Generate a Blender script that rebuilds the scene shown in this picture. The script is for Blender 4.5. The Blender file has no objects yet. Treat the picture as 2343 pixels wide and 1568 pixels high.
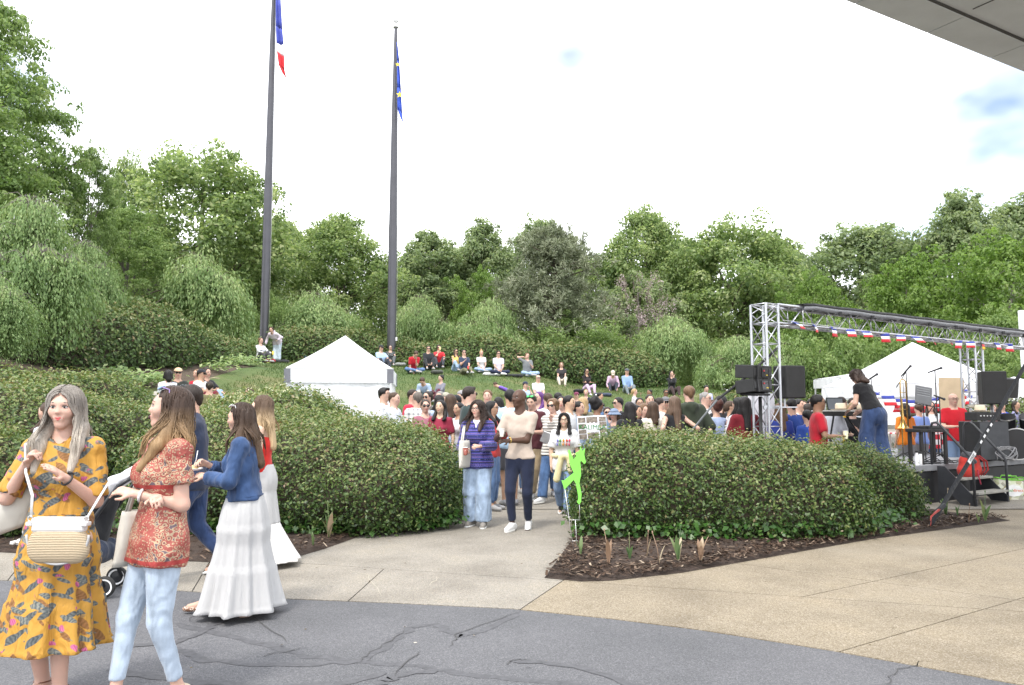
import bpy, bmesh, math, random
import numpy as np
from mathutils import Vector, Matrix
R = math.radians
random.seed(7)
rng = np.random.default_rng(7)
scene = bpy.context.scene
COL = scene.collection

# ------------------------------------------------------------------ camera
CAMZ, FPX, CX, CY = 1.52, 1787.0, 1171.0, 784.0        # photograph measured on a 2342 x 1568 copy
PITCH = math.atan(164.0 / FPX)
cam_d = bpy.data.cameras.new('camera')
cam_d.sensor_width = 36.0
cam_d.lens = 36.0 * FPX / 2342.0
cam_d.clip_start, cam_d.clip_end = 0.05, 2000
cam = bpy.data.objects.new('camera', cam_d)
COL.objects.link(cam)
cam.location = (0, 0, CAMZ)
cam.rotation_euler = (R(90) + PITCH, 0, 0)
scene.camera = cam
scene.render.resolution_x, scene.render.resolution_y = 1024, 685

# ------------------------------------------------------------------ sky, sun, exposure
SUN_EL, SUN_AZ = R(58), R(205)        # azimuth measured clockwise from +Y (the view direction)
world = bpy.data.worlds.new('World')
scene.world = world
world.use_nodes = True
wn, wl = world.node_tree.nodes, world.node_tree.links
wn.clear()
w_out = wn.new('ShaderNodeOutputWorld')
w_bg = wn.new('ShaderNodeBackground')
w_bg.inputs['Strength'].default_value = 0.1
w_sky = wn.new('ShaderNodeTexSky')
w_sky.sky_type = 'NISHITA'
w_sky.sun_disc = False
w_sky.sun_elevation, w_sky.sun_rotation = SUN_EL, SUN_AZ
w_sky.air_density, w_sky.dust_density = 1.0, 1.5
w_tc = wn.new('ShaderNodeTexCoord')
w_map = wn.new('ShaderNodeMapping')
_c, _s = math.cos(PITCH), math.sin(PITCH)
def _sk(px, py):
 u, v = (px - CX) / FPX, -(py - CY) / FPX
 return Vector((u, _c - v * _s, _s + v * _c)).normalized()
_dv = _sk(1727, 297) - _sk(2300, 265)            # one opening in the cloud lies at the right
w_map.inputs['Location'].default_value = (1.1 + _dv.x, 2.9 + _dv.y, 4.4 + 1.7 * _dv.z)
w_map.inputs['Scale'].default_value = (1.0, 1.0, 1.7)
w_noise = wn.new('ShaderNodeTexNoise')
w_noise.inputs['Scale'].default_value = 1.9
w_noise.inputs['Detail'].default_value = 5
w_noise.inputs['Roughness'].default_value = 0.5
w_ramp = wn.new('ShaderNodeValToRGB')
w_ramp.color_ramp.elements[0].position = 0.325
w_ramp.color_ramp.elements[1].position = 0.482
w_mix = wn.new('ShaderNodeMix'); w_mix.data_type = 'RGBA'
w_mix.inputs[7].default_value = (12.8, 13.0, 13.4, 1)          # bright thin cloud
wl.new(w_tc.outputs['Generated'], w_map.inputs['Vector'])
wl.new(w_map.outputs['Vector'], w_noise.inputs['Vector'])
wl.new(w_noise.outputs['Fac'], w_ramp.inputs['Fac'])
wl.new(w_ramp.outputs['Color'], w_mix.inputs[0])
wl.new(w_sky.outputs['Color'], w_mix.inputs[6])
wl.new(w_mix.outputs[2], w_bg.inputs['Color'])
wl.new(w_bg.outputs['Background'], w_out.inputs['Surface'])

sun_d = bpy.data.lights.new('sun', 'SUN')
sun_d.energy = 1.5
sun_d.angle = R(11)
sun_d.color = (1.0, 0.95, 0.87)
sun = bpy.data.objects.new('sun', sun_d)
COL.objects.link(sun)
sdir = Vector((math.sin(SUN_AZ) * math.cos(SUN_EL), math.cos(SUN_AZ) * math.cos(SUN_EL), math.sin(SUN_EL)))
sun.rotation_euler = sdir.to_track_quat('Z', 'Y').to_euler()
sun.location = sdir * 60

scene.view_settings.view_transform = 'Standard'
scene.view_settings.look = 'None'
scene.view_settings.gamma = 1.0
scene.view_settings.use_curve_mapping = False
scene.view_settings.exposure = 1.15

# ------------------------------------------------------------------ pixel -> direction
def ray(px, py):
 u, v = (px - CX) / FPX, -(py - CY) / FPX
 c, s = math.cos(PITCH), math.sin(PITCH)
 return Vector((u, c - v * s, s + v * c))
def at(px, py, D):
 d = ray(px, py)
 return Vector((0, 0, CAMZ)) + d * (D / d.y)
def gnd(px, py, z=0.0):
 d = ray(px, py)
 return Vector((0, 0, CAMZ)) + d * ((z - CAMZ) / d.z)

# ------------------------------------------------------------------ terrain height
_tr = np.array([0, 5, 6.5, 8, 10, 12, 15, 18, 22, 30, 45, 70, 150], float)
_tz = np.array([0, .05, .12, .40, 1.25, 2.1, 3.0, 3.45, 3.8, 4.3, 5.0, 5.4, 5.6], float)
def sstep(x, a, b):
 t = np.clip((np.asarray(x, float) - a) / (b - a), 0, 1)
 return t * t * (3 - 2 * t)
def terr(X, Y):
 X = np.asarray(X, float); Y = np.asarray(Y, float)
 r = np.hypot(X - 3.0, Y - 16.0)
 z = np.interp(r, _tr, _tz)
 right = 1 - .24 * sstep(X, -1, 4.5) - .42 * sstep(X, 8, 13)
 return z * right * sstep(Y, 11.5, 16.5)
def T(x, y):
 return float(terr(x, y))

# ------------------------------------------------------------------ object helpers
def tag(o, label=None, cat=None, group=None, kind=None):
 if label: o['label'] = label
 if cat: o['category'] = cat
 if group: o['group'] = group
 if kind: o['kind'] = kind
 return o
def empty(name, loc=(0, 0, 0), rz=0.0, label=None, cat=None, group=None):
 o = bpy.data.objects.new(name, None)
 COL.objects.link(o)
 o.empty_display_size = 0.2
 o.location = loc
 o.rotation_euler = (0, 0, rz)
 return tag(o, label, cat, group)
def link(name, me, parent=None, m=None):
 if m is not None:
  for x in (m if isinstance(m, (list, tuple)) else [m]):
   me.materials.append(x)
 o = bpy.data.objects.new(name, me)
 COL.objects.link(o)
 if parent is not None:
  o.parent = parent
 return o
def np_mesh(name, V, F, smooth=True, var=None, mi=None):
 V = np.ascontiguousarray(V, np.float32); F = np.ascontiguousarray(F, np.int32)
 me = bpy.data.meshes.new(name)
 n, k = F.shape
 me.vertices.add(len(V)); me.vertices.foreach_set('co', V.ravel())
 me.loops.add(n * k); me.loops.foreach_set('vertex_index', F.ravel())
 me.polygons.add(n)
 me.polygons.foreach_set('loop_start', np.arange(0, n * k, k, dtype=np.int32))
 if mi is not None:
  me.polygons.foreach_set('material_index', np.ascontiguousarray(mi, np.int32))
 me.update(calc_edges=True)
 me.polygons.foreach_set('use_smooth', np.full(n, bool(smooth)))
 if var is not None:
  a = me.attributes.new('var', 'FLOAT', 'POINT')
  a.data.foreach_set('value', np.ascontiguousarray(var, np.float32))
 me.validate(); me.update()
 return me
def copy_tree(o, parent=None):
 c = o.copy(); COL.objects.link(c)
 if parent is not None: c.parent = parent
 for ch in list(o.children):
  copy_tree(ch, c)
 return c

class MB:
 """collects simple shapes, builds ONE mesh object"""
 def __init__(s): s.v, s.f, s.mi, s.cur = [], [], [], 0
 def add(s, vs, fs):
  b = len(s.v)
  s.v += [tuple(v) for v in vs]
  s.f += [tuple(i + b for i in f) for f in fs]
  s.mi += [s.cur] * len(fs)
  return s
 def box(s, c, d, rz=0, rx=0, ry=0, M=None, taper=1.0):
  m = (M or Matrix.Identity(4)) @ Matrix.Translation(c) @ Matrix.Rotation(rz, 4, 'Z') @ Matrix.Rotation(ry, 4, 'Y') @ Matrix.Rotation(rx, 4, 'X')
  vs = []
  for z in (-.5, .5):
   k = taper if z > 0 else 1.0
   for x, y in ((-.5, -.5), (.5, -.5), (.5, .5), (-.5, .5)):
    vs.append(m @ Vector((x * d[0] * k, y * d[1] * k, z * d[2])))
  return s.add(vs, [(3, 2, 1, 0), (4, 5, 6, 7), (0, 1, 5, 4), (1, 2, 6, 5), (2, 3, 7, 6), (3, 0, 4, 7)])
 def tube(s, pts, r, n=8, caps=True, flat=1.0):
  pts = [Vector(p) for p in pts]
  rs = r if isinstance(r, (list, tuple)) else [r] * len(pts)
  vs, fs, prev = [], [], None
  for i, p in enumerate(pts):
   t = (pts[min(i + 1, len(pts) - 1)] - pts[max(i - 1, 0)])
   t = t.normalized() if t.length > 1e-9 else Vector((0, 0, 1))
   if prev is None:
    a = Vector((0, 0, 1)) if abs(t.z) < .9 else Vector((0, 1, 0))
    u = t.cross(a).normalized()
   else:
    u = (prev - t * prev.dot(t))
    u = u.normalized() if u.length > 1e-6 else t.orthogonal().normalized()
   prev = u
   w = t.cross(u)
   for k in range(n):
    an = 2 * math.pi * k / n
    vs.append(p + (u * math.cos(an) + w * math.sin(an) * flat) * rs[i])
  for i in range(len(pts) - 1):
   for k in range(n):
    fs.append((i * n + k, i * n + (k + 1) % n, (i + 1) * n + (k + 1) % n, (i + 1) * n + k))
  if caps:
   fs.append(tuple(range(n - 1, -1, -1)))
   fs.append(tuple((len(pts) - 1) * n + k for k in range(n)))
  return s.add(vs, fs)
 def lathe(s, prof, c=(0, 0, 0), n=20, M=None, caps=True):
  m = (M or Matrix.Identity(4)) @ Matrix.Translation(c)
  vs, fs = [], []
  for (r, z) in prof:
   for k in range(n):
    an = 2 * math.pi * k / n
    vs.append(m @ Vector((r * math.cos(an), r * math.sin(an), z)))
  for i in range(len(prof) - 1):
   for k in range(n):
    fs.append((i * n + k, i * n + (k + 1) % n, (i + 1) * n + (k + 1) % n, (i + 1) * n + k))
  if caps:
   fs.append(tuple(range(n - 1, -1, -1)))
   fs.append(tuple((len(prof) - 1) * n + k for k in range(n)))
  return s.add(vs, fs)
 def ball(s, c, r, n=10, M=None):
  r = r if isinstance(r, (list, tuple)) else (r, r, r)
  prof = [(math.sin(math.pi * i / n) + 1e-4, -math.cos(math.pi * i / n)) for i in range(n + 1)]
  m = (M or Matrix.Identity(4)) @ Matrix.Translation(c) @ Matrix.Diagonal((r[0], r[1], r[2], 1))
  return s.lathe(prof, n=n + 2, M=m, caps=False)
 def prism(s, poly, z0, z1, M=None):
  m = M or Matrix.Identity(4)
  n = len(poly)
  vs = [m @ Vector((p[0], p[1], z0)) for p in poly] + [m @ Vector((p[0], p[1], z1)) for p in poly]
  fs = [tuple(range(n - 1, -1, -1)), tuple(range(n, 2 * n))]
  fs += [(i, (i + 1) % n, n + (i + 1) % n, n + i) for i in range(n)]
  return s.add(vs, fs)
 def grid(s, P):
  """P: rows of points"""
  nr, nc = len(P), len(P[0])
  vs = [p for row in P for p in row]
  fs = [(i * nc + j, i * nc + j + 1, (i + 1) * nc + j + 1, (i + 1) * nc + j) for i in range(nr - 1) for j in range(nc - 1)]
  return s.add(vs, fs)
 def build(s, name, m, parent=None, smooth=False, bevel=0.0, fix=True, solid=0.0):
  me = bpy.data.meshes.new(name)
  me.from_pydata(s.v, [], s.f)
  me.polygons.foreach_set('material_index', s.mi)
  if fix:
   bm = bmesh.new(); bm.from_mesh(me)
   bmesh.ops.recalc_face_normals(bm, faces=bm.faces)
   bm.to_mesh(me); bm.free()
  me.polygons.foreach_set('use_smooth', [bool(smooth)] * len(me.polygons))
  if smooth == 'auto':
   me.polygons.foreach_set('use_smooth', [True] * len(me.polygons))
   me.set_sharp_from_angle(angle=R(40))
  me.update()
  o = link(name, me, parent, m)
  if bevel > 0:
   b = o.modifiers.new('bevel', 'BEVEL'); b.width = bevel; b.segments = 2; b.limit_method = 'ANGLE'
  if solid > 0:
   b = o.modifiers.new('solid', 'SOLIDIFY'); b.thickness = solid; b.offset = 0
  return o

# ------------------------------------------------------------------ materials
MATS = {}
class NT:
 def __init__(s, name):
  s.m = bpy.data.materials.new(name); s.m.use_nodes = True
  s.t = s.m.node_tree; s.n = s.t.nodes; s.l = s.t.links
  s.b = s.n['Principled BSDF']
 def new(s, t, **kw):
  x = s.n.new('ShaderNode' + t)
  for k, v in kw.items():
   if k in x.inputs: x.inputs[k].default_value = v
   else: setattr(x, k, v)
  return x
 def k(s, a, b): s.l.new(a, b)
 def coord(s, scale=(1, 1, 1), loc=(0, 0, 0), rot=(0, 0, 0), kind='Object'):
  tc = s.new('TexCoord'); mp = s.new('Mapping')
  mp.inputs['Scale'].default_value = scale; mp.inputs['Location'].default_value = loc; mp.inputs['Rotation'].default_value = rot
  s.k(tc.outputs[kind], mp.inputs['Vector'])
  return mp.outputs['Vector']
 def noise(s, vec, scale, detail=3, rough=.55, dist=0.0):
  x = s.new('TexNoise'); x.inputs['Scale'].default_value = scale; x.inputs['Detail'].default_value = detail
  x.inputs['Roughness'].default_value = rough; x.inputs['Distortion'].default_value = dist
  if vec is not None: s.k(vec, x.inputs['Vector'])
  return x
 def vor(s, vec, scale, feature='F1', rand=1.0):
  x = s.new('TexVoronoi'); x.feature = feature; x.inputs['Scale'].default_value = scale; x.inputs['Randomness'].default_value = rand
  if vec is not None: s.k(vec, x.inputs['Vector'])
  return x
 def ramp(s, fac, stops, interp='LINEAR'):
  x = s.new('ValToRGB'); cr = x.color_ramp; cr.interpolation = interp
  while len(cr.elements) < len(stops): cr.elements.new(0.5)
  for e, (p, c) in zip(cr.elements, stops):
   e.position = p; e.color = (*c, 1) if len(c) == 3 else c
  s.k(fac, x.inputs['Fac'])
  return x.outputs['Color']
 def mix(s, fac, a, b, mode='MIX'):
  x = s.new('Mix'); x.data_type = 'RGBA'; x.blend_type = mode
  for sock, val in ((x.inputs[0], fac), (x.inputs[6], a), (x.inputs[7], b)):
   if hasattr(val, 'is_linked'): s.k(val, sock)
   elif isinstance(val, (int, float)): sock.default_value = val
   else: sock.default_value = (*val, 1)
  return x.outputs[2]
 def math(s, op, a, b=None, clamp=False):
  x = s.new('Math'); x.operation = op; x.use_clamp = clamp
  for i, val in enumerate((a, b)):
   if val is None: continue
   if hasattr(val, 'is_linked'): s.k(val, x.inputs[i])
   else: x.inputs[i].default_value = val
  return x.outputs[0]
 def bump(s, h, strength=.3, dist=.01):
  x = s.new('Bump'); x.inputs['Strength'].default_value = strength; x.inputs['Distance'].default_value = dist
  s.k(h, x.inputs['Height']); s.k(x.outputs['Normal'], s.b.inputs['Normal'])
 def color(s, c):
  if hasattr(c, 'is_linked'): s.k(c, s.b.inputs['Base Color'])
  else: s.b.inputs['Base Color'].default_value = (*c, 1)

def sc(c, f): return tuple(min(1, x * f) for x in c)
def plain(name, c, rough=.6, metal=0.0, var=.15, scale=8, bump=0.0, bscale=60, coat=0.0, spec=.5):
 if name in MATS: return MATS[name]
 t = NT(name)
 v = t.coord()
 n = t.noise(v, scale, 4)
 t.color(t.ramp(n.outputs['Fac'], [(.25, sc(c, 1 - var)), (.75, sc(c, 1 + var))]))
 t.b.inputs['Roughness'].default_value = rough
 t.b.inputs['Metallic'].default_value = metal
 t.b.inputs['Specular IOR Level'].default_value = spec
 if coat: t.b.inputs['Coat Weight'].default_value = coat
 if bump: t.bump(t.noise(v, bscale, 3).outputs['Fac'], bump)
 MATS[name] = t.m
 return t.m
def cloth(c, kind='cloth'):
 """woven cloth with folds in its relief; one material per colour"""
 key = kind + '_%02x%02x%02x' % tuple(int(255 * min(1, x)) for x in c)
 if key in MATS: return MATS[key]
 t = NT(key)
 v = t.coord()
 n = t.noise(v, 5, 3)
 big = t.noise(t.coord((1, 1, .45)), 9, 2, .5, .6)
 if kind == 'denim':
  f = t.noise(t.coord((1, 1, .4)), 11, 4)
  fine = t.noise(v, 220, 2)
  col = t.ramp(f.outputs['Fac'], [(.3, sc(c, .55)), (.7, sc(c, 1.35))])
  col = t.mix(t.math('MULTIPLY', fine.outputs['Fac'], .35), col, sc(c, 1.6))
  t.color(col)
 else:
  t.color(t.ramp(n.outputs['Fac'], [(.25, sc(c, .9)), (.75, sc(c, 1.07))]))
 t.b.inputs['Roughness'].default_value = .85
 t.b.inputs['Specular IOR Level'].default_value = .2
 t.b.inputs['Sheen Weight'].default_value = .15
 t.bump(big.outputs['Fac'], .55 if kind != 'denim' else .9, .03 if kind != 'denim' else .05)
 MATS[key] = t.m
 return t.m
def skin(c):
 key = 'skin_%02x%02x%02x' % tuple(int(255 * x) for x in c)
 if key in MATS: return MATS[key]
 t = NT(key)
 n = t.noise(t.coord(), 14, 3)
 t.color(t.ramp(n.outputs['Fac'], [(.3, sc(c, .92)), (.7, (min(1, c[0] * 1.06), c[1] * 1.0, c[2] * .98))]))
 t.b.inputs['Roughness'].default_value = .5
 t.b.inputs['Subsurface Weight'].default_value = .12
 t.b.inputs['Subsurface Radius'].default_value = (.03, .012, .006)
 t.b.inputs['Subsurface Scale'].default_value = .3
 t.b.inputs['Specular IOR Level'].default_value = .35
 MATS[key] = t.m
 return t.m
def hairmat(c, c2=None, zsplit=None):
 key = 'hair_%02x%02x%02x' % tuple(int(255 * x) for x in c) + ('' if c2 is None else '_two_tone_%02x' % int(255 * c2[0]))
 if key in MATS: return MATS[key]
 t = NT(key)
 n = t.noise(t.coord((70, 70, 4)), 1.0, 3, .6, .8)
 base = c
 if c2 is not None:
  sep = t.new('SeparateXYZ'); t.k(t.coord(), sep.inputs[0])
  mr = t.new('MapRange'); mr.inputs['From Min'].default_value = zsplit[0]; mr.inputs['From Max'].default_value = zsplit[1]
  t.k(sep.outputs['Z'], mr.inputs['Value'])
  base = t.mix(mr.outputs['Result'], c2, c)
  col = t.mix(t.math('MULTIPLY', n.outputs['Fac'], .8), base, t.mix(.5, base, (1, 1, 1), 'MULTIPLY'))
  col = t.mix(n.outputs['Fac'], t.mix(1.0, base, (.55, .55, .55), 'MULTIPLY'), t.mix(1.0, base, (1.35, 1.35, 1.35), 'MULTIPLY'))
 else:
  col = t.ramp(n.outputs['Fac'], [(.3, sc(c, .6)), (.7, sc(c, 1.35))])
 t.color(col)
 t.b.inputs['Roughness'].default_value = .48
 t.b.inputs['Specular IOR Level'].default_value = .35
 t.bump(n.outputs['Fac'], .8, .012)
 MATS[key] = t.m
 return t.m
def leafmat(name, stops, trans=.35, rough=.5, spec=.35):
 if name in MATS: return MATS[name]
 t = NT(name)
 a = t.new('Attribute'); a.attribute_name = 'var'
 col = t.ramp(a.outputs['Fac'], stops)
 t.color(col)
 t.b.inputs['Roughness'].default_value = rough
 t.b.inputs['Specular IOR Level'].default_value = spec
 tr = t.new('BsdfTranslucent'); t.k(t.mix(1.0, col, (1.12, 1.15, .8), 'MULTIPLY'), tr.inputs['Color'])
 mx = t.new('MixShader'); mx.inputs[0].default_value = trans
 t.k(t.b.outputs[0], mx.inputs[1]); t.k(tr.outputs[0], mx.inputs[2])
 t.k(mx.outputs[0], t.n['Material Output'].inputs['Surface'])
 MATS[name] = t.m
 return t.m

# ------------------------------------------------------------------ implicit surfaces (bodies, clothes, hedges)
_CO = np.array([(0,0,0),(1,0,0),(0,1,0),(1,1,0),(0,0,1),(1,0,1),(0,1,1),(1,1,1)])
_ED = [(0,1),(2,3),(4,5),(6,7),(0,2),(1,3),(4,6),(5,7),(0,4),(1,5),(2,6),(3,7)]
def surface_nets(f, xs, ys, zs):
 ins = f < 0
 cnt = np.zeros(tuple(n - 1 for n in f.shape), np.int8)
 for c in _CO:
  cnt += ins[c[0]:f.shape[0]-1+c[0], c[1]:f.shape[1]-1+c[1], c[2]:f.shape[2]-1+c[2]]
 act = (cnt > 0) & (cnt < 8)
 ijk = np.argwhere(act)
 if len(ijk) == 0: return np.zeros((0, 3)), np.zeros((0, 4), int)
 ids = np.full(act.shape, -1, np.int32)
 ids[act] = np.arange(len(ijk))
 vals = np.stack([f[ijk[:, 0]+c[0], ijk[:, 1]+c[1], ijk[:, 2]+c[2]] for c in _CO], 1)
 acc = np.zeros((len(ijk), 3)); num = np.zeros(len(ijk))
 for a, b in _ED:
  va, vb = vals[:, a], vals[:, b]
  m = (va < 0) != (vb < 0)
  t = np.where(m, va / np.where(m, va - vb, 1), 0)
  p = _CO[a] + t[:, None] * (_CO[b] - _CO[a])
  acc += p * m[:, None]; num += m
 u = acc / num[:, None]
 V = np.empty((len(ijk), 3))
 for ax, g in enumerate((xs, ys, zs)):
  V[:, ax] = g[ijk[:, ax]] + u[:, ax] * (g[ijk[:, ax]+1] - g[ijk[:, ax]])
 F = []
 for ax in range(3):
  o1, o2 = [(1, 2), (2, 0), (0, 1)][ax]
  sl0 = [slice(None)] * 3; sl1 = [slice(None)] * 3
  sl0[ax] = slice(0, -1); sl1[ax] = slice(1, None)
  for o in (o1, o2):
   sl0[o] = slice(1, -1); sl1[o] = slice(1, -1)
  A, B = ins[tuple(sl0)], ins[tuple(sl1)]
  for sgn, msk in ((1, A & ~B), (0, ~A & B)):
   e = np.argwhere(msk)
   if len(e) == 0: continue
   e[:, o1] += 1; e[:, o2] += 1
   q = []
   for d1, d2 in ((-1, -1), (0, -1), (0, 0), (-1, 0)):
    w = e.copy(); w[:, o1] += d1; w[:, o2] += d2
    q.append(ids[w[:, 0], w[:, 1], w[:, 2]])
   q = np.stack(q, 1)
   F.append(q if sgn else q[:, ::-1])
 return V, np.concatenate(F) if F else np.zeros((0, 4), int)

def axis_pts(lo, hi, h, fine):
 """grid coordinates with spacing h, finer inside the given (lo, hi, h2) intervals"""
 pts = [lo]
 while pts[-1] < hi:
  x = pts[-1]; st = h
  for a, b, h2 in fine:
   if a - st < x < b: st = min(st, h2)
  pts.append(x + st)
 pts.append(pts[-1] + h)
 return np.array(pts, np.float32)

class Field:
 def __init__(s): s.p = []; s.fine = []; s.disp = None; s.cuts = []
 def cone(s, a, b, ra, rb, k=.02, op='u', ax=None, fl=1.0, cuts=()):
  s.p.append((np.array(a, np.float32), np.array(b, np.float32), float(ra), float(rb), k, op, None if ax is None else np.array(ax, np.float32), fl, cuts)); return s
 def ell(s, c, r, k=.02, op='u', M=None, cuts=()):
  s.p.append(('e', np.array(c, np.float32), np.array(r, np.float32), k, op, M, cuts)); return s
 def grow(s, g):
  """copy with every radius grown"""
  o = Field(); o.fine = list(s.fine)
  for p in s.p:
   o.p.append((p[0], p[1], p[2] + g) + p[3:] if isinstance(p[0], str) else p[:2] + (p[2] + g, p[3] + g) + p[4:])
  return o
 def build(s, h, pad=None):
  pad = pad or 3 * h
  lo, hi = np.full(3, 1e9), np.full(3, -1e9)
  for p in s.p:
   if isinstance(p[0], str):
    if p[4] == 's': continue
    rr = p[2].max() if p[5] is not None else p[2]
    lo = np.minimum(lo, p[1] - rr); hi = np.maximum(hi, p[1] + rr)
   else:
    if p[5] == 's': continue
    r = max(p[2], p[3]) / min(1.0, p[7])
    lo = np.minimum(lo, np.minimum(p[0], p[1]) - r); hi = np.maximum(hi, np.maximum(p[0], p[1]) + r)
  lo -= pad; hi += pad
  g = [axis_pts(lo[i], hi[i], h, [(f[0][i], f[1][i], f[2]) for f in s.fine]) for i in range(3)]
  f = np.full(tuple(len(x) for x in g), .5, np.float32)
  for p in s.p:
   if isinstance(p[0], str):
    _, c, r, k, op, M, cuts = p
    rr = np.full(3, r.max()) if M is not None else r
    blo, bhi = c - rr - k - pad, c + rr + k + pad
   else:
    a, b, ra, rb, k, op, ax, fl, cuts = p
    r = max(ra, rb) / min(1.0, fl)
    blo, bhi = np.minimum(a, b) - r - k - pad, np.maximum(a, b) + r + k + pad
   ix = [(max(0, int(np.searchsorted(g[i], blo[i])) - 1), min(len(g[i]), int(np.searchsorted(g[i], bhi[i])) + 1)) for i in range(3)]
   if any(j1 - j0 < 1 for j0, j1 in ix): continue
   X = g[0][ix[0][0]:ix[0][1], None, None]; Y = g[1][None, ix[1][0]:ix[1][1], None]; Z = g[2][None, None, ix[2][0]:ix[2][1]]
   if isinstance(p[0], str):
    x, y, z = X - c[0], Y - c[1], Z - c[2]
    if M is not None:
     x, y, z = (M[0][0]*x + M[0][1]*y + M[0][2]*z, M[1][0]*x + M[1][1]*y + M[1][2]*z, M[2][0]*x + M[2][1]*y + M[2][2]*z)
    q = np.sqrt((x / r[0])**2 + (y / r[1])**2 + (z / r[2])**2)
    q2 = np.sqrt((x / r[0]**2)**2 + (y / r[1]**2)**2 + (z / r[2]**2)**2) + 1e-6
    d = q * (q - 1) / q2
   else:
    ba = b - a; L2 = float(ba @ ba) + 1e-9
    x, y, z = X - a[0], Y - a[1], Z - a[2]
    t = np.clip((x * ba[0] + y * ba[1] + z * ba[2]) / L2, 0, 1)
    x = x - t * ba[0]; y = y - t * ba[1]; z = z - t * ba[2]
    if ax is not None and fl != 1.0:
     q = (x * ax[0] + y * ax[1] + z * ax[2]) * (fl - 1)
     x = x + q * ax[0]; y = y + q * ax[1]; z = z + q * ax[2]
    d = np.sqrt(x*x + y*y + z*z) - (ra + (rb - ra) * t)
   for (cp, cn) in cuts:
    d = np.maximum(d, (X - cp[0]) * cn[0] + (Y - cp[1]) * cn[1] + (Z - cp[2]) * cn[2])
   sl = tuple(slice(a0, b0) for a0, b0 in ix)
   e = f[sl]
   if op == 'u':
    w = np.clip(.5 + .5 * (e - d) / k, 0, 1)
    f[sl] = e * (1 - w) + d * w - k * w * (1 - w)
   else:
    w = np.clip(.5 - .5 * (e + d) / k, 0, 1)
    f[sl] = e * (1 - w) - d * w + k * w * (1 - w)
  X, Y, Z = g[0][:, None, None], g[1][None, :, None], g[2][None, None, :]
  if s.disp is not None: f = f + s.disp(X, Y, Z)
  for cp, cn in s.cuts:
   f = np.maximum(f, (X - cp[0]) * cn[0] + (Y - cp[1]) * cn[1] + (Z - cp[2]) * cn[2])
  return surface_nets(f, *g)

# ------------------------------------------------------------------ ground, lawn, drive, paving, beds
def mat_soil():
 t = NT('soil'); v = t.coord()
 n = t.noise(v, 3, 6, .7); f = t.noise(v, 70, 3)
 t.color(t.mix(.5, t.ramp(n.outputs['Fac'], [(.3, (.05, .035, .022)), (.7, (.12, .09, .06))]), t.ramp(f.outputs['Fac'], [(.3, (.03, .02, .014)), (.7, (.14, .10, .07))])))
 t.b.inputs['Roughness'].default_value = .95
 t.bump(f.outputs['Fac'], .8, .03); return t.m
def mat_lawn():
 t = NT('lawn'); v = t.coord()
 n = t.noise(v, .45, 5, .65); f = t.noise(v, 30, 4)
 c = t.ramp(n.outputs['Fac'], [(.35, (.056, .106, .022)), (.52, (.106, .144, .037)), (.68, (.237, .200, .094))])
 t.color(t.mix(t.math('MULTIPLY', f.outputs['Fac'], .6), c, (.03, .06, .012)))
 t.b.inputs['Roughness'].default_value = .9
 t.bump(f.outputs['Fac'], .9, .04); return t.m
def mat_asphalt():
 t = NT('asphalt'); v = t.coord()
 n = t.noise(v, .7, 5, .6); f = t.vor(v, 150); g = t.noise(v, 330, 2); w = t.noise(v, 55, 4)
 c = t.ramp(n.outputs['Fac'], [(.3, (.092, .094, .102)), (.7, (.136, .136, .147))])
 spk = t.ramp(f.outputs['Color'], [(.1, (.5, .5, .5)), (.6, (.92, .92, .92)), (.93, (1.6, 1.58, 1.52))])
 c = t.mix(.8, c, spk, 'MULTIPLY')
 c = t.mix(t.ramp(w.outputs['Fac'], [(.55, (0, 0, 0)), (.72, (.5, .5, .5))]), c, (.13, .13, .13))
 t.color(c); t.b.inputs['Roughness'].default_value = .9
 t.bump(t.mix(.5, f.outputs['Distance'], g.outputs['Fac']), .5, .006); return t.m
def mat_aggregate(name, c0, c1, c2):
 t = NT(name); v = t.coord()
 vo = t.vor(v, 135); n = t.noise(v, 1.1, 5, .6); n2 = t.noise(v, .35, 3); sp = t.noise(v, 420, 2)
 sep = t.new('SeparateColor'); t.k(vo.outputs['Color'], sep.inputs[0])
 c = t.ramp(sep.outputs[0], [(.0, c0), (.45, c1), (.8, c2), (.97, (.42, .37, .30))])
 edge = t.ramp(vo.outputs['Distance'], [(.25, (1, 1, 1)), (.75, (.74, .72, .69))])
 c = t.mix(1.0, c, edge, 'MULTIPLY')
 stain = t.ramp(n.outputs['Fac'], [(.3, (.72, .71, .70)), (.55, (1, 1, 1)), (.75, (1.1, 1.08, 1.03))])
 c = t.mix(1.0, c, stain, 'MULTIPLY')
 c = t.mix(t.ramp(n2.outputs['Fac'], [(.55, (0, 0, 0)), (.7, (.3, .3, .3))]), c, (.30, .27, .22))
 t.color(c); t.b.inputs['Roughness'].default_value = .88
 t.bump(t.mix(.4, vo.outputs['Distance'], sp.outputs['Fac']), .5, .006); return t.m
def mat_mulch():
 t = NT('mulch'); v = t.coord()
 f = t.noise(v, 40, 4, .7, 1.5); n = t.noise(v, 2.5, 3)
 c = t.mix(.5, t.ramp(f.outputs['Fac'], [(.3, (.018, .011, .008)), (.5, (.055, .034, .024)), (.75, (.13, .09, .065))]), t.ramp(n.outputs['Fac'], [(.3, (.04, .026, .02)), (.7, (.08, .05, .036))]))
 t.color(c); t.b.inputs['Roughness'].default_value = .95
 t.bump(f.outputs['Fac'], 1.0, .03); return t.m
M_SOIL, M_LAWN, M_ASPH, M_MULCH = mat_soil(), mat_lawn(), mat_asphalt(), mat_mulch()
M_AGG = mat_aggregate('aggregate_tan', (.197, .161, .107), (.271, .224, .154), (.328, .283, .215))
M_AGG2 = mat_aggregate('aggregate_pale', (.212, .193, .160), (.286, .265, .228), (.335, .315, .287))

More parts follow.
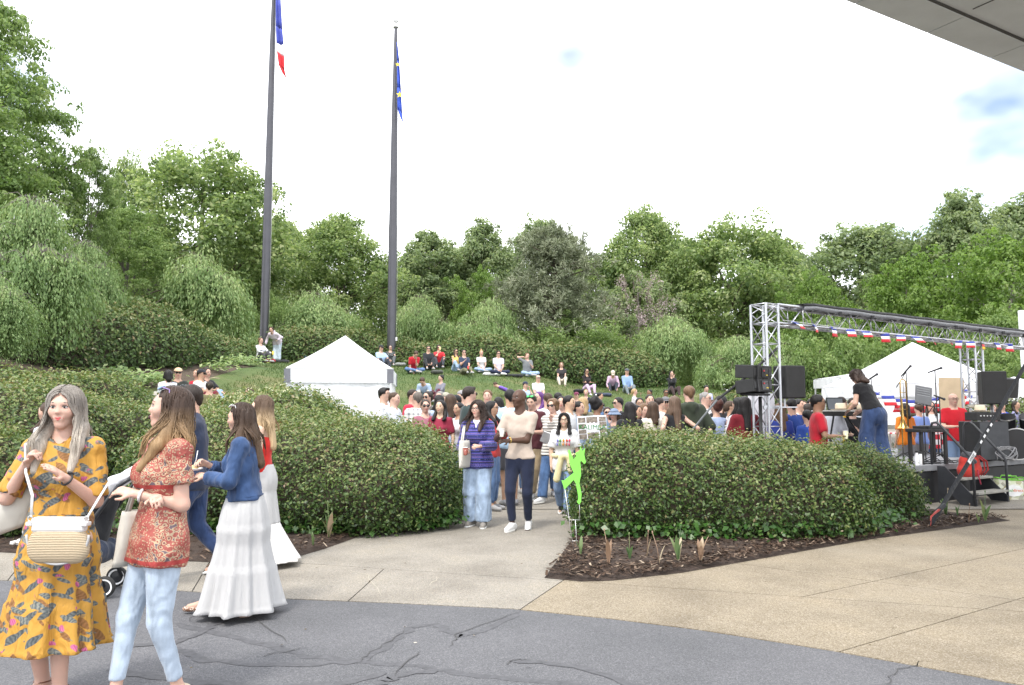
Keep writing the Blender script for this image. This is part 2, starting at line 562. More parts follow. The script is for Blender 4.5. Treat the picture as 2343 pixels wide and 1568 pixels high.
def sheet(name, xs, ys, zf, m, mask=None):
 X, Y = np.meshgrid(xs, ys, indexing='ij')
 V = np.stack([X, Y, zf(X, Y)], -1).reshape(-1, 3)
 nx, ny = len(xs), len(ys)
 i, j = np.meshgrid(np.arange(nx - 1), np.arange(ny - 1), indexing='ij')
 a = (i * ny + j).ravel()
 F = np.stack([a, a + ny, a + ny + 1, a + 1], 1)
 if mask is not None:
  c = V[F].mean(1); F = F[mask(c[:, 0], c[:, 1])]
 return link(name, np_mesh(name, V, F), None, m)
gx = np.unique(np.concatenate([np.linspace(-400, -40, 13), np.arange(-40, 40.1, .8), np.linspace(40, 400, 13)]))
gy = np.unique(np.concatenate([np.linspace(-60, 0, 10), np.arange(0, 60.1, .6), np.linspace(60, 600, 20)]))
tag(sheet('ground', gx, gy, lambda x, y: terr(x, y) - .03, M_SOIL), kind='structure')
def lawn_mask(x, y):
 r = np.hypot(x - 3, y - 16)
 return (r > 6.6) & (y > 14.5) & (x < 12) & (x > -11.2) & (y < 37 - .12 * np.abs(x)) & ~((x < -8.6) & (y < 27)) & ~((x < -5.2) & (y < 15.6))
lawn = tag(sheet('lawn', np.arange(-12, 13, .4), np.arange(13, 38, .4), lambda x, y: terr(x, y) - .002, M_LAWN, lawn_mask), kind='structure')
def plaza_mask(x, y): return (np.hypot(x - 3, y - 16) < 7.6) | ((y < 16) & (x > -4.5)) | ((x > 8) & (y < 30))
tag(sheet('plaza', np.arange(-5, 24, .5), np.arange(12.7, 30, .5), lambda x, y: terr(x, y) + .002 - .05 * (np.hypot(x - 3, y - 16) > 7.4) * (x < 8), M_AGG2, plaza_mask), kind='structure')

EDGE = [(-900, 1290), (-200, 1318), (0, 1327), (230, 1337), (430, 1352), (650, 1369), (900, 1379), (1170, 1392), (1400, 1415), (1600, 1440), (1900, 1487), (2140, 1530), (2342, 1567), (2700, 1640), (3300, 1790)]
def asphalt():
 poly = [gnd(*p) for p in EDGE]
 pts = [(p.x, p.y) for p in poly]
 pts = [(-40, pts[0][1] + 1)] + pts + [(40, pts[-1][1] - 2), (40, -30), (-40, -30)]
 mb = MB(); n = len(pts)
 mb.add([(x, y, -.006) for x, y in pts], [tuple(range(n))])
 o = mb.build('driveway', M_ASPH, None, fix=False)
 if o.data.polygons[0].normal.z < 0: o.data.flip_normals()
 return tag(o, kind='structure')
drive = asphalt()
def ribbon(pts, w, z, name, m, parent=None, seed=0):
 """thin irregular strip lying on the ground; pts in pixels"""
 rr = random.Random(seed)
 P = [gnd(*p) for p in pts]
 Q = []
 for a, b in zip(P, P[1:]):
  for k in range(6):
   Q.append(a.lerp(b, k / 6))
 Q.append(P[-1])
 Q = [Vector((q.x + rr.uniform(-.02, .02), q.y + rr.uniform(-.02, .02), z)) for q in Q]
 L, Rr = [], []
 for i, q in enumerate(Q):
  t = (Q[min(i + 1, len(Q) - 1)] - Q[max(i - 1, 0)]).normalized()
  nrm = Vector((-t.y, t.x, 0)); ww = w * rr.uniform(.6, 1.25) * (1 if 0 < i < len(Q) - 1 else .3)
  L.append(q + nrm * ww); Rr.append(q - nrm * ww)
 mb = MB(); mb.grid([L, Rr])
 o = mb.build(name, m, parent, fix=False)
 if o.data.polygons[0].normal.z < 0: o.data.flip_normals()
 return o
M_TAR = plain('tar_seal', (.079, .079, .086), .75, var=.3, scale=20, bump=.3)
M_CRK = plain('crack_dark', (.066, .065, .066), .95)
TARS = [[(400, 1425), (560, 1462), (700, 1500), (820, 1512), (960, 1523), (1090, 1545), (1300, 1560), (1420, 1590)],
  [(820, 1512), (880, 1478), (940, 1435), (990, 1425), (1050, 1455), (1110, 1440), (1190, 1400)],
  [(400, 1480), (470, 1510), (640, 1520), (820, 1512)], [(250, 1530), (420, 1556), (620, 1570), (760, 1566), (880, 1540)],
  [(1170, 1508), (1300, 1520), (1400, 1548), (1480, 1580)], [(860, 1568), (900, 1545), (1000, 1530)], [(255, 1480), (400, 1470), (470, 1440), (520, 1410)]]
for i, t_ in enumerate(TARS):
 ribbon(t_, .036, -.0045 + .0004 * i, 'crack_seal', M_TAR, drive, i)
for i, t_ in enumerate([[(820, 1512), (850, 1490), (930, 1440)], [(1030, 1480), (1050, 1445), (1190, 1398)], [(430, 1420), (470, 1390), (560, 1400), (660, 1470)], [(1150, 1520), (1180, 1508), (1210, 1508)], [(900, 1548), (960, 1490)], [(2020, 1568), (2060, 1530), (2120, 1512)], [(600, 1500), (700, 1480)]]):
 ribbon(t_, .004, -.001 + .0002 * i, 'crack', M_CRK, drive, 20 + i)

# paved apron: slabs cut apart along the joints, laid 6 mm above their bed
def in_half(poly, p, q, keep):
 """clip polygon to the side of line p-q"""
 out = []
 nx, ny = -(q[1] - p[1]), q[0] - p[0]
 L = math.hypot(nx, ny); nx /= L; ny /= L
 s = [((x - p[0]) * nx + (y - p[1]) * ny) * keep - .006 for x, y in poly]
 for i in range(len(poly)):
  a, b, sa, sb = poly[i], poly[(i + 1) % len(poly)], s[i], s[(i + 1) % len(poly)]
  if sa >= 0: out.append(a)
  if (sa < 0) != (sb < 0):
   t = sa / (sa - sb); out.append((a[0] + t * (b[0] - a[0]), a[1] + t * (b[1] - a[1])))
 return out
edge_pts = [(gnd(*p).x, gnd(*p).y) for p in EDGE]
apron = [(-30, edge_pts[0][1])] + edge_pts + [(30, edge_pts[-1][1] - 1), (30, 14.6), (-30, 14.6)]
def P2(px, py): g = gnd(px, py); return (g.x, g.y)
pieces = [apron]
def cut(p, q, test=lambda c: True):
 global pieces
 out = []
 for pl in pieces:
  c = (sum(x for x, y in pl) / len(pl), sum(y for x, y in pl) / len(pl))
  a, b = in_half(pl, p, q, 1), in_half(pl, p, q, -1)
  if len(a) > 2 and len(b) > 2 and test(c): out += [a, b]
  else: out.append(pl)
 pieces = out
cut(P2(680, 1288), P2(1245, 1326))
cut(P2(1190, 1394), P2(1285, 1330), lambda c: c[1] < 9.0)
cut(P2(1690, 1290), P2(2342, 1375), lambda c: c[0] > 0)
cut(P2(1950, 1482), P2(2342, 1367), lambda c: c[0] > 0)
cut(P2(1985, 1333), P2(2342, 1255), lambda c: c[0] > 2 and c[1] > 5)
cut(P2(440, 1352), P2(480, 1285), lambda c: c[0] < 0 and c[1] < 9)
cut(P2(800, 1372), P2(880, 1300), lambda c: c[0] < 0 and c[1] < 9)
cut(P2(20, 1325), P2(60, 1275), lambda c: c[0] < -2 and c[1] < 10)
bed = MB(); bed.add([(x, y, -.013) for x, y in apron], [tuple(range(len(apron)))])
pav = bed.build('pavement', plain('joint_filler', (.20, .19, .17), .95), None, fix=False)
if pav.data.polygons[0].normal.z < 0: pav.data.flip_normals()
tag(pav, kind='structure')
for i, pl in enumerate(pieces):
 mb = MB(); mb.prism(pl, -.012, 0.0)
 cx_, cy_ = sum(p[0] for p in pl) / len(pl), sum(p[1] for p in pl) / len(pl)
 path = cy_ > 9 and -3 < cx_ < 1.5
 mb.build('paving_slab', M_AGG if cx_ > .9 else M_AGG2, pav)
for i, t_ in enumerate([[(780, 1300), (840, 1315), (870, 1365)], [(985, 1340), (1000, 1318)]]):
 ribbon(t_, .004, .002 + .0003 * i, 'crack', plain('chalky_crack', (.36, .33, .27), .95), pav, 50 + i)

# planting beds
def bed_sheet(name, pix, world_tail, h, label):
 pts = [P2(*p) for p in pix] + world_tail
 mb = MB()
 bm = bmesh.new()
 vs = [bm.verts.new((x, y, .004)) for x, y in pts]
 f = bm.faces.new(vs)
 bmesh.ops.triangulate(bm, faces=[f])
 for _ in range(5):
  e = [x for x in bm.edges if x.calc_length() > .35]
  if not e: break
  bmesh.ops.subdivide_edges(bm, edges=e, cuts=1)
  bmesh.ops.triangulate(bm, faces=bm.faces[:])
 bnd = np.array(pts)
 for v in bm.verts:
  if v.is_boundary: continue
  d = 9
  for i in range(len(bnd)):
   a, b = bnd[i], bnd[(i + 1) % len(bnd)]
   t = np.clip(np.dot(np.array(v.co[:2]) - a, b - a) / (np.dot(b - a, b - a) + 1e-9), 0, 1)
   d = min(d, np.hypot(*(np.array(v.co[:2]) - a - t * (b - a))))
  v.co.z = .004 + h * min(1, d / .5) + random.uniform(-.008, .008)
 bmesh.ops.recalc_face_normals(bm, faces=bm.faces)
 me = bpy.data.meshes.new(name); bm.to_mesh(me); bm.free()
 if me.polygons[0].normal.z < 0: me.flip_normals()
 o = link(name, me, None, M_MULCH)
 tag(o, kind='structure')
 return pts
BED_L = bed_sheet('mulch_bed', [(-260, 1258), (0, 1264), (230, 1277), (440, 1285), (560, 1290), (645, 1285), (740, 1257), (850, 1218), (950, 1196), (1052, 1178), (1062, 1120)], [(-1.2, 15), (-14, 15), (-14, 9)], .05, '')
BED_R = bed_sheet('mulch_bed', [(1245, 1323), (1330, 1331), (1400, 1329), (1560, 1311), (1700, 1286), (1850, 1259), (2000, 1233), (2150, 1213), (2310, 1191), (2260, 1181), (2190, 1174), (2100, 1162), (1900, 1120)], [(1.25, 14.2), (1.0, 12.5)] + [P2(1322, 1180), P2(1305, 1240)], .05, '')
def scatter_chips(pts, n, keep):
 bx = np.array(pts); lo, hi = bx.min(0), bx.max(0)
 C = rng.uniform(lo, hi, (n * 3, 2))
 def inside(p):
  c = False
  for i in range(len(pts)):
   (x1, y1), (x2, y2) = pts[i], pts[i - 1]
   c ^= ((y1 > p[:, 1]) != (y2 > p[:, 1])) & (p[:, 0] < (x2 - x1) * (p[:, 1] - y1) / (y2 - y1 + 1e-9) + x1)
  return c
 m = np.zeros(len(C), bool) ^ inside(C)
 C = C[m]; C = C[keep(C[:, 0], C[:, 1])][:n]
 n = len(C)
 an = rng.uniform(0, 6.28, n); L = rng.uniform(.012, .05, n); W = rng.uniform(.004, .012, n)
 t = np.stack([np.cos(an), np.sin(an), rng.uniform(-.35, .35, n)], 1); b = np.stack([-np.sin(an), np.cos(an), rng.uniform(-.3, .3, n)], 1)
 c = np.concatenate([C, rng.uniform(.04, .065, n)[:, None]], 1)
 V = np.stack([c - t * L[:, None] - b * W[:, None], c + t * L[:, None] - b * W[:, None], c + t * L[:, None] + b * W[:, None], c - t * L[:, None] + b * W[:, None]], 1).reshape(-1, 3)
 F = np.arange(4 * n).reshape(-1, 4)
 o = link('bark_chips', np_mesh('bark_chips', V, F, False, np.repeat(rng.uniform(0, 1, n), 4)), None,
   leafmat('bark_chip', [(0, (.022, .014, .010)), (.6, (.07, .045, .032)), (.9, (.16, .115, .085)), (1, (.36, .29, .22))], 0.0, .9, .1))
 tag(o, 'brown bark chips spread over the planting bed', 'mulch', kind='stuff')
scatter_chips(BED_L, 9000, lambda x, y: (y < 11.2))
def litter():
 n = 150; X = rng.uniform(-5, 7, n); Y = rng.uniform(4.4, 9.6, n); Z = np.full(n, .006)
 C = np.stack([X, Y, Z], 1); a = rng.uniform(0, 6.28, n); s = rng.uniform(.006, .018, n)[:, None]
 t = np.stack([np.cos(a), np.sin(a), 0 * a], 1) * s; b = np.stack([-np.sin(a), np.cos(a), .3 + 0 * a], 1) * s * .55
 V = np.stack([C - t, C - b, C + t, C + b], 1).reshape(-1, 3)
 o = link('leaf_litter', np_mesh('leaf_litter', V, np.arange(4 * n).reshape(-1, 4), False, np.repeat(rng.uniform(0, 1, n), 4)), None, leafmat('litter_leaf', [(0, (.05, .035, .02)), (.6, (.16, .12, .07)), (1, (.5, .46, .4))], 0, .9, .1))
 tag(o, 'tiny dry leaves and scraps scattered on the paving', 'litter', kind='stuff')
litter()
scatter_chips(BED_R, 14000, lambda x, y: (y < 11.8))

# ------------------------------------------------------------------ foliage
def leaf_quads(C, N, Tn, L, W, var):
 """folded diamond leaves: centre, normal, long axis, half length, half width"""
 n = len(C)
 N = N / (np.linalg.norm(N, axis=1, keepdims=True) + 1e-9)
 Tn = Tn - N * (N * Tn).sum(1, keepdims=True)
 Tn = Tn / (np.linalg.norm(Tn, axis=1, keepdims=True) + 1e-9)
 B = np.cross(N, Tn)
 L = np.broadcast_to(L, (n,))[:, None]; W = np.broadcast_to(W, (n,))[:, None]
 V = np.stack([C - Tn * L, C - B * W + N * W * .35 - Tn * L * .1, C + Tn * L - N * L * .12, C + B * W + N * W * .35 - Tn * L * .1], 1).reshape(-1, 3)
 return V, np.arange(4 * n).reshape(-1, 4), np.repeat(var, 4)
def foliage(name, parts, m, parent):
 V, F, A, off = [], [], [], 0
 for v, f, a in parts:
  V.append(v); F.append(f + off); A.append(a); off += len(v)
 o = link(name, np_mesh(name, np.concatenate(V), np.concatenate(F), True, np.concatenate(A)), parent, m)
 o['kind'] = 'stuff'
 return o
def rdir(n):
 v = rng.normal(size=(n, 3)); return v / np.linalg.norm(v, axis=1, keepdims=True)
def wavy(X, Y, Z, s, seed=0):
 q = seed * 1.7
 return (np.sin(X * s + q + 1.3 * np.sin(Y * s * .7 + q)) * np.sin(Y * s * 1.1 + 2 * q + Z * s * .6) + .6 * np.sin(Z * s * 1.3 + X * s * .8 + q) * np.sin(X * s * 1.7 - Y * s * .9))

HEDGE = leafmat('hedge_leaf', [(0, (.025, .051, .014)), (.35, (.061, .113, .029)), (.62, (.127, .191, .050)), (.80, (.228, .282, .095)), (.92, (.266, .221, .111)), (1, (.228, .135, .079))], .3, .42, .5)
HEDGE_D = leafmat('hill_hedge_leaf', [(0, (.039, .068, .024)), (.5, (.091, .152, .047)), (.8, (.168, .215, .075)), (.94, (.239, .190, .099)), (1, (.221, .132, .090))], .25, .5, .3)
IVY = leafmat('ivy_leaf', [(0, (.02, .055, .012)), (.6, (.045, .12, .02)), (1, (.11, .21, .05))], .25, .35, .5)
FLOWER = leafmat('cream_blossom', [(0, (.55, .55, .28)), (1, (.75, .74, .55))], .3)
TWIG = plain('hedge_twigs', (.045, .036, .022), .95, var=.5, scale=25, bump=.8, bscale=40)

def hedge(name, label, prims, k, per_m2, leaf, m=HEDGE, h=.13, disp=.05, dscale=3.0, cat='hedge', group=None, flowers=0, seed=0, keep=None, loose=.07, brown=.16):
 """prims: list of capsules (a, b, ra, rb, y-stretch). Twiggy core and many small leaves on its skin"""
 f = Field()
 for (a, b, ra, rb, fl) in prims:
  f.cone(a, b, ra, rb, k, 'u', (0, 1, 0), fl)
 f.disp = lambda X, Y, Z: disp * wavy(X, Y, Z, dscale, seed) + .5 * disp * wavy(X, Y, Z, dscale * 2.7, seed + 3)
 V, F = f.build(h)
 zg = terr(V[:, 0], V[:, 1]) - .05
 base = V.mean(0); base = Vector((base[0], base[1], T(base[0], base[1])))
 Vc = V.copy(); Vc[:, 2] = np.maximum(Vc[:, 2], zg)
 root = empty(name, base, 0, label, cat, group)
 # leaves
 tri = np.concatenate([F[:, [0, 1, 2]], F[:, [0, 2, 3]]])
 A, B, Cc = V[tri[:, 0]], V[tri[:, 1]], V[tri[:, 2]]
 cr = np.cross(B - A, Cc - A); ar = .5 * np.linalg.norm(cr, axis=1); nr = cr / (2 * ar[:, None] + 1e-12)
 cen = (A + B + Cc) / 3
 ok = cen[:, 2] > terr(cen[:, 0], cen[:, 1]) + .04
 if keep is not None: ok &= keep(cen, nr)
 wgt = ar * ok
 n = int(per_m2 * wgt.sum())
 ti = rng.choice(len(tri), n, p=wgt / wgt.sum())
 r1, r2 = rng.uniform(0, 1, (2, n)); s = np.sqrt(r1)
 P = A[ti] * (1 - s)[:, None] + B[ti] * (s * (1 - r2))[:, None] + Cc[ti] * (s * r2)[:, None]
 nn = nr[ti]
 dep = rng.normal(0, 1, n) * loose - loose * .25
 sh = (rng.uniform(0, 1, n) < .05) & (wavy(P[:, 0], P[:, 1], P[:, 2], 9.0, seed + 2) > .5); dep[sh] = rng.uniform(.8, 2.6, sh.sum()) * loose
 P = P + nn * dep[:, None]
 Nl = nn * .8 + rdir(n) * .9 + np.array([0, 0, .35])
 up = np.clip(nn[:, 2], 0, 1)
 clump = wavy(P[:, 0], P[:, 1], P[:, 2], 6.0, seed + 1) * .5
 var = np.clip(.30 + .2 * rng.normal(size=n) + .36 * up + .12 * clump + dep / loose * .06, 0, .86)  # upward leaves coloured lighter, yellower: top light painted in, besides new growth
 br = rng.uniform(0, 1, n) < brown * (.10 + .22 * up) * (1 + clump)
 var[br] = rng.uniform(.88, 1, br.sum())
 sz = rng.uniform(.65, 1.25, n) * leaf
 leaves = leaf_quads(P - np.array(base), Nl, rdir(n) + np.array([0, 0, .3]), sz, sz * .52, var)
 # core, pulled inwards
 vn = np.zeros_like(V);
 for c in range(4): np.add.at(vn, F[:, c], np.cross(V[F[:, 1]] - V[F[:, 0]], V[F[:, 3]] - V[F[:, 0]]))
 vn /= np.linalg.norm(vn, axis=1, keepdims=True) + 1e-9
 link('branches', np_mesh('branches', Vc - vn * loose * 1.3 - np.array(base), F), root, TWIG)
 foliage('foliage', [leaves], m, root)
 if flowers:
  up = np.where(nn[:, 2] > .35)[0]
  cl = wavy(P[up, 0], P[up, 1], P[up, 2], 2.3, seed + 9)
  up = up[cl > .15]
  up = rng.choice(up, min(flowers, len(up)), replace=False)
  q = P[up] + nn[up] * .06
  foliage('blossom', [leaf_quads(q - np.array(base), rdir(len(q)) + nn[up] * .5, rdir(len(q)) + np.array([0, 0, 1.0]), leaf * .8, leaf * .33, rng.uniform(0, 1, len(q)))], FLOWER, root)
 return root
vis = lambda c, n: (n[:, 1] < .45) | (n[:, 2] > .25)
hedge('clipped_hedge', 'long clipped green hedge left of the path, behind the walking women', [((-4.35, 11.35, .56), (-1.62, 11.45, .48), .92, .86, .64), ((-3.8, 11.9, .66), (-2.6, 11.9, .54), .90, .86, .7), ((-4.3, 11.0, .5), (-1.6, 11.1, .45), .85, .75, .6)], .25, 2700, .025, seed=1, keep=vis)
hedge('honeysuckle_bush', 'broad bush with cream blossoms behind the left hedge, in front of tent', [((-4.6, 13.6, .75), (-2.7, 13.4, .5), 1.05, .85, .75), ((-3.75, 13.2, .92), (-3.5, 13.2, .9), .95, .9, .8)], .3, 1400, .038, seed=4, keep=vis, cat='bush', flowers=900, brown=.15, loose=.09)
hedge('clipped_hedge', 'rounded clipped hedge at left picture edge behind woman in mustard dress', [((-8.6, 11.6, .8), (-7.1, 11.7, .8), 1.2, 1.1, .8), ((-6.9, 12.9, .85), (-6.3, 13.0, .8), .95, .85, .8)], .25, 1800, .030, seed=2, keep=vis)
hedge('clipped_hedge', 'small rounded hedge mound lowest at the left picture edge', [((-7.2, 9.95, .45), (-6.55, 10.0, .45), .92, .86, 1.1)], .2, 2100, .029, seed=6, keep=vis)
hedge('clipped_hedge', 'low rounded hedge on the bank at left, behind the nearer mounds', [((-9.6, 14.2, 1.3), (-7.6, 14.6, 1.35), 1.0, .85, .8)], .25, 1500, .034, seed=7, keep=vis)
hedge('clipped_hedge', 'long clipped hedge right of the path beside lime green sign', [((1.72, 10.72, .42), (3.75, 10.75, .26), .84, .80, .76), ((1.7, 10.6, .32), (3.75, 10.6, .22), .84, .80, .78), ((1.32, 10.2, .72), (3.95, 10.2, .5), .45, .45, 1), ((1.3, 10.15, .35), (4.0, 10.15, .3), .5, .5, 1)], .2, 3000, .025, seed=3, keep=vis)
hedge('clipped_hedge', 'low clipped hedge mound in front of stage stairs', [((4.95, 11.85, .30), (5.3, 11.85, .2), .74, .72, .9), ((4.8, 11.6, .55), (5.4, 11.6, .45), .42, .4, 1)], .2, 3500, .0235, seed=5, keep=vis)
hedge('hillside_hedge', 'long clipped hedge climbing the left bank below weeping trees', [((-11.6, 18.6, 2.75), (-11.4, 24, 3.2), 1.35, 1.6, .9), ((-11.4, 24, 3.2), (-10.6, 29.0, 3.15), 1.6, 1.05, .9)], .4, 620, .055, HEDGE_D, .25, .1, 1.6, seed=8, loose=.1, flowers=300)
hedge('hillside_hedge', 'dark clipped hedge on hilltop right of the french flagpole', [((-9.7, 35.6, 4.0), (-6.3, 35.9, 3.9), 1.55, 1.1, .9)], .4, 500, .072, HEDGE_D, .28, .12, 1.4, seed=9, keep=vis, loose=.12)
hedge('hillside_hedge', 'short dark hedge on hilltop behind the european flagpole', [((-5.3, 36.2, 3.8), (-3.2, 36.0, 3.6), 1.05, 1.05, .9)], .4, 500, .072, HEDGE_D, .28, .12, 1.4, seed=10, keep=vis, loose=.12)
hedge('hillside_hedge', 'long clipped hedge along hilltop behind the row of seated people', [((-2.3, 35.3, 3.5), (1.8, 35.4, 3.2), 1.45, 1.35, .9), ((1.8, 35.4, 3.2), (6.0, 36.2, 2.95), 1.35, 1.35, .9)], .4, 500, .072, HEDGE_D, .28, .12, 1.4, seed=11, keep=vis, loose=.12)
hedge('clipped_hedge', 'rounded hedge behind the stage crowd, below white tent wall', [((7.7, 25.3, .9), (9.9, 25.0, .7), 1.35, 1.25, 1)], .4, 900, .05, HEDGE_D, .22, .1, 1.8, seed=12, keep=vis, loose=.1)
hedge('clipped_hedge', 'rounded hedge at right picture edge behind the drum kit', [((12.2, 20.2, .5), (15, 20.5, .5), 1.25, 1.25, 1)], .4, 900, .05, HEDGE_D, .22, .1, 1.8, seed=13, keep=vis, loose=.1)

def ivy(label, strip, n, ymax):
 """ground ivy along the foot of a hedge; strip of world points"""
 P = []
 for a, b in zip(strip, strip[1:]):
  L = math.dist(a, b)
  k = int(n * L)
  t = rng.uniform(0, 1, k)
  c = np.array(a) * (1 - t)[:, None] + np.array(b) * t[:, None] + rng.normal(0, .12, (k, 2))
  P.append(c)
 P = np.concatenate(P)
 z = rng.uniform(.05, .24, len(P))
 C = np.concatenate([P, z[:, None]], 1)
 s = rng.uniform(.025, .05, len(P))
 q = leaf_quads(C, rdir(len(P)) * .6 + np.array([0, -.4, .8]), rdir(len(P)), s, s * .8, np.clip(rng.normal(.5, .25, len(P)), 0, 1))
 o = foliage('ivy', [q], IVY, None)
 tag(o, label, 'ivy')
ivy('ivy creeping along the foot of the left hedge', [(-5.0, 9.75), (-3.2, 9.85), (-1.5, 10.15), (-.75, 10.7)], 260, 10.5)
ivy('ivy creeping along the foot of the right hedge', [(.85, 9.75), (1.8, 9.45), (3.4, 9.5), (4.25, 9.9), (5.3, 10.85)], 150, 10.5)

# grass blades on the slope
def grass():
 n = 75000
 X = rng.uniform(-9, 11, n); Y = rng.uniform(14.6, 36, n)
 ok = lawn_mask(X, Y) & lawn_mask(X + .4, Y) & lawn_mask(X - .4, Y) & lawn_mask(X, Y - .4)
 X, Y = X[ok], Y[ok]; n = len(X)
 Z = terr(X, Y)
 a = rng.uniform(0, 6.28, n); h = rng.uniform(.04, .11, n); w = rng.uniform(.006, .012, n)
 d = np.stack([np.cos(a), np.sin(a), 0 * a], 1); c = np.stack([X, Y, Z - .005], 1)
 lean = rng.normal(0, .4, (n, 2)) * h[:, None]
 tip = c + np.stack([lean[:, 0], lean[:, 1], h], 1)
 V = np.stack([c - d * w[:, None], c + d * w[:, None], tip], 1).reshape(-1, 3)
 var = np.clip(.45 + .3 * wavy(X, Y, 0 * X, .55, 4) + rng.normal(0, .2, n), 0, 1)
 o = link('grass', np_mesh('grass', V, np.arange(3 * n).reshape(-1, 3), True, np.repeat(var, 3)), None,
   leafmat('grass_blade', [(0, (.035, .075, .012)), (.5, (.07, .12, .025)), (.8, (.14, .16, .05)), (1, (.27, .22, .11))], .3))
 tag(o, 'short patchy grass on the amphitheatre slope', 'grass', kind='stuff')
grass()

# ------------------------------------------------------------------ trees
BARK = plain('bark', (.10, .08, .06), .95, var=.35, scale=12, bump=.8, bscale=30)
BARK_G = plain('bark_grey', (.16, .145, .125), .95, var=.3, scale=12, bump=.8, bscale=30)
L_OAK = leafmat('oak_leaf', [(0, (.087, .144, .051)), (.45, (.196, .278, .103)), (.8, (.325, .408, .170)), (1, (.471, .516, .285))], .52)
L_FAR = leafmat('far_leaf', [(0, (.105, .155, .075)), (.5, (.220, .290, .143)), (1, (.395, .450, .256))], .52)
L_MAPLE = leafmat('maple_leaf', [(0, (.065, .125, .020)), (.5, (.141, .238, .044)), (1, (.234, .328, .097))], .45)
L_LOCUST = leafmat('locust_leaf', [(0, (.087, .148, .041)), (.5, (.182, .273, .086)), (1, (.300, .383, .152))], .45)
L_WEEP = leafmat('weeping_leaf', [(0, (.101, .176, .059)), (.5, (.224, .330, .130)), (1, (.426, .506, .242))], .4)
L_PINE = leafmat('pine_needle', [(0, (.101, .125, .072)), (.5, (.202, .233, .146)), (1, (.343, .363, .253))], .2)
L_PINK = leafmat('lilac_blossom', [(0, (.30, .22, .24)), (1, (.55, .46, .48))], .3)

def limb(mb, a, b, r0, r1, sag=0.0, n=6, seg=5, wob=.06):
 a, b = Vector(a), Vector(b); L = (b - a).length
 pts, rs = [], []
 for i in range(seg + 1):
  t = i / seg
  p = a.lerp(b, t) + Vector((random.gauss(0, wob), random.gauss(0, wob), 0)) * L * (.5 if 0 < i < seg else 0)
  p.z += sag * L * t * (1 - t)
  pts.append(p); rs.append(r0 + (r1 - r0) * t)
 mb.tube(pts, rs, n, caps=False)
 return pts
def clump_leaves(cs, rs, per, leaf, flat=.75, drop=0.0, upb=.45, wid=.6):
 C, N, A = [], [], []
 for c, r in zip(cs, rs):
  k = max(8, int(per * rng.uniform(.7, 1.3)))
  d = rdir(k); q = rng.uniform(.25, 1, k)**.5
  p = d * q[:, None] * r * np.array([1, 1, flat]); p[:, 2] -= drop * r * q**2
  C.append(c + p); N.append(d * .7 + rdir(k) * .7 + np.array([0, 0, upb]))
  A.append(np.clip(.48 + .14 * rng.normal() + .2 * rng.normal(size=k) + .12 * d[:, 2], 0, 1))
 C, N, A = np.concatenate(C), np.concatenate(N), np.concatenate(A)
 s = rng.uniform(.6, 1.3, len(C)) * leaf
 return leaf_quads(C, N, rdir(len(C)), s, s * wid, A)

def deciduous(H, W, base, nc, per, leaf, flat=.75, tall=1.0, nl=9, drop=0.0, cr=.16, shape=1.0):
 """trunk mesh builder and leaf arrays for a crown H high, W wide"""
 mb = MB()
 top = Vector((random.uniform(-.05, .05) * W, random.uniform(-.05, .05) * W, H * .86))
 trunk = limb(mb, (0, 0, -.3), top, H * .021, H * .006, 0, 8, 8, .012)
 R0 = W / 2
 def env(z):                                   # crown half width at height z
  t = np.clip((z / H - base) / (1 - base), 0, 1)
  return R0 * (np.sin(math.pi * np.clip(t * .86 + .14, 0, 1))**.62) * shape + R0 * (1 - shape) * (1 - t)**.7
 tips = []
 for i in range(nl):
  t0 = random.uniform(max(base * .7, .18), .7)
  a = trunk[int(t0 * 8)]
  an = 2.4 * i + random.uniform(-.4, .4)
  zt = min(.97 * H, a.z + random.uniform(.12, .34) * H * tall)
  rr = float(env(zt)) * random.uniform(.65, .98)
  b = Vector((math.cos(an) * rr, math.sin(an) * rr, zt))
  pl = limb(mb, a, b, H * .010, H * .003, .12, 6, 6, .05)
  tips.append(b)
  for q in range(3):
   j = random.randint(2, 5)
   an2 = an + random.uniform(-1, 1)
   e = pl[j] + Vector((math.cos(an2), math.sin(an2), random.uniform(.1, .7))) * R0 * random.uniform(.25, .5)
   limb(mb, pl[j], e, H * .005, H * .0015, .05, 5, 4, .05)
   tips.append(e)
 cs = [np.array(t) for t in tips]
 while len(cs) < nc:
  z = (base + (1 - base) * rng.beta(1.3, 1.15)) * H
  an = rng.uniform(0, 6.283); rr = float(env(z)) * rng.uniform(.25, 1.0)**.5 * rng.uniform(.85, 1.08)
  cs.append(np.array([math.cos(an) * rr, math.sin(an) * rr, z]))
 cs = np.array(cs[:nc])
 rs = rng.uniform(.55, 1.25, len(cs)) * cr * W
 # small satellite sprays roughen the outline
 k = int(nc * 1.5)
 out = cs[rng.integers(0, nc, k)]; d = rdir(k); d[:, 2] = np.abs(d[:, 2]) * .8
 sat = out + d * (cr * W * rng.uniform(.8, 1.25, k))[:, None]
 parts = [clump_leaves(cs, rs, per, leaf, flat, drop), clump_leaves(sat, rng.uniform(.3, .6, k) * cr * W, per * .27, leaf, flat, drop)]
 return mb, parts

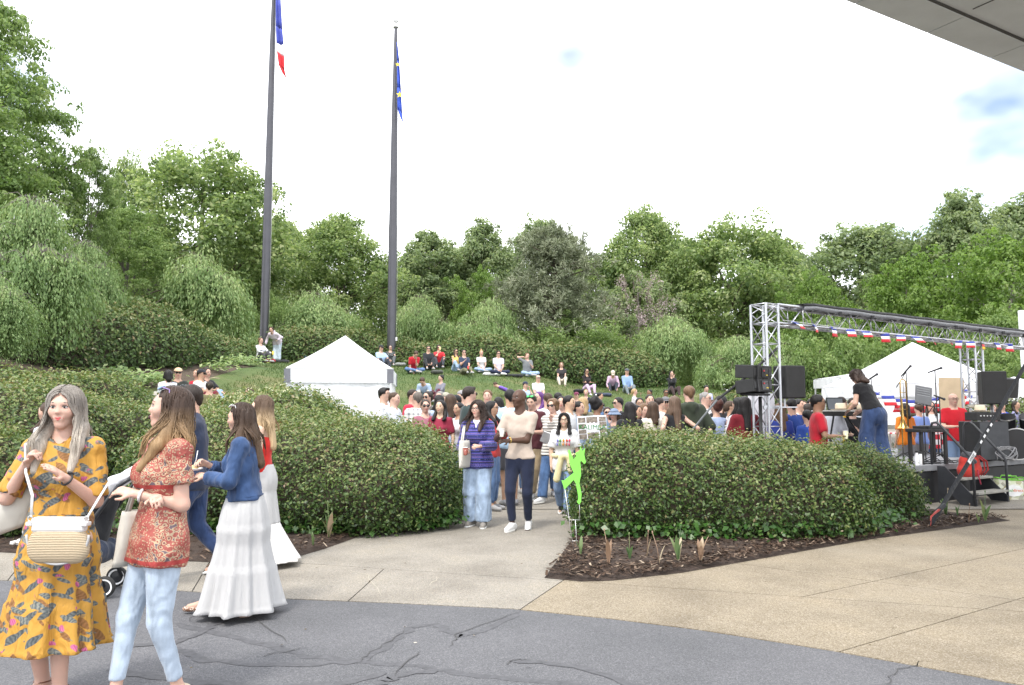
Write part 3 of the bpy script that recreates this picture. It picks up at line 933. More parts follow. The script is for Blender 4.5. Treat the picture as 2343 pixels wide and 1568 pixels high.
def weeping(H, W, nb, per, leaf, tiers=3):
 """low domed tree: arching boughs in overlapping mounds, every bough hung with leafy strands"""
 mb = MB()
 limb(mb, (0, 0, -.3), (.1, 0, H * .62), H * .035, H * .02, 0, 8, 6, .03)
 C, N, Tn, A = [], [], [], []
 mounds = [(0.0, 0.0, .97 * H, .22 * W)]
 for i in range(19):
  an = 2.4 * i + random.uniform(-.5, .5); q = .10 + .32 * ((i * 7) % 19) / 19
  mounds.append((math.cos(an) * q * W, math.sin(an) * q * W, H * (.95 - .50 * (q / .42)**1.5 + random.uniform(-.10, .07)), W * random.uniform(.09, .19)))
 for mi, (mx, my, mz, mr) in enumerate(mounds):
  nbm = int(nb * (.09 if mi == 0 else .048))
  st = Vector((.1, 0, H * .5))
  mb.tube([st, st.lerp(Vector((mx, my, mz)), .6) + Vector((0, 0, .08 * H)), (mx, my, mz - .03 * H)], [H * .011, H * .007, H * .002], 5, caps=False)
  shade = .09 * rng.normal()
  for b in range(nbm):
   an = rng.uniform(0, 6.283); rr = mr * rng.uniform(.05, 1)**.6
   p = np.array([mx + math.cos(an) * rr, my + math.sin(an) * rr, mz - .30 * mr * (rr / mr)**2 * 2.0])
   if b % 8 == 0: p = p + np.array([math.cos(an), math.sin(an), .5]) * mr * rng.uniform(.1, .45)
   if b % 9 == 0: mb.tube([(mx, my, mz - .04 * H), ((mx + p[0]) / 2, (my + p[1]) / 2, (mz + p[2]) / 2 + .02 * H), tuple(p)], [H * .003, H * .002, H * .001], 4, caps=False)
   Ls = max(.06 * H, min(p[2] - .03 * H, (p[2] if mi > 6 else H) * rng.uniform(.15, .7)) * (.25 + .75 * rr / mr))
   k = max(5, int(per * (.5 + Ls / H * 2.0)))
   u = rng.uniform(0, 1, k)
   q = np.stack([p[0] + math.cos(an) * .035 * W * u**.6 + rng.normal(0, .012 * W, k), p[1] + math.sin(an) * .035 * W * u**.6 + rng.normal(0, .012 * W, k), p[2] - Ls * u + rng.normal(0, .01 * H, k)], 1)
   C.append(q); N.append(rdir(k) * .7 + np.array([math.cos(an) * .8, math.sin(an) * .8, .6]))
   Tn.append(rdir(k) * .4 + np.array([math.cos(an) * .3, math.sin(an) * .3, -1.0])); A.append(np.clip(.60 + shade + .17 * rng.normal(size=k) - .2 * u, 0, 1))  # colour darkens down each strand, painting in lit tops and shaded undersides
 C, N, Tn, A = map(np.concatenate, (C, N, Tn, A))
 s = rng.uniform(.6, 1.3, len(C)) * leaf
 return mb, [leaf_quads(C, N, Tn, s, s * .42, A)]

def pine(H, W, leaf):
 mb = MB()
 tr = limb(mb, (0, 0, -.3), (.2, 0, H * .93), H * .024, H * .006, 0, 8, 9, .015)
 cs, ds = [], []
 for i in range(110):
  z = H * rng.uniform(.16, .97); t = z / H
  an = rng.uniform(0, 6.283); rr = W / 2 * (1.0 - .62 * max(0, (t - .35) / .65)**1.6) * rng.uniform(.5, 1.05)
  if t > .88: rr *= .7
  b = Vector((math.cos(an) * rr, math.sin(an) * rr, min(z + rr * .22, H)))
  if i % 2 == 0: limb(mb, (.1, 0, z), b, H * .008, H * .002, .06, 5, 4, .04)
  for q in range(9):
   s = rng.uniform(.45, 1.05)
   cs.append(np.array([b.x * s + rng.normal(0, .06 * W), b.y * s + rng.normal(0, .06 * W), z + (b.z - z) * s + rng.normal(0, .035 * H)])); ds.append(np.array([math.cos(an), math.sin(an), .5]))
 C, N, Tn, A = [], [], [], []
 for c, d in zip(cs, ds):
  k = 34; e = rdir(k) + d * .6 + np.array([0, 0, .25]); e /= np.linalg.norm(e, axis=1, keepdims=True)
  C.append(c + e * rng.uniform(.08, .5, (k, 1))); N.append(rdir(k)); Tn.append(e); A.append(np.clip(.5 + .15 * rng.normal() + .17 * rng.normal(size=k), 0, 1))
 C, N, Tn, A = map(np.concatenate, (C, N, Tn, A))
 return mb, [leaf_quads(C, N, Tn, leaf, leaf * .2, A)]

TREES = {}
def tree_proto(kind):
 if kind in TREES: return TREES[kind]
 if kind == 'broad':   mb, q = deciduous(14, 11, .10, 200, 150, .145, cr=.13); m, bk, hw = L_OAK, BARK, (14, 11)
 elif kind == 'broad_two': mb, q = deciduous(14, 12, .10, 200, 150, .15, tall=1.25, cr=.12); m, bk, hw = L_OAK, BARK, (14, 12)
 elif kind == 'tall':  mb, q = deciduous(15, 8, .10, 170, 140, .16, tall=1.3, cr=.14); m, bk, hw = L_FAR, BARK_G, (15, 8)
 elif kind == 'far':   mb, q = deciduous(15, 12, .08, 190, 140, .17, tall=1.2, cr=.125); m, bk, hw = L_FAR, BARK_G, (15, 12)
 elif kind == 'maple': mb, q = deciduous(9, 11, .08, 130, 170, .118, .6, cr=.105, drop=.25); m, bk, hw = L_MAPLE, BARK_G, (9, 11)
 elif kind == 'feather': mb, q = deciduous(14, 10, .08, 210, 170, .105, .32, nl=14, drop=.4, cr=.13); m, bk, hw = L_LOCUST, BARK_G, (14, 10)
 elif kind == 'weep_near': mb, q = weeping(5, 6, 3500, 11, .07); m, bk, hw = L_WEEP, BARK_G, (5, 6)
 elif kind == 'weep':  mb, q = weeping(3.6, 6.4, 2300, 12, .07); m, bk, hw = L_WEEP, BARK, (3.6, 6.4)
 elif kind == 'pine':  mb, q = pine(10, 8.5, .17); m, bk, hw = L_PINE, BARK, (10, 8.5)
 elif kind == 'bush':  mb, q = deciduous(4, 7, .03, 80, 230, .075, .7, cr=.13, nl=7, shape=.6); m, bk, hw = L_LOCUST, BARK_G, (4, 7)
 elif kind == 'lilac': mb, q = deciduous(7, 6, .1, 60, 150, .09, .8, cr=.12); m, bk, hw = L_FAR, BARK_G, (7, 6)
 tr = bpy.data.meshes.new('trunk'); tr.from_pydata(mb.v, [], mb.f); tr.polygons.foreach_set('use_smooth', [True] * len(tr.polygons)); tr.materials.append(bk)
 V, F, A, off = [], [], [], 0
 for v, f, a in q: V.append(v); F.append(f + off); A.append(a); off += len(v)
 cr = np_mesh('crown', np.concatenate(V), np.concatenate(F), True, np.concatenate(A)); cr.materials.append(m)
 ex = None
 if kind == 'lilac':
  cs = rdir(130) * np.array([2.9, 2.9, 2.6]) * rng.uniform(.5, 1.05, (130, 1)) + np.array([0, 0, 4.4])
  v, f, a = clump_leaves(cs, np.full(130, .28), 38, .06, 1.6)
  ex = np_mesh('blossom', v, f, True, a); ex.materials.append(L_PINK)
 TREES[kind] = (tr, cr, hw, ex)
 return TREES[kind]
def tree(kind, x0, x1, ytop, D, label, name='tree', group=None, rz=None, zs=0.0):
 tr, cr, (h0, w0), ex = tree_proto(kind)
 p = at((x0 + x1) / 2, ytop, D)
 g = T(p.x, D) - zs
 wid = (x1 - x0) / FPX * D * (1.12 if kind in ('broad', 'broad_two', 'tall', 'far') else 1)
 o = empty(name, (p.x, D, g), random.uniform(0, 6.28) if rz is None else rz, label, 'tree' if name != 'bush' else 'bush', group)
 s = wid / w0; sz = (p.z - g) / h0
 o.scale = (s, s, sz)
 for nm, me in (('trunk', tr), ('crown', cr), ('blossom', ex)):
  if me is None: continue
  c = bpy.data.objects.new(nm, me); COL.objects.link(c); c.parent = o
  if nm != 'trunk': c['kind'] = 'stuff'
 return o
GT = 'leafy trees behind the hill'
tree('feather', -190, 185, 10, 24, 'tallest feathery tree at the left picture edge', 'locust_tree')
tree('feather', -330, 120, 190, 21, 'lower feathery tree cut by the left picture edge', 'locust_tree')
tree('feather', 150, 275, 338, 27, 'slender young feathery tree with open branches, second from left edge', 'locust_tree')
tree('feather', 185, 400, 478, 31, 'bright green feathery tree above the left weeping trees', 'locust_tree')
tree('broad', 235, 365, 368, 46, 'narrow leafy tree between slender sapling and big oak', group=GT)
tree('broad', 300, 640, 352, 42, 'big broad leafy tree just left of the french flagpole', group=GT)
tree('broad_two', 540, 740, 515, 56, 'leafy tree directly right behind the french flagpole', group=GT)
tree('broad_two', 650, 905, 512, 50, 'rounded leafy tree midway between the two flagpoles', group=GT)
tree('tall', 905, 1065, 538, 58, 'upright tree with sky gaps just right of european flagpole', group=GT)
tree('tall', 1040, 1175, 516, 60, 'upright tree left of the grey pine', group=GT)
tree('far', 1150, 1310, 512, 66, 'distant tree crown rising behind the grey pine', group=GT)
tree('pine', 1120, 1405, 535, 42, 'grey green pine with wide crown in middle of the tree line', 'pine_tree')
tree('broad_two', 1360, 1590, 500, 56, 'tall leafy tree right of the pine, behind lilac blossoms', group=GT)
tree('broad', 1540, 1830, 512, 54, 'broad dark leafy tree behind the left truss tower', group=GT)
tree('lilac', 1365, 1555, 622, 46, 'tree with pale pink blossoms below the leafy trees', 'flowering_tree')
tree('far', 1815, 2130, 532, 62, 'wide distant tree behind the stage truss', group=GT)
tree('tall', 2105, 2300, 455, 58, 'tall thin-topped tree at upper right of the tree line', group=GT)
tree('tall', 2235, 2460, 465, 61, 'tallest tree cut by the right picture edge', group=GT)
tree('maple', 1940, 2230, 600, 40, 'bright green maple right of centre behind the truss beam', 'maple_tree')
tree('maple', 2090, 2480, 560, 36, 'large bright green maple at the right picture edge', 'maple_tree')
tree('maple', 1765, 1965, 640, 46, 'small bright green maple behind the truss corner', 'maple_tree')
tree('maple', 1030, 1180, 628, 50, 'yellow green tree left of the pine above weeping trees', 'maple_tree')
tree('far', 800, 1000, 640, 72, 'low distant tree behind the european flagpole', group=GT)
tree('far', 1680, 1880, 560, 72, 'distant tree behind the truss corner', group=GT)
tree('far', 1960, 2160, 570, 74, 'distant tree between wide tree and tall right trees', group=GT)
tree('far', 420, 640, 560, 62, 'distant tree low behind the french flagpole', group=GT)
tree('far', 960, 1140, 575, 76, 'distant tree behind the two upright trees', group=GT)
tree('far', 1440, 1660, 560, 74, 'distant tree behind the flowering tree', group=GT)
tree('far', 1260, 1420, 600, 75, 'distant tree between pine and flowering tree', group=GT)
GB = 'bushes behind the stage'
tree('bush', 1740, 2010, 742, 31, 'broad pale green bush left behind the white peaked tent', 'bush', GB)
tree('bush', 1930, 2190, 755, 33, 'green bush behind the peak of white tent', 'bush', GB)
tree('bush', 2150, 2420, 735, 32, 'dark green bush behind the right truss tower', 'bush', GB)
tree('bush', 2260, 2520, 800, 28, 'low green bush at right edge behind the speakers', 'bush', GB)
tree('bush', 1180, 1460, 738, 41, 'low bush behind hilltop hedge under the pine', 'bush')
tree('bush', 1500, 1760, 800, 42, 'low bush behind the dark weeping trunk', 'bush')
tree('bush', 560, 700, 690, 40, 'bush behind the french flagpole', 'bush')
GW = 'weeping trees along the bank'
tree('weep_near', -150, 120, 620, 15.2, 'low weeping tree cut by the left edge', 'weeping_tree', GW)
tree('weep_near', -95, 235, 440, 17.5, 'nearest weeping tree at left picture edge', 'weeping_tree', GW)
tree('weep_near', 90, 305, 545, 22, 'dark weeping tree behind the nearest one at left', 'weeping_tree', GW)
tree('weep', 290, 615, 572, 31, 'big weeping tree left of the french flagpole', 'weeping_tree', GW)
tree('weep', 590, 850, 660, 38.5, 'weeping tree between the two flagpoles above dark hedge', 'weeping_tree', GW)
tree('weep', 865, 1060, 668, 39, 'weeping tree right behind the european flagpole', 'weeping_tree', GW)
tree('weep', 1020, 1225, 676, 39.5, 'weeping tree above hedge left of the pine', 'weeping_tree', GW)
tree('weep', 1425, 1650, 712, 38, 'weeping tree with dark trunk above person in black', 'weeping_tree', GW)
tree('weep', 1585, 1790, 762, 34, 'weeping tree behind the left loudspeaker stack', 'weeping_tree', GW)
tree('weep', 1690, 1900, 775, 31, 'weeping tree behind the truss tower and grey loudspeaker', 'weeping_tree', GW)

# small bed plants: fading tulips and iris tufts
M_TUL = leafmat('tulip_leaf', [(0, (.09, .16, .07)), (.6, (.15, .23, .10)), (1, (.24, .28, .13))], .3)
M_DRY = leafmat('dry_leaf', [(0, (.24, .15, .10)), (.6, (.40, .28, .20)), (1, (.5, .42, .30))], .2)
def bed_plant(px, py, h, nleaf, label, dry=0.0, stalk=True, z=.05, group='fading tulips in the planting beds', spread=.35):
 g = gnd(px, py, z)
 root = empty('tulip', (g.x, g.y, z), random.uniform(0, 6), label, 'plant', group)
 for i in range(nleaf):
  an = 6.283 * i / nleaf + random.uniform(-.5, .5); L = h * random.uniform(.5, .85); sp = spread * random.uniform(.5, 1.2)
  Lr, Rr = [], []
  for k in range(7):
   t = k / 6
   c = Vector((math.cos(an) * sp * L * t**1.5, math.sin(an) * sp * L * t**1.5, L * t * (1 - .25 * sp * t)))
   w = .022 * (h / .3) * math.sin(math.pi * (t * .85 + .12))**.8 * (1 if k < 6 else .05)
   s = Vector((-math.sin(an), math.cos(an), 0)) * w
   Lr.append(c + s + Vector((0, 0, w * .3))); Rr.append(c - s + Vector((0, 0, w * .3)))
  mb = MB(); mb.grid([Lr, Rr])
  o = mb.build('leaf', M_DRY if random.random() < dry else M_TUL, root, True)
  a = o.data.attributes.new('var', 'FLOAT', 'POINT'); a.data.foreach_set('value', [random.random()] * len(o.data.vertices))
 if stalk:
  mb = MB(); q = Vector((random.uniform(-.06, .06), random.uniform(-.06, .06), h))
  mb.tube([(0, 0, 0), (q.x * .3, q.y * .3, h * .5), q], [.004, .0035, .003], 6)
  mb.ball(q, (.008, .008, .018), 6)
  o = mb.build('stalk', M_DRY if random.random() < max(dry, .3) else M_TUL, root, True)
  a = o.data.attributes.new('var', 'FLOAT', 'POINT'); a.data.foreach_set('value', [random.random()] * len(o.data.vertices))
for (px, py, h, n, dry, st, lab) in [
 (1328, 1268, .26, 3, 0, False, 'pale green tulip at the foot of lime green sign'), (1392, 1290, .33, 2, 1, True, 'dried tulip stalk right of the lime sign'),
 (1440, 1280, .26, 4, .1, True, 'green tulip tuft second from the lime sign'), (1480, 1275, .27, 1, 1, True, 'thin dry tulip stem in middle of right bed'),
 (1508, 1290, .3, 1, 1, True, 'withered pinkish tulip stem in right bed'), (1551, 1282, .34, 4, .2, True, 'green tulip with tall dry stalks in right bed'),
 (1603, 1283, .34, 9, .6, False, 'large half dried tan tulip tuft in right bed'), (716, 1248, .2, 3, .1, True, 'small green tulip at edge of left bed'),
 (752, 1230, .42, 6, .2, True, 'tall tulip tuft with dry tips in left bed'), (490, 1215, .5, 6, .1, False, 'tall blade leaved tuft behind the denim jacket woman'),
 (2090, 1168, .3, 5, 0, True, 'tulip tuft just right of the low hedge mound'), (2108, 1172, .33, 5, 0, True, 'tulip tuft left of black strap end'), (2163, 1178, .38, 9, 0, True, 'dense tulip tuft beside the black strap'),
 (2190, 1180, .2, 3, .2, False, 'sprawling pale leaf tuft right of the strap'), (2216, 1196, .25, 1, 1, True, 'dried tulip stem in front of the stage stairs'), (2238, 1196, .17, 4, .6, False, 'yellowing tulip tuft near the bed corner'),
 (2254, 1192, .4, 4, 0, True, 'tulip with tall seed stalk nearest the bed corner')]:
 bed_plant(px, py, h, n, lab, dry, st)
for i, (px, py, D) in enumerate([(255, 872, 18.5), (290, 876, 18.2), (330, 866, 19), (360, 862, 19.5), (505, 838, 24), (540, 830, 26), (575, 828, 27)]):
 p = at(px, py, D)
 lab = ['leafy clump on the bank furthest left', 'leafy clump on bank second from left', 'leafy clump on the bank left of the seated group', 'upright leafy clump beside the seated group on bank', 'leafy clump right of the black cap man on bank', 'leafy clump below the left hedge end', 'leafy clump at the mulch edge by red blanket'][i]
 root = empty('hosta', (p.x, D, T(p.x, D)), 0, lab, 'plant', 'leafy clumps on the left bank')
 C = rng.normal(0, .22, (150, 3)) * np.array([1.3, 1, .4]) + np.array([0, 0, .2])
 s = rng.uniform(.05, .1, 150)
 foliage('foliage', [leaf_quads(C, rdir(150) * .5 + np.array([0, -.3, 1]), rdir(150), s, s * .5, np.clip(rng.normal(.6, .25, 150), 0, 1))], L_WEEP, root)

# ------------------------------------------------------------------ canopy of the building overhead
M_SOFF = plain('painted_soffit', (.60, .63, .65), .85, var=.12, scale=1.2, bump=.15, bscale=25)
M_DARKJ = plain('soffit_joint', (.07, .07, .066), .9)
M_BLACK = plain('black_metal', (.016, .016, .018), .5, var=.2)
def canopy():
 zc = 6.3
 A, B = gnd(1930, 0, zc), gnd(2342, 165, zc)
 u = (B - A).normalized(); w = Vector((u.y, -u.x, 0))          # towards the building, right and back
 root = empty('building_canopy', (A.x, A.y, 0), 0, 'grey concrete canopy soffit overhanging the top right corner', 'canopy')
 def q(a, b, z): return A + u * a + w * b + Vector((0, 0, z - zc)) - Vector((A.x, A.y, 0))
 M = Matrix(((u.x, w.x, 0, 0), (u.y, w.y, 0, 0), (0, 0, 1, zc), (0, 0, 0, 1)))
 L0, L1 = -1.2, 14.0
 mb = MB(); mb.box(((L0 + L1) / 2, 4.5, .30), (L1 - L0, 8.0, .55), M=M)
 mb.build('slab', M_SOFF, root)
 k = L0
 while k < L1:                                                    # edge fascia in separate lengths
  mb = MB(); mb.box((k + .7, .235, .26), (1.385, .47, .52), M=M); mb.build('fascia_panel', M_SOFF, root, bevel=.006); k += 1.4
 mb = MB(); mb.box(((L0 + L1) / 2, .485, .03), (L1 - L0, .03, .05), M=M); mb.build('drip_groove', M_DARKJ, root)
 for a in (1.55, 4.4, 7.2):
  mb = MB(); mb.box((a, 2.8, .021), (.012, 4.4, .008), M=M); mb.build('joint', M_DARKJ, root)
 mb = MB(); mb.box((3.15, 1.75, .012), (.62, .34, .03), M=M)
 lf = mb.build('light_fixture', M_SOFF, root)
 mb = MB(); mb.box((3.15, 1.75, -.006), (.40, .16, .012), M=M); mb.build('vent_opening', M_BLACK, lf)
 # two columns carry it outside the view
 for a, b in ((9.5, 4.0), (9.5, 7.6)):
  mb = MB(); p = M @ Vector((a, b, 0)); mb.box((p.x, p.y, zc / 2), (.5, .5, zc)); c = mb.build('column', M_SOFF, root)
  c.location = (-A.x, -A.y, 0)
canopy()

# ------------------------------------------------------------------ flagpoles and flags
M_POLE = plain('dark_pole', (.075, .075, .085), .4, metal=.4, var=.12, scale=2)
M_STEEL = plain('pale_steel', (.62, .62, .62), .3, metal=.7, var=.05)
def flagpole(px_base, py_base, D, px_top, py_top, r0, r1, label, finial):
 b = at(px_base, py_base, D); t = at(px_top, py_top, D)
 z0 = T(b.x, D); x = b.x
 root = empty('flagpole', (x, D, z0), 0, label, 'flagpole', 'tall dark flagpoles')
 Hh = t.z - z0
 mb = MB(); mb.lathe([(r0, -.3), (r0, 0), (r0, Hh * .4), (r0 * .95, Hh * .41), ((r0 * .55 + r1 * .45), Hh * .75), (r1, Hh)], n=20); mb.build('pole', M_POLE, root, 'auto')
 mb = MB(); mb.lathe([(r0 * 1.6, 0), (r0 * 1.6, .08), (r0 * 1.15, .16)], n=20); mb.build('base_collar', M_POLE, root, 'auto')
 mb = MB(); mb.tube([(r0 + .04, -.02, 1.2), (r0 * .8 + .05, -.02, Hh * .5), (r1 + .04, -.02, Hh - .3)], .008, 5); mb.build('halyard', plain('white_rope', (.7, .7, .68), .8), root, True)
 mb = MB(); mb.box((r0 + .03, -.02, 1.2), (.08, .05, .16)); mb.build('cleat', M_STEEL, root)
 if finial:
  mb = MB(); mb.lathe([(r1 * .9, Hh), (r1 * 1.8, Hh + .05), (r1 * 1.8, Hh + .09), (r1 * .5, Hh + .12), (r1 * .35, Hh + .32)], n=16); mb.build('truck', M_STEEL, root, 'auto')
  mb = MB(); mb.ball((0, 0, Hh + .42), .15, 14); mb.build('ball_finial', plain('white_ball', (.8, .8, .82), .25), root, True)
 return root, x, D
def flag_mesh(x, D, rows, name, mats, label, stars=()):
 """hanging flag. rows: list of (z, x_left, x_right, material index)"""
 root_z = rows[0][0]
 mb = MB(); NCOL = 9
 for (a, b) in zip(rows, rows[1:]):
  mb.cur = a[3]
  Pts = []
  for k in range(5):
   t = k / 4
   z = a[0] + (b[0] - a[0]) * t; xl = a[1] + (b[1] - a[1]) * t; xr = a[2] + (b[2] - a[2]) * t
   row = []
   for j in range(NCOL):
    s = j / (NCOL - 1)
    zz = z - (a[4] + (b[4] - a[4]) * t) * s
    row.append((xl + (xr - xl) * s - x, .10 * math.sin(s * 9 + z * .8) * (.3 + s * .7), zz - root_z))
   Pts.append(row)
  mb.grid(Pts)
 o = mb.build(name, mats, None, True, fix=False)
 o.location = (x, D, root_z)
 o.modifiers.new('solid', 'SOLIDIFY').thickness = .006
 tag(o, label, 'flag')
 return o
DP1, DP2 = 36.5, 35.5
f1, x1_, _ = flagpole(603, 790, DP1, 632, -110, .19, .07, 'dark flagpole with french flag, left of the two poles', True)
f2, x2_, _ = flagpole(895, 795, DP2, 907, 66, .20, .075, 'dark flagpole with european flag and white ball on top', True)
M_FB = cloth((.055, .075, .36)); M_FW = cloth((.75, .76, .78)); M_FR = cloth((.55, .035, .045)); M_EU = cloth((.045, .10, .52)); M_STAR = plain('flag_star_yellow', (.8, .65, .06), .7)
def flag_rows(pts, D, slants):
 out = []
 for (py, xl, xr, mi), sl in zip(pts, slants):
  a, b = at(xl, py, D), at(xr, py, D)
  out.append((a.z, a.x, b.x, mi, sl))
 return out
FD1 = DP1 - .3
fo = flag_mesh(at(634, 50, FD1).x, FD1, flag_rows([(-60, 630, 633, 0), (0, 631, 641, 0), (60, 631, 646, 0), (100, 632, 650, 1), (118, 633, 652, 2), (148, 637, 653, 2), (166, 645, 658, 2)], FD1, [0, 0, .2, .1, .3, .35, .4]), 'french_flag', [M_FB, M_FW, M_FR], 'limp blue white red flag hanging from the left flagpole')
FD2 = DP2 - .3
eu = flag_mesh(at(910, 180, FD2).x, FD2, flag_rows([(98, 907, 909, 0), (140, 908, 914, 0), (200, 908, 917.5, 0), (250, 909, 920, 0), (268, 915, 922, 0)], FD2, [0, 0, .1, .2, .3]), 'european_flag', [M_EU], 'limp blue flag with yellow stars hanging from the right flagpole')
for (px, py, r) in ((909.5, 148, .11), (914, 217, .17)):
 p = at(px, py, FD2 - .16)
 mb = MB(); pts = []
 for k in range(10):
  a = math.pi / 2 + k * math.pi / 5; rr = r if k % 2 == 0 else r * .42
  pts.append((math.cos(a) * rr, math.sin(a) * rr))
 mb.prism(pts, -.004, .004, M=Matrix.Translation((p.x - eu.location.x, p.y - eu.location.y, p.z - eu.location.z)) @ Matrix.Rotation(R(90), 4, 'X'))
 mb.build('star', M_STAR, eu)

# ------------------------------------------------------------------ tents
def mat_fabric():
 t = NT('tent_fabric'); v = t.coord()
 n = t.noise(t.coord((1, 1, .5), rot=(0, R(30), 0)), 3, 3, .5, 1.2)
 t.color((.80, .81, .84)); t.b.inputs['Roughness'].default_value = .6
 tr = t.new('BsdfTranslucent'); tr.inputs['Color'].default_value = (.8, .82, .86, 1)
 mx = t.new('MixShader'); mx.inputs[0].default_value = .25
 t.bump(n.outputs['Fac'], .5, .12)
 t.k(t.b.outputs[0], mx.inputs[1]); t.k(tr.outputs[0], mx.inputs[2]); t.k(mx.outputs[0], t.n['Material Output'].inputs['Surface'])
 return t.m
M_TENT = mat_fabric()
M_GREYC = cloth((.16, .165, .19))
def tent(cx, cy, rz, size, eave, peak, label, walls=(), corners=True, z0=None, sag=.14, val=.32):
 z0 = T(cx, cy)
 if not corners: eave, peak = eave - z0, peak - z0
 root = empty('white_tent', (cx, cy, z0), rz, label, 'tent', 'white festival tents')
 h = size / 2
 cs = [(-h, -h), (h, -h), (h, h), (-h, h)]
 for i in range(4):                                            # four roof panels
  a, b = Vector((*cs[i], eave)), Vector((*cs[(i + 1) % 4], eave)); p = Vector((0, 0, peak))
  rows = []
  for r in range(13):
   t = r / 12; row = []
   for k in range(9):
    s = k / 8
    e = a.lerp(b, s); q = e.lerp(p, t)
    q.z -= sag * size * (math.sin(math.pi * min(1, t * 1.02)) ** 1.0) * (.55 - .12 * math.cos(2 * math.pi * s)) * .5
    q.z += .03 * abs(s - .5) * (1 - t)
    row.append(q)
   rows.append(row)
  mb = MB(); mb.grid(rows); mb.build('roof_panel', M_TENT, root, True)
  nrm = Vector(((a + b).x, (a + b).y, 0)).normalized()
  rows = []                                                 # valance
  for r in range(4):
   rows.append([a.lerp(b, k / 16) + nrm * (.015 + .012 * math.sin(k * 1.9 + r)) + Vector((0, 0, -.01 - val * r / 3)) for k in range(17)])
  mb = MB(); mb.grid(rows); mb.build('valance', M_TENT, root, True)
  if i in walls:
   rows = []
   for r in range(9):
    rows.append([a.lerp(b, k / 16) - nrm * (.03 + .025 * math.sin(k * .9 + r * .7) * math.sin(r * .5 + k * .4)) + Vector((0, 0, -val + .02 - (eave - val - .05) * r / 8)) for k in range(17)])
   mb = MB(); mb.grid(rows); mb.build('side_wall', M_TENT, root, True)
 for i, (x, y) in enumerate(cs):
  mb = MB(); mb.box((x * .975, y * .975, eave / 2), (.045, .045, eave)); mb.build('leg', M_STEEL, root)
  if corners:
   mb = MB()
   for dx, dy in ((1, 0), (0, 1)):
    mb.box((x * 1.012 - dx * math.copysign(.07, x) + dy * math.copysign(.012, x), y * 1.012 - dy * math.copysign(.07, y) + dx * math.copysign(.012, y), eave - val * .5 - .01), (.15 if dx else .012, .15 if dy else .012, val))
   mb.build('corner_patch', M_GREYC, root)
 return root
# left tent: front corner seen at x = 905, left corner at 652
pa, pb = at(653, 842, 20.2), at(897, 845, 20.5)
vx = pb - pa; L = math.hypot(vx.x, vx.y); an = math.atan2(vx.y, vx.x)
cxy = (pa + pb) / 2 + Vector((-math.sin(an), math.cos(an), 0)) * L / 2
tent(cxy.x, cxy.y, an, L, (pa.z + pb.z) / 2 - T(cxy.x, cxy.y), at(805, 768, cxy.y).z - T(cxy.x, cxy.y), 'white pop-up tent with side walls and grey corner patches below the flagpoles', walls=(0, 1), val=.36, sag=.05)
tent(at(2092, 900, 21.5).x, 21.5, R(12), 3.4, at(2092, 884, 21.5).z, at(2095, 783, 21.5).z, 'large white peaked tent behind the stage', walls=(), corners=False, sag=.085)
tent(at(1975, 880, 27.5).x, 28, R(2), 2.2, 2.8, 3.0, 'low white tent with closed wall left behind the peaked tent', walls=(0,), corners=False, sag=.02)
tent(at(2345, 900, 24).x, 24.5, R(10), 3.0, at(2345, 902, 24.5).z, at(2340, 862, 24.5).z, 'small white tent at the right picture edge behind drums', corners=False, sag=.12)
tent(at(2165, 905, 31).x, 31, R(-8), 3.0, at(2165, 915, 31).z, at(2165, 886, 31).z, 'distant white tent seen under the peaked tent', corners=False, sag=.1)

# ------------------------------------------------------------------ stage
U = Vector((.835, .551, 0)).normalized(); W = Vector((-.551, .835, 0)).normalized()
SQ = Vector((7.29, 13.52, 0))
SM = Matrix(((U.x, W.x, 0, SQ.x), (U.y, W.y, 0, SQ.y), (0, 0, 1, 0), (0, 0, 0, 1)))     # stage frame: a along U, b away
SRZ = math.atan2(U.y, U.x)
DECK = .66
def sp(a, b, z): return SM @ Vector((a, b, z))
def local(px, py, D):
 p = at(px, py, D); return SM.inverted() @ p
M_DECK = plain('stage_deck', (.22, .225, .24), .7, var=.2, scale=3)
M_STB = plain('stage_black', (.012, .012, .014), .6, var=.3)
M_STG = plain('stair_steel', (.030, .032, .037), .5, var=.2)
M_ALU = plain('aluminium', (.50, .51, .54), .32, metal=.85, var=.06)
def stage():
 root = empty('stage', sp(0, 0, 0), SRZ, 'low black stage platform behind the right hedge', 'stage')
 k = -2.9
 while k < 6.9:
  for b in (0, 2.0):
   mb = MB(); mb.box((k + .98, b + 1.0, DECK - .05), (1.95, 1.98, .10)); mb.build('deck_panel', M_DECK, root, bevel=.006)
  k += 1.96
 mb = MB(); mb.box((2.0, .06, (DECK - .12) / 2), (9.7, .02, DECK - .12)); mb.box((-2.86, 2, (DECK - .12) / 2), (.02, 3.9, DECK - .12)); mb.build('skirt', M_STB, root)
 for k in range(6):
  for b in (.1, 3.9):
   mb = MB(); mb.tube([(-2.8 + k * 1.92, b + .04, 0), (-2.8 + k * 1.92, b + .04, DECK - .1)], .025, 8); mb.build('leg', M_STG, root)
stage()
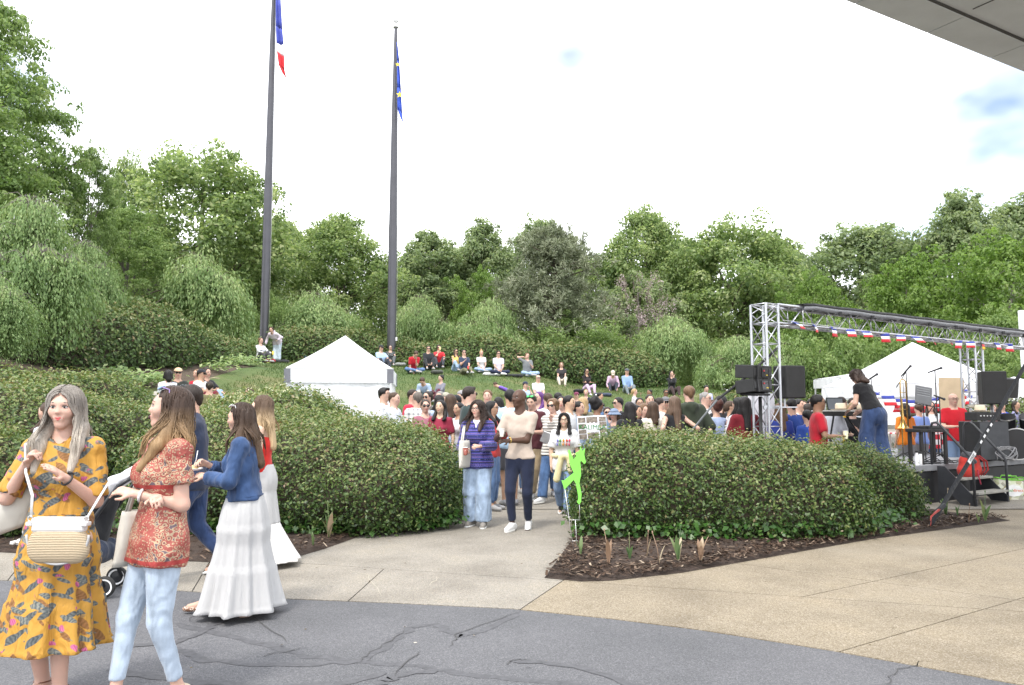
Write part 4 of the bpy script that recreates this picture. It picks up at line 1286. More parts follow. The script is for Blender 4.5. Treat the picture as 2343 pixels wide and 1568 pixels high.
def stairs():
 root = empty('stage_stairs', sp(.0, 0, 0), SRZ, 'black stage stairs with two grey treads and curved handrails', 'stairs')
 w0, w1 = .0, 1.05
 for a in (w0, w1):
  pts = [(-.62, 0), (-.38, 0), (-.22, .17), (-.10, .17), (-.06, 0), (.0, 0), (.0, .64), (-.12, .64), (-.62, .12)]
  mb = MB(); mb.prism(pts, -.012, .012, M=Matrix.Translation((a, 0, 0)) @ Matrix(((0, 0, 1, 0), (1, 0, 0, 0), (0, 1, 0, 0), (0, 0, 0, 1)))); mb.build('stringer', M_STG, root)
 for b, z in ((-.52, .215), (-.28, .435)):
  mb = MB(); mb.box(((w0 + w1) / 2, b, z), (w1 - w0 - .03, .25, .035)); mb.build('tread', plain('tread_grey', (.30, .29, .26), .8, var=.25), root, bevel=.005)
 for a in (w0 - .03, w1 + .03):
  pts = [(a, -.6, 0), (a, -.6, .62)]
  pts = [(a, -.60, 0), (a, -.60, .72), (a, -.565, .80), (a, -.1, 1.33), (a, -.03, 1.38), (a, .04, 1.37), (a, .08, 1.28), (a, .08, DECK - .3)]
  mb = MB(); mb.tube(pts, .021, 10); mb.build('handrail', M_STG, root, True)
stairs()
def truss(pts3, r, name, label, root, seg, chord=.022, wd=.30, up=Vector((0, 0, 1)), side=None):
 """box truss between two points as four chords with lacing, each chord and each face's lacing its own part"""
 a, b = Vector(pts3[0]), Vector(pts3[1]); t = (b - a).normalized()
 s = side.normalized(); n = t.cross(s).normalized()
 C = [(s * i + n * j) * wd / 2 for i, j in ((-1, -1), (1, -1), (1, 1), (-1, 1))]
 L = (b - a).length; m = max(2, int(L / seg))
 for c in C:
  mb = MB(); mb.tube([a + c, b + c], chord, 10); mb.build('chord', M_ALU, root, 'auto')
 for k in range(4):
  mb = MB(); c0, c1 = C[k], C[(k + 1) % 4]
  for i in range(m):
   p = a.lerp(b, i / m); q = a.lerp(b, (i + 1) / m)
   mb.tube([p + (c0 if i % 2 == 0 else c1), q + (c1 if i % 2 == 0 else c0)], chord * .42, 6)
   if i % 2 == 0: mb.tube([p + c0, p + c1], chord * .42, 6)
  mb.tube([b + c0, b + c1], chord * .5, 6)
  mb.build('lacing', M_ALU, root, True)
PA = Vector((4.10, 12.6, 0)); PB = Vector((9.55, 16.2, 0))
tdir = (PB - PA).normalized(); PC = PA + tdir * 9.5
TTOP = at(1752, 698, 12.6).z
tr_root = empty('truss_goalpost', PA, 0, 'silver aluminium truss frame over the stage', 'truss')
rel = lambda p: Vector(p) - PA
truss((rel((PA.x, PA.y, 0)), rel((PA.x, PA.y, TTOP - .31))), 0, '', '', tr_root, .30, side=tdir)
truss((rel((PA.x, PA.y, TTOP - .31)), rel((PA.x, PA.y, TTOP))), 0, '', '', tr_root, .3, side=tdir)
truss((rel((PB.x, PB.y, DECK)), rel((PB.x, PB.y, TTOP - .31))), 0, '', '', tr_root, .30, side=tdir)
truss((rel(Vector((PA.x, PA.y, TTOP - .15)) + tdir * .15), rel((PC.x, PC.y, TTOP - .15))), 0, '', '', tr_root, .32, side=Vector((0, 0, 1)))
truss((rel((PC.x, PC.y, 0)), rel((PC.x, PC.y, TTOP - .31))), 0, '', '', tr_root, .30, side=tdir)
# rolled black and silver roof tarp lying along the beam
def tarp():
 o = Vector((PA.x, PA.y, TTOP)) + tdir * .75
 nrm = Vector((-tdir.y, tdir.x, 0))
 rows_t, rows_s = [], []
 for k in range(28):
  p = o + tdir * (8.6 * k / 27)
  sg = .005 * math.sin(k * 1.7)
  if k == 0: p = p - Vector((0, 0, .02))
  rows_t.append([p - nrm * .22 + Vector((0, 0, .03 + sg)), p - nrm * .20 + Vector((0, 0, .075 + sg)), p + nrm * .2 + Vector((0, 0, .08)), p + nrm * .35 + Vector((0, 0, .04))])
  rows_s.append([p - nrm * .225 + Vector((0, 0, .025 + sg)), p - nrm * .215 + Vector((0, 0, -.01 + 1.4 * sg)), p - nrm * .20 + Vector((0, 0, -.04 + 2 * sg))])
 r = empty('roof_tarp', (o.x, o.y, o.z), 0, 'black and grey roof tarpaulin lying along the truss beam', 'tarp')
 for nm, rows, m in (('cover', rows_t, cloth((.02, .021, .024))), ('hem', rows_s, cloth((.24, .25, .27)))):
  mb = MB(); mb.grid([[q - o for q in row] for row in rows]); mb.build(nm, m, r, True, solid=.01)
 for k in range(1, 9):
  p = tdir * (8.6 * k / 9) - nrm * .23; mb = MB(); mb.box((p.x, p.y, -.05), (.05, .03, .07)); mb.build('tie', M_BLACK, r)
tarp()
# bunting on the lower chord
def bunting(p0, p1, n, size, label, skip=(), german=(), sag=.05, tilt=.5, seed=1):
 rr = random.Random(seed); p0, p1 = Vector(p0), Vector(p1)
 root = empty('flag_bunting', p0, 0, label, 'bunting', 'strings of small flags')
 d = (p1 - p0); u = Vector((d.x, d.y, 0)).normalized()
 mb = MB(); mb.tube([d * (k / 12) - Vector((0, 0, sag * math.sin(math.pi * k / 12))) for k in range(13)], .004, 5); mb.build('string', M_FW, root)
 for k in range(n):
  if k in skip: continue
  t = (k + .5 + rr.uniform(-.12, .12)) / n; c = d * t - Vector((0, 0, sag * math.sin(math.pi * t)))
  tw = rr.uniform(-.5, .5); sl = rr.uniform(-.55, .3); lift = rr.uniform(0, tilt)
  uu = Vector((u.x * math.cos(tw) - u.y * math.sin(tw), u.x * math.sin(tw) + u.y * math.cos(tw), 0))
  nn = Vector((-uu.y, uu.x, 0)); w, h = size * 1.1, size * .95
  cols = (M_BLACK, M_FR, plain('flag_gold', (.75, .45, .02), .8)) if k in german else (M_FB, M_FW, M_FR)
  mb = MB()
  for s in range(3):
   rows = []
   for q in range(4):
    z = (s + q / 3) / 3
    rows.append([c + uu * (w * (j / 4 - .5)) + uu * (sl * h * z) - nn * (math.sin(z * 1.4) * lift * h + .01 * math.sin(j * 2 + z * 4)) - Vector((0, 0, h * z * (1 - .3 * lift) + .005)) + Vector((0, 0, 0)) for j in range(5)])
   mb.cur = s; mb.grid(rows)
  mb.build('flag', list(cols), root, True, solid=.003)
 return root
zl = TTOP - .30
bunting(Vector((PA.x, PA.y, zl)) + tdir * .25 + Vector((.08, -.15, .05)), Vector((PA.x, PA.y, zl)) + tdir * 8.0 + Vector((.08, -.15, .05)), 15, .185, 'string of french flags hung along the truss beam', german=(12,), seed=5, tilt=1.0)
tc_ = Vector((at(2092, 900, 19.4).x, 19.4, 0))
bunting(at(1990, 893, 19.2), at(2215, 885, 19.0), 8, .26, 'string of small french flags hung along the peaked tent', sag=.28, tilt=.2, seed=8)
bunting(at(2050, 922, 20.2), at(2225, 900, 19.6), 6, .25, 'lower string of french flags under the peaked tent', sag=.12, tilt=.2, seed=9)

# loudspeakers
M_SPK = plain('speaker_black', (.018, .018, .019), .65, var=.25, bump=.2, bscale=150)
M_GRL = plain('speaker_grille', (.010, .010, .011), .55, var=.3, bump=.3, bscale=300)
def line_array():
 c = at(1728, 900, 12.1); z0 = T(c.x, c.y)
 root = empty('line_array_speaker', (c.x, c.y, c.z), R(38), 'two stacked black line array loudspeakers seen from behind, on a pole', 'loudspeaker'); root.scale = (.8, .8, .82)
 for i, tilt in ((0, -6), (1, 4)):
  M = Matrix.Translation((0, 0, .13 + .27 * i)) @ Matrix.Rotation(R(tilt), 4, 'X')
  mb = MB(); poly = [(-.30, -.17), (.30, -.17), (.33, .22), (-.33, .22)]
  mb.prism(poly, -.125, .125, M=M); b = mb.build('cabinet', M_SPK, root, bevel=.015)
  mb = MB(); mb.box((.06, -.176, 0), (.20, .014, .17), M=M); pn = mb.build('input_panel', plain('panel_dark', (.008, .008, .01), .3), b)
  mb = MB(); mb.box((.02, -.19, .03), (.03, .02, .03), M=M); mb.build('plug', plain('plug_red', (.4, .05, .06), .5), b)
  mb = MB(); mb.box((.12, -.186, -.05), (.06, .008, .02), M=M); mb.build('warning_label', plain('label_yellow', (.6, .45, .04), .6), b)
  for s in (-1, 1):
   mb = MB(); mb.box((s * .235, -.174, .0), (.10, .02, .15), M=M); mb.build('handle', M_BLACK, b, bevel=.02)
  mb = MB(); mb.box((-.19, -.19, 0), (.03, .03, .26), M=M); mb.build('rigging_bar', M_BLACK, b)
  mb = MB(); mb.box((0, .226, 0), (.62, .012, .23), M=M); mb.build('grille', M_GRL, b)
 mb = MB(); mb.tube([(.02, -.165, .17), (.09, -.24, .2), (.1, -.24, .36), (.03, -.17, .42)], .008, 6); mb.build('cable', M_BLACK, root, True)
 mb = MB(); mb.box((.02, .02, -.025), (.5, .34, .04)); mb.build('base_plate', M_SPK, root, bevel=.01)
 h = c.z - z0
 st = empty('speaker_stand', (c.x + .09, c.y + .07, z0), 0, 'black pole stand under the stacked line array loudspeakers', 'speaker stand')
 mb = MB(); mb.tube([(0, 0, .02), (0, 0, h - .05)], .028, 12); mb.build('pole', M_SPK, st, True)
 for k in range(3):
  a = k * 2.094 + .4; mb = MB(); mb.tube([(math.cos(a) * .03, math.sin(a) * .03, .55), (math.cos(a) * .5, math.sin(a) * .5, .02)], .014, 8); mb.build('leg', M_SPK, st, True)
 mb = MB(); mb.box((-.06, 0, 1.08), (.14, .12, .18)); mb.build('crank_box', M_SPK, st, bevel=.01)
 mb = MB(); mb.box((-.10, .02, .92), (.2, .16, .12)); mb.build('clamp_block', M_SPK, st, bevel=.01)
line_array()
def pa_speaker(px, py, D, rz, w, d, h, label, stand, back=True):
 c = at(px, py, D)
 root = empty('loudspeaker', c, rz, label, 'loudspeaker', 'upright loudspeakers on stands')
 mb = MB(); mb.prism([(-w / 2, d / 2), (-w * .36, -d / 2), (w * .36, -d / 2), (w / 2, d / 2)], 0, h); mb.build('cabinet', M_SPK, root, bevel=.02)
 mb = MB(); mb.box((0, d / 2 + .006, h / 2), (w * .94, .012, h * .95)); mb.build('grille', M_GRL, root)
 if back:
  mb = MB(); mb.box((0, -d / 2 - .004, h * .55), (w * .4, .012, h * .2)); p = mb.build('handle_recess', M_BLACK, root)
  mb = MB(); mb.box((0, -d / 2 - .018, h * .55), (w * .12, .02, h * .2)); mb.build('handle', M_SPK, p)
 return c
c = pa_speaker(1803, 912, 12.75, R(-62), .40, .36, .53, 'upright black loudspeaker beside the left truss tower', True)
mb = MB(); mb.box((0, 0, 0), (.32, .25, .02)); mb.tube([(0, 0, 0), (0, 0, .14)], .02, 8); mb.box((-.2, 0, 0), (.3, .06, .05)); o = mb.build('speaker_bracket', M_ALU); o.location = at(1795, 932, 12.75); tag(o, 'flat metal bracket holding the loudspeaker on the left tower', 'bracket')
pa_speaker(2268, 925, 14.9, R(170), .44, .38, .62, 'upright black loudspeaker right of the right truss tower', True, False)
c = at(2268, 925, 14.9)
st = empty('speaker_stand', (c.x, c.y, DECK), 0, 'black pole under the right loudspeaker', 'speaker stand')
mb = MB(); mb.tube([(0, 0, .0), (0, 0, c.z - DECK)], .022, 10); mb.build('pole', M_STEEL, st, True)
mb = MB(); mb.lathe([(.2, 0), (.2, .02), (.03, .04)], n=16); mb.build('base', M_SPK, st)
c = at(2285, 890, 15.4); r = empty('monitor_speaker', c, R(20), 'angled black box speaker behind the right upright loudspeaker', 'loudspeaker')
mb = MB(); mb.prism([(-.28, -.2), (.28, -.2), (.34, .2), (-.34, .2)], -.16, .22, M=Matrix.Rotation(R(8), 4, 'X')); mb.build('cabinet', M_SPK, r, bevel=.02)
mb = MB(); mb.tube([(0, 0, -.16), (0, 0, DECK - c.z)], .02, 8); mb.build('pole', M_SPK, r)

# amplifiers, drums, keyboards
def amp(px, py, D, w, h, d, label, face):
 p = at(px, py, D)
 r = empty('bass_cabinet', (p.x, p.y, DECK), SRZ - R(22), label, 'amplifier')
 mb = MB(); mb.box((0, 0, h / 2 + .03), (w, d, h)); mb.build('cabinet', M_STB, r, bevel=.015)
 mb = MB(); mb.box((0, -d / 2 - .006, h / 2 + .03), (w * .96, .012, h * .96)); mb.build('grille_cloth', face, r)
 for x in (-1, 1):
  for y in (-1, 1):
   mb = MB(); mb.box((x * w * .4, y * d * .4, .015), (.05, .05, .03)); mb.build('foot', M_BLACK, r)
 return p, h
p, h = amp(2252, 1045, 14.5, .62, .70, .5, 'big black bass cabinet with grey front on stage', plain('amp_cloth_grey', (.060, .064, .072), .9, var=.15))
hd = empty('amp_head', (p.x, p.y, DECK + h + .03), SRZ - R(22), 'amplifier head lying on the bass cabinet', 'amplifier')
mb = MB(); mb.box((0, 0, .09), (.5, .3, .16)); mb.build('case', M_SPK, hd, bevel=.01)
mb = MB()
for k in range(5): mb.tube([(-.18 + k * .07, -.15, .1), (-.18 + k * .07, -.165, .1)], .012, 8)
mb.build('knobs', M_STEEL, hd)
def hat(loc, label, tilt=0.0, col=(.62, .53, .40), rz=0):
 r = empty('straw_hat', loc, rz, label, 'hat', 'straw hats on the stage'); r.rotation_euler = (tilt, 0, rz)
 mb = MB(); mb.lathe([(.085, 0), (.092, .04), (.088, .10), (.07, .125), (.03, .115), (.001, .11)], n=20, caps=False); mb.build('crown', plain('straw', col, .8, bump=.4, bscale=90), r, True)
 mb = MB(); mb.lathe([(.084, .002), (.12, -.002), (.165, .014), (.166, .02), (.12, .006), (.084, .01)], n=24, caps=False); mb.build('brim', MATS['straw'], r, True)
 mb = MB(); mb.lathe([(.089, .004), (.0945, .03)], n=20, caps=False); mb.build('band', M_BLACK, r, True)
hat(Vector((p.x - .05, p.y - .02, DECK + h + .205)), 'cream fedora with black band on the amplifier head')
def keyboard(a, b, z, length, depth, label, rz, stand_label, flat=.085):
 r = empty('keyboard', sp(a, b, z), rz, label, 'keyboard')
 mb = MB(); mb.box((0, 0, 0), (length, depth, flat)); mb.build('case', M_SPK, r, bevel=.012)
 mb = MB(); mb.box((0, .03 - depth * .22, flat / 2 + .006), (length * .9, depth * .42, .014)); mb.build('white_keys', plain('key_ivory', (.78, .78, .76), .4), r)
 mb = MB()
 for k in range(36):
  if k % 7 in (2, 6): continue
  mb.box((-length * .44 + k * length * .025, .06 - depth * .22, flat / 2 + .018), (.011, depth * .25, .012))
 mb.build('black_keys', M_BLACK, r)
 mb = MB(); mb.box((0, depth * .28, flat / 2 + .004), (length * .8, depth * .3, .006)); mb.build('control_panel', plain('panel_dark', (.008, .008, .01), .3), r)
 s = empty('keyboard_stand', sp(a, b, DECK), rz, stand_label, 'keyboard stand')
 h = z - DECK - flat / 2
 for x in (-.22 * length, .22 * length):
  mb = MB(); mb.tube([(x - .18, -.16, .02), (x + .18, .16, h)], .017, 8); mb.tube([(x + .18, -.16, .02), (x - .18, .16, h)], .017, 8); mb.build('cross_leg', M_SPK, s, True)
 for y in (-.16, .16):
  mb = MB(); mb.tube([(-.3 * length, y, .02), (.3 * length, y, .02)], .015, 8); mb.build('foot_bar', M_SPK, s, True)
 return r
kz = 1.53
keyboard(-1.0, 1.05, kz, 1.38, .30, 'black keyboard in front of woman in black shirt', SRZ - R(25), 'black crossed keyboard stand at the bending woman')
hat(sp(-.62, .95, kz + .055), 'cream straw hat lying on the keyboard right end', R(0), rz=.5)
hat(sp(-1.42, .85, kz + .055), 'cream straw hat on the keyboard beside woman in black shirt', 0)
lp = empty('laptop', sp(-.85, 1.25, kz + .045), SRZ - R(20), 'open black laptop on the keyboard', 'laptop')
mb = MB(); mb.box((0, 0, .01), (.34, .24, .018)); mb.build('base', M_BLACK, lp, bevel=.004)
mb = MB(); mb.box((0, .13, .13), (.34, .012, .24), rx=R(-12)); scn = mb.build('lid', M_BLACK, lp, bevel=.004)
mb = MB(); mb.box((0, .122, .13), (.31, .006, .20), rx=R(-12)); mb.build('screen', plain('screen_grey', (.16, .18, .20), .15), scn)
def bench_table():
 p = local(2120, 985, 13.75); r = empty('side_table', sp(p.x, p.y, DECK), SRZ - R(18), 'small black table on stage left of the handrail', 'table')
 h = at(2120, 985, 13.75).z - DECK
 mb = MB(); mb.box((0, 0, h), (.60, .36, .06)); mb.build('top', M_SPK, r, bevel=.01)
 for x in (-1, 1):
  for y in (-1, 1):
   mb = MB(); mb.box((x * .25, y * .13, h / 2 - .015), (.05, .05, h - .03)); mb.build('leg', M_SPK, r)
 k = empty('sampler', sp(p.x, p.y, DECK + h + .03), SRZ - R(18), 'flat black controller box lying on the side table', 'music gear')
 mb = MB(); mb.box((.02, 0, .025), (.42, .26, .05)); mb.build('case', M_BLACK, k, bevel=.01)
 mb = MB()
 for i in range(8): mb.box((-.1 + .06 * (i % 4), -.05 + .07 * (i // 4), .054), (.04, .04, .008))
 mb.build('pads', plain('pad_grey', (.2, .2, .2), .5), k)
bench_table()
def mic_stand(px, py, D, label, boom, zb=DECK, mdir=(.11, 0, .06)):
 p = at(px, py, D)
 r = empty('microphone_stand', (p.x, p.y, zb), 0, label, 'microphone stand', 'microphone stands on stage')
 h = p.z - zb
 for k in range(3):
  a = k * 2.094 + .7; mb = MB(); mb.tube([(0, 0, .16), (math.cos(a) * .28, math.sin(a) * .28, .015)], .008, 6); mb.build('leg', M_SPK, r, True)
 mb = MB(); mb.tube([(0, 0, .1), (0, 0, h - .05)], .010, 8); mb.build('pole', M_SPK, r, True)
 if boom:
  mb = MB(); mb.tube([(-.4 * boom, 0, h - .35), (0, 0, h - .05)], .008, 6); mb.build('boom', M_SPK, r, True)
 d = Vector(mdir)
 mb = MB(); mb.tube([Vector((0, 0, h - .04)) - d, Vector((0, 0, h - .03)) + d * .6, Vector((0, 0, h - .03)) + d * .75], [.012, .018, .020], 10); m_ = mb.build('microphone', M_BLACK, r, True)
 mb = MB(); mb.ball(Vector((0, 0, h - .03)) + d * .9, .026, 10); mb.build('mesh_head', plain('mic_mesh', (.09, .09, .10), .4, metal=.6), m_, True)
mic_stand(1992, 861, 13.9, 'microphone stand in front of the bending woman in black', 0, mdir=(.12, 0, .07))
mic_stand(2072, 845 + 0, 14.9, 'microphone stand with tilted mic between trombone and music stand', .5, mdir=(.10, 0, .10))
mic_stand(2138, 843, 14.3, 'microphone stand in front of the man in red shirt', 0, mdir=(.13, 0, .04))
mic_stand(2148, 905, 14.0, 'short boom microphone stand on the stage centre', .6, mdir=(.12, .05, -.04))
def trombone():
 p = at(2068, 943, 14.6); r = empty('trombone', p, SRZ * .3, 'brass trombone standing upright behind the keyboard', 'trombone')
 M_BR = plain('brass', (.55, .36, .12), .25, metal=.9, var=.1)
 h = at(2068, 868, 14.6).z - p.z
 pts = [(-.06, 0, -.65), (-.06, 0, h - .07)] + [(-.06 * math.cos(t * math.pi / 6), 0, h - .07 + .07 * math.sin(t * math.pi / 6)) for t in range(1, 6)] + [(.06, 0, h - .07), (.06, 0, -.25)]
 mb = MB(); mb.tube(pts, .011, 10); mb.build('slide', M_BR, r, True)
 for z in (h - .25, .05):
  mb = MB(); mb.tube([(-.06, 0, z), (.06, 0, z)], .006, 8); mb.build('brace', M_BR, r, True)
 mb = MB(); mb.lathe([(.010, .25), (.014, .1), (.025, -.1), (.05, -.22), (.105, -.3)], (.0, .05, 0), n=18, caps=False); mb.build('bell', M_BR, r, True)
 mb = MB(); mb.tube([(-.06, 0, -.65), (-.06, 0, DECK - p.z)], .012, 8)
 for k in range(3): mb.tube([(-.06, 0, DECK - p.z + .15), (-.06 + .2 * math.cos(k * 2.1), .2 * math.sin(k * 2.1), DECK - p.z + .01)], .007, 6)
 mb.build('stand', M_SPK, r, True)
trombone()
def music_stand():
 p = at(2112, 905, 14.3); r = empty('music_stand', (p.x, p.y, DECK), -.2, 'dark music stand with sheet tilted beside the microphones', 'music stand')
 h = p.z - DECK
 mb = MB(); mb.box((0, 0, h), (.28, .02, .36), rx=R(-25), ry=R(12)); d = mb.build('desk', plain('desk_grey', (.10, .105, .115), .5), r)
 mb = MB()
 for k in range(7): mb.box((0, -.013 - .0, h - .13 + k * .042), (.22, .002, .006), rx=R(-25), ry=R(12))
 mb.build('sheet_lines', plain('sheet_line', (.3, .31, .33), .6), d)
 mb = MB(); mb.box((0, -.05, h - .18), (.34, .05, .012), ry=R(12)); mb.build('ledge', M_SPK, r)
 mb = MB(); mb.tube([(0, .03, .02), (0, .03, h)], .011, 8); mb.build('pole', M_SPK, r)
 for k in range(3):
  a = k * 2.094; mb = MB(); mb.tube([(0, .03, .2), (math.cos(a) * .25, .03 + math.sin(a) * .25, .01)], .008, 6); mb.build('leg', M_SPK, r)
music_stand()
def drums():
 p = at(2330, 1052, 15.0); r = empty('drum_kit', (p.x, p.y, DECK), R(-35), 'black drum kit with cymbals at right picture edge', 'drum kit')
 M_SH = plain('drum_shell', (.014, .014, .016), .45, spec=.25); M_HD = plain('drum_head', (.03, .03, .033), .6); M_CY = plain('cymbal', (.22, .19, .12), .35, metal=.8)
 X = Matrix.Translation((0, 0, .30)) @ Matrix.Rotation(R(90), 4, 'X')
 mb = MB(); mb.lathe([(.285, -.2), (.285, .2)], n=28, M=X); mb.build('bass_drum', M_SH, r, 'auto')
 for z in (-.2, .2):
  mb = MB(); mb.lathe([(.28, z - .015), (.30, z - .015), (.30, z + .015), (.28, z + .015)], n=28, M=X, caps=False); mb.build('hoop', M_STEEL, r, 'auto')
 mb = MB(); mb.lathe([(.001, .205), (.278, .205)], n=28, M=X, caps=False); mb.build('front_head', M_HD, r)
 for (x, y, z, rr, hh, tx) in ((-.16, .05, .72, .15, .2, 25), (.2, .05, .72, .16, .22, 25), (.5, -.3, .35, .2, .36, 0), (-.5, -.35, .55, .18, .13, 0)):
  mb = MB(); mb.lathe([(rr, -hh / 2), (rr, hh / 2)], n=22, M=Matrix.Translation((x, y, z)) @ Matrix.Rotation(R(tx), 4, 'X')); t_ = mb.build('tom', M_SH, r, 'auto')
  mb = MB(); mb.lathe([(rr + .006, hh / 2 - .02), (rr + .006, hh / 2 + .004)], n=22, M=Matrix.Translation((x, y, z)) @ Matrix.Rotation(R(tx), 4, 'X'), caps=False); mb.build('rim', M_STEEL, t_, 'auto')
 for (x, y, z, rr) in ((-.62, -.05, 1.02, .2), (-.35, -.3, 1.22, .22), (.55, .0, 1.25, .25)):
  mb = MB(); mb.lathe([(.01, .03), (.03, .02), (rr * .6, .006), (rr, -.004), (rr * .6, .002), (.01, .02)], n=24, M=Matrix.Translation((x, y, z)) @ Matrix.Rotation(R(12), 4, 'X'), caps=False); mb.build('cymbal', M_CY, r, True)
  mb = MB(); mb.tube([(x, y, .0), (x, y, z)], .012, 8)
  for k in range(3): mb.tube([(x, y, .22), (x + .2 * math.cos(k * 2.1 + .5), y + .2 * math.sin(k * 2.1 + .5), .01)], .009, 6)
  mb.build('cymbal_stand', M_STEEL, r, True)
drums()
def cables():
 mb = MB(); c = local(2303, 1050, 14.1)
 q = []
 for k in range(90):
  t = k / 89 * 2 * math.pi * 5.5
  q.append((.16 * math.cos(t) * (1 + .2 * math.sin(t * .37)), .10 * math.sin(t), .03 + .22 * abs(math.sin(t * .53 + .4)) + .02 * math.sin(t * 2.3)))
 mb.tube(q, .010, 6); o = mb.build('cable_coil', plain('cable_grey', (.22, .22, .23), .6), None, True)
 o.location = sp(c.x, c.y, DECK + .01); tag(o, 'tangle of grey cable on the stage beside the drum kit', 'cable')
 for i, (a0, b0, a1, b1) in enumerate([(-.2, .12, 1.3, .1), (.2, .6, 2.0, .25), (1.2, .12, 3.2, .3), (-.9, .3, .5, .18)]):
  pts = [sp(a0 + (a1 - a0) * k / 14, b0 + (b1 - b0) * k / 14 + .05 * math.sin(k * 1.3 + i), DECK + .012) for k in range(15)]
  mb = MB(); mb.tube([x - pts[0] for x in pts], .009, 6); o = mb.build('stage_cable', M_BLACK, None, True); o.location = pts[0]
  tag(o, ['black cable along the stage edge above the stairs', 'black cable running from table to the bass cabinet', 'black cable at stage edge below the drums', 'black cable under the keyboard stand'][i], 'cable')
cables()
def checked_table():
 p = at(2122, 1000, 17.3); r = empty('picnic_table', (p.x, 17.6, T(p.x, 17.6)), R(3), 'table under red and white checked cloth behind the stage', 'table')
 t = NT('gingham'); v = t.coord()
 ch = t.new('TexChecker'); ch.inputs['Scale'].default_value = 9; ch.inputs['Color1'].default_value = (.62, .03, .05, 1); ch.inputs['Color2'].default_value = (.85, .82, .82, 1); t.k(v, ch.inputs['Vector'])
 t.color(ch.outputs['Color']); t.b.inputs['Roughness'].default_value = .8
 zt = 1.02
 mb = MB(); mb.box((0, 0, zt), (1.3, .7, .03)); mb.build('top', t.m, r)
 for y in (-.36,):
  rows = [[Vector((-.66 + 1.32 * k / 20, y - .01 + .015 * math.sin(k * 1.4) * q / 3, zt + .012 - .34 * q / 3)) for k in range(21)] for q in range(4)]
  mb = MB(); mb.grid(rows); mb.build('cloth_drop', t.m, r, True)
 for x in (-.55, .55):
  for y in (-.28, .28):
   mb = MB(); mb.tube([(x, y, 0), (x, y, zt)], .02, 8); mb.build('leg', M_STEEL, r)
checked_table()
def boards():
 p = at(2178, 922, 18.6)
 o = MB().box((0, 0, 0), (.62, .04, 1.2)).build('cardboard_panel', plain('cardboard', (.46, .36, .24), .9, var=.12, scale=4)); o.location = p; o.rotation_euler = (0, 0, R(6)); tag(o, 'tall brown cardboard panel behind man in red shirt on stage', 'panel')
 l = MB(); l.box((-.25, .06, -.6 - (p.z - .6) / 2 + .0), (.04, .04, p.z - .6)); l.box((.25, .06, -.6 - (p.z - .6) / 2), (.04, .04, p.z - .6)); l.build('leg', M_STEEL, o)
 p = at(1742, 950, 13.6)
 o = MB().box((0, 0, 0), (.44, .03, .75)).build('paper_board', plain('pale_board', (.66, .66, .72), .8)); o.location = p; o.rotation_euler = (0, 0, R(-10)); tag(o, 'pale paper board seen through the left truss tower', 'board')
 l = MB(); l.box((0, .04, -.375 - (p.z - .375) / 2), (.04, .04, p.z - .375)); l.build('leg', M_STEEL, o)
 p = at(2338, 775, 24.0)
 o = MB().box((.25, 0, 0), (.6, .12, 1.75)).build('white_banner', plain('banner_white', (.85, .86, .88), .6)); o.location = p; tag(o, 'tall white panel cut by the right edge above the truss', 'banner')
 l = MB(); l.tube([(.25, .1, -.8), (.25, .1, -p.z)], .05, 8); l.build('post', M_STEEL, o)
boards()
def backpack():
 p = sp(.5, -.28, .455); r = empty('backpack', p, SRZ - R(20), 'red backpack with grey flap lying on the stage stairs', 'backpack')
 M_RD = cloth((.50, .045, .035)); f = Field()
 f.cone((-.10, 0, .10), (.10, 0, .11), .13, .12, .06, 'u', (0, 1, 0), 1.1); f.cone((-.07, 0, .26), (.08, 0, .25), .12, .11, .06, 'u', (0, 1, 0), 1.2)
 V, F = f.build(.016); link('bag_body', np_mesh('bag_body', V, F), r, M_RD)
 f = Field(); f.cone((-.09, -.02, .36), (.06, -.02, .35), .075, .06, .04, 'u', (0, 1, 0), 1.1); f.cone((-.06, -.1, .30), (.0, -.11, .26), .05, .04, .04)
 V, F = f.build(.014); link('top_flap', np_mesh('top_flap', V, F), r, cloth((.075, .075, .085)))
 for s in (0, 1):
  mb = MB(); mb.tube([(.08 + .05 * s, -.08, .36), (.17 + .06 * s, -.13, .26), (.19 + .07 * s, -.12, .12), (.13 + .05 * s, -.1, .02)], [.022, .028, .026, .018], 8, flat=.4); mb.build('strap', cloth((.36, .03, .03)), r, True)
 mb = MB(); mb.tube([(.02, -.15, .12), (.03, -.16, -.02), (.05, -.17, -.12)], .014, 6, flat=.3); mb.build('strap_tail', cloth((.30, .02, .05)), r, True)
backpack()
def text_mesh(body, size, name, m, parent, M, ext=.001, shear=0.0):
 cu = bpy.data.curves.new(name, 'FONT'); cu.body = body; cu.size = size; cu.extrude = ext; cu.align_x = 'CENTER'; cu.align_y = 'CENTER'; cu.shear = shear
 ob = bpy.data.objects.new(name + '_src', cu); COL.objects.link(ob)
 dg = bpy.context.evaluated_depsgraph_get(); me = bpy.data.meshes.new_from_object(ob.evaluated_get(dg))
 bpy.data.objects.remove(ob); me.transform(M); me.materials.clear()
 return link(name, me, parent, m)
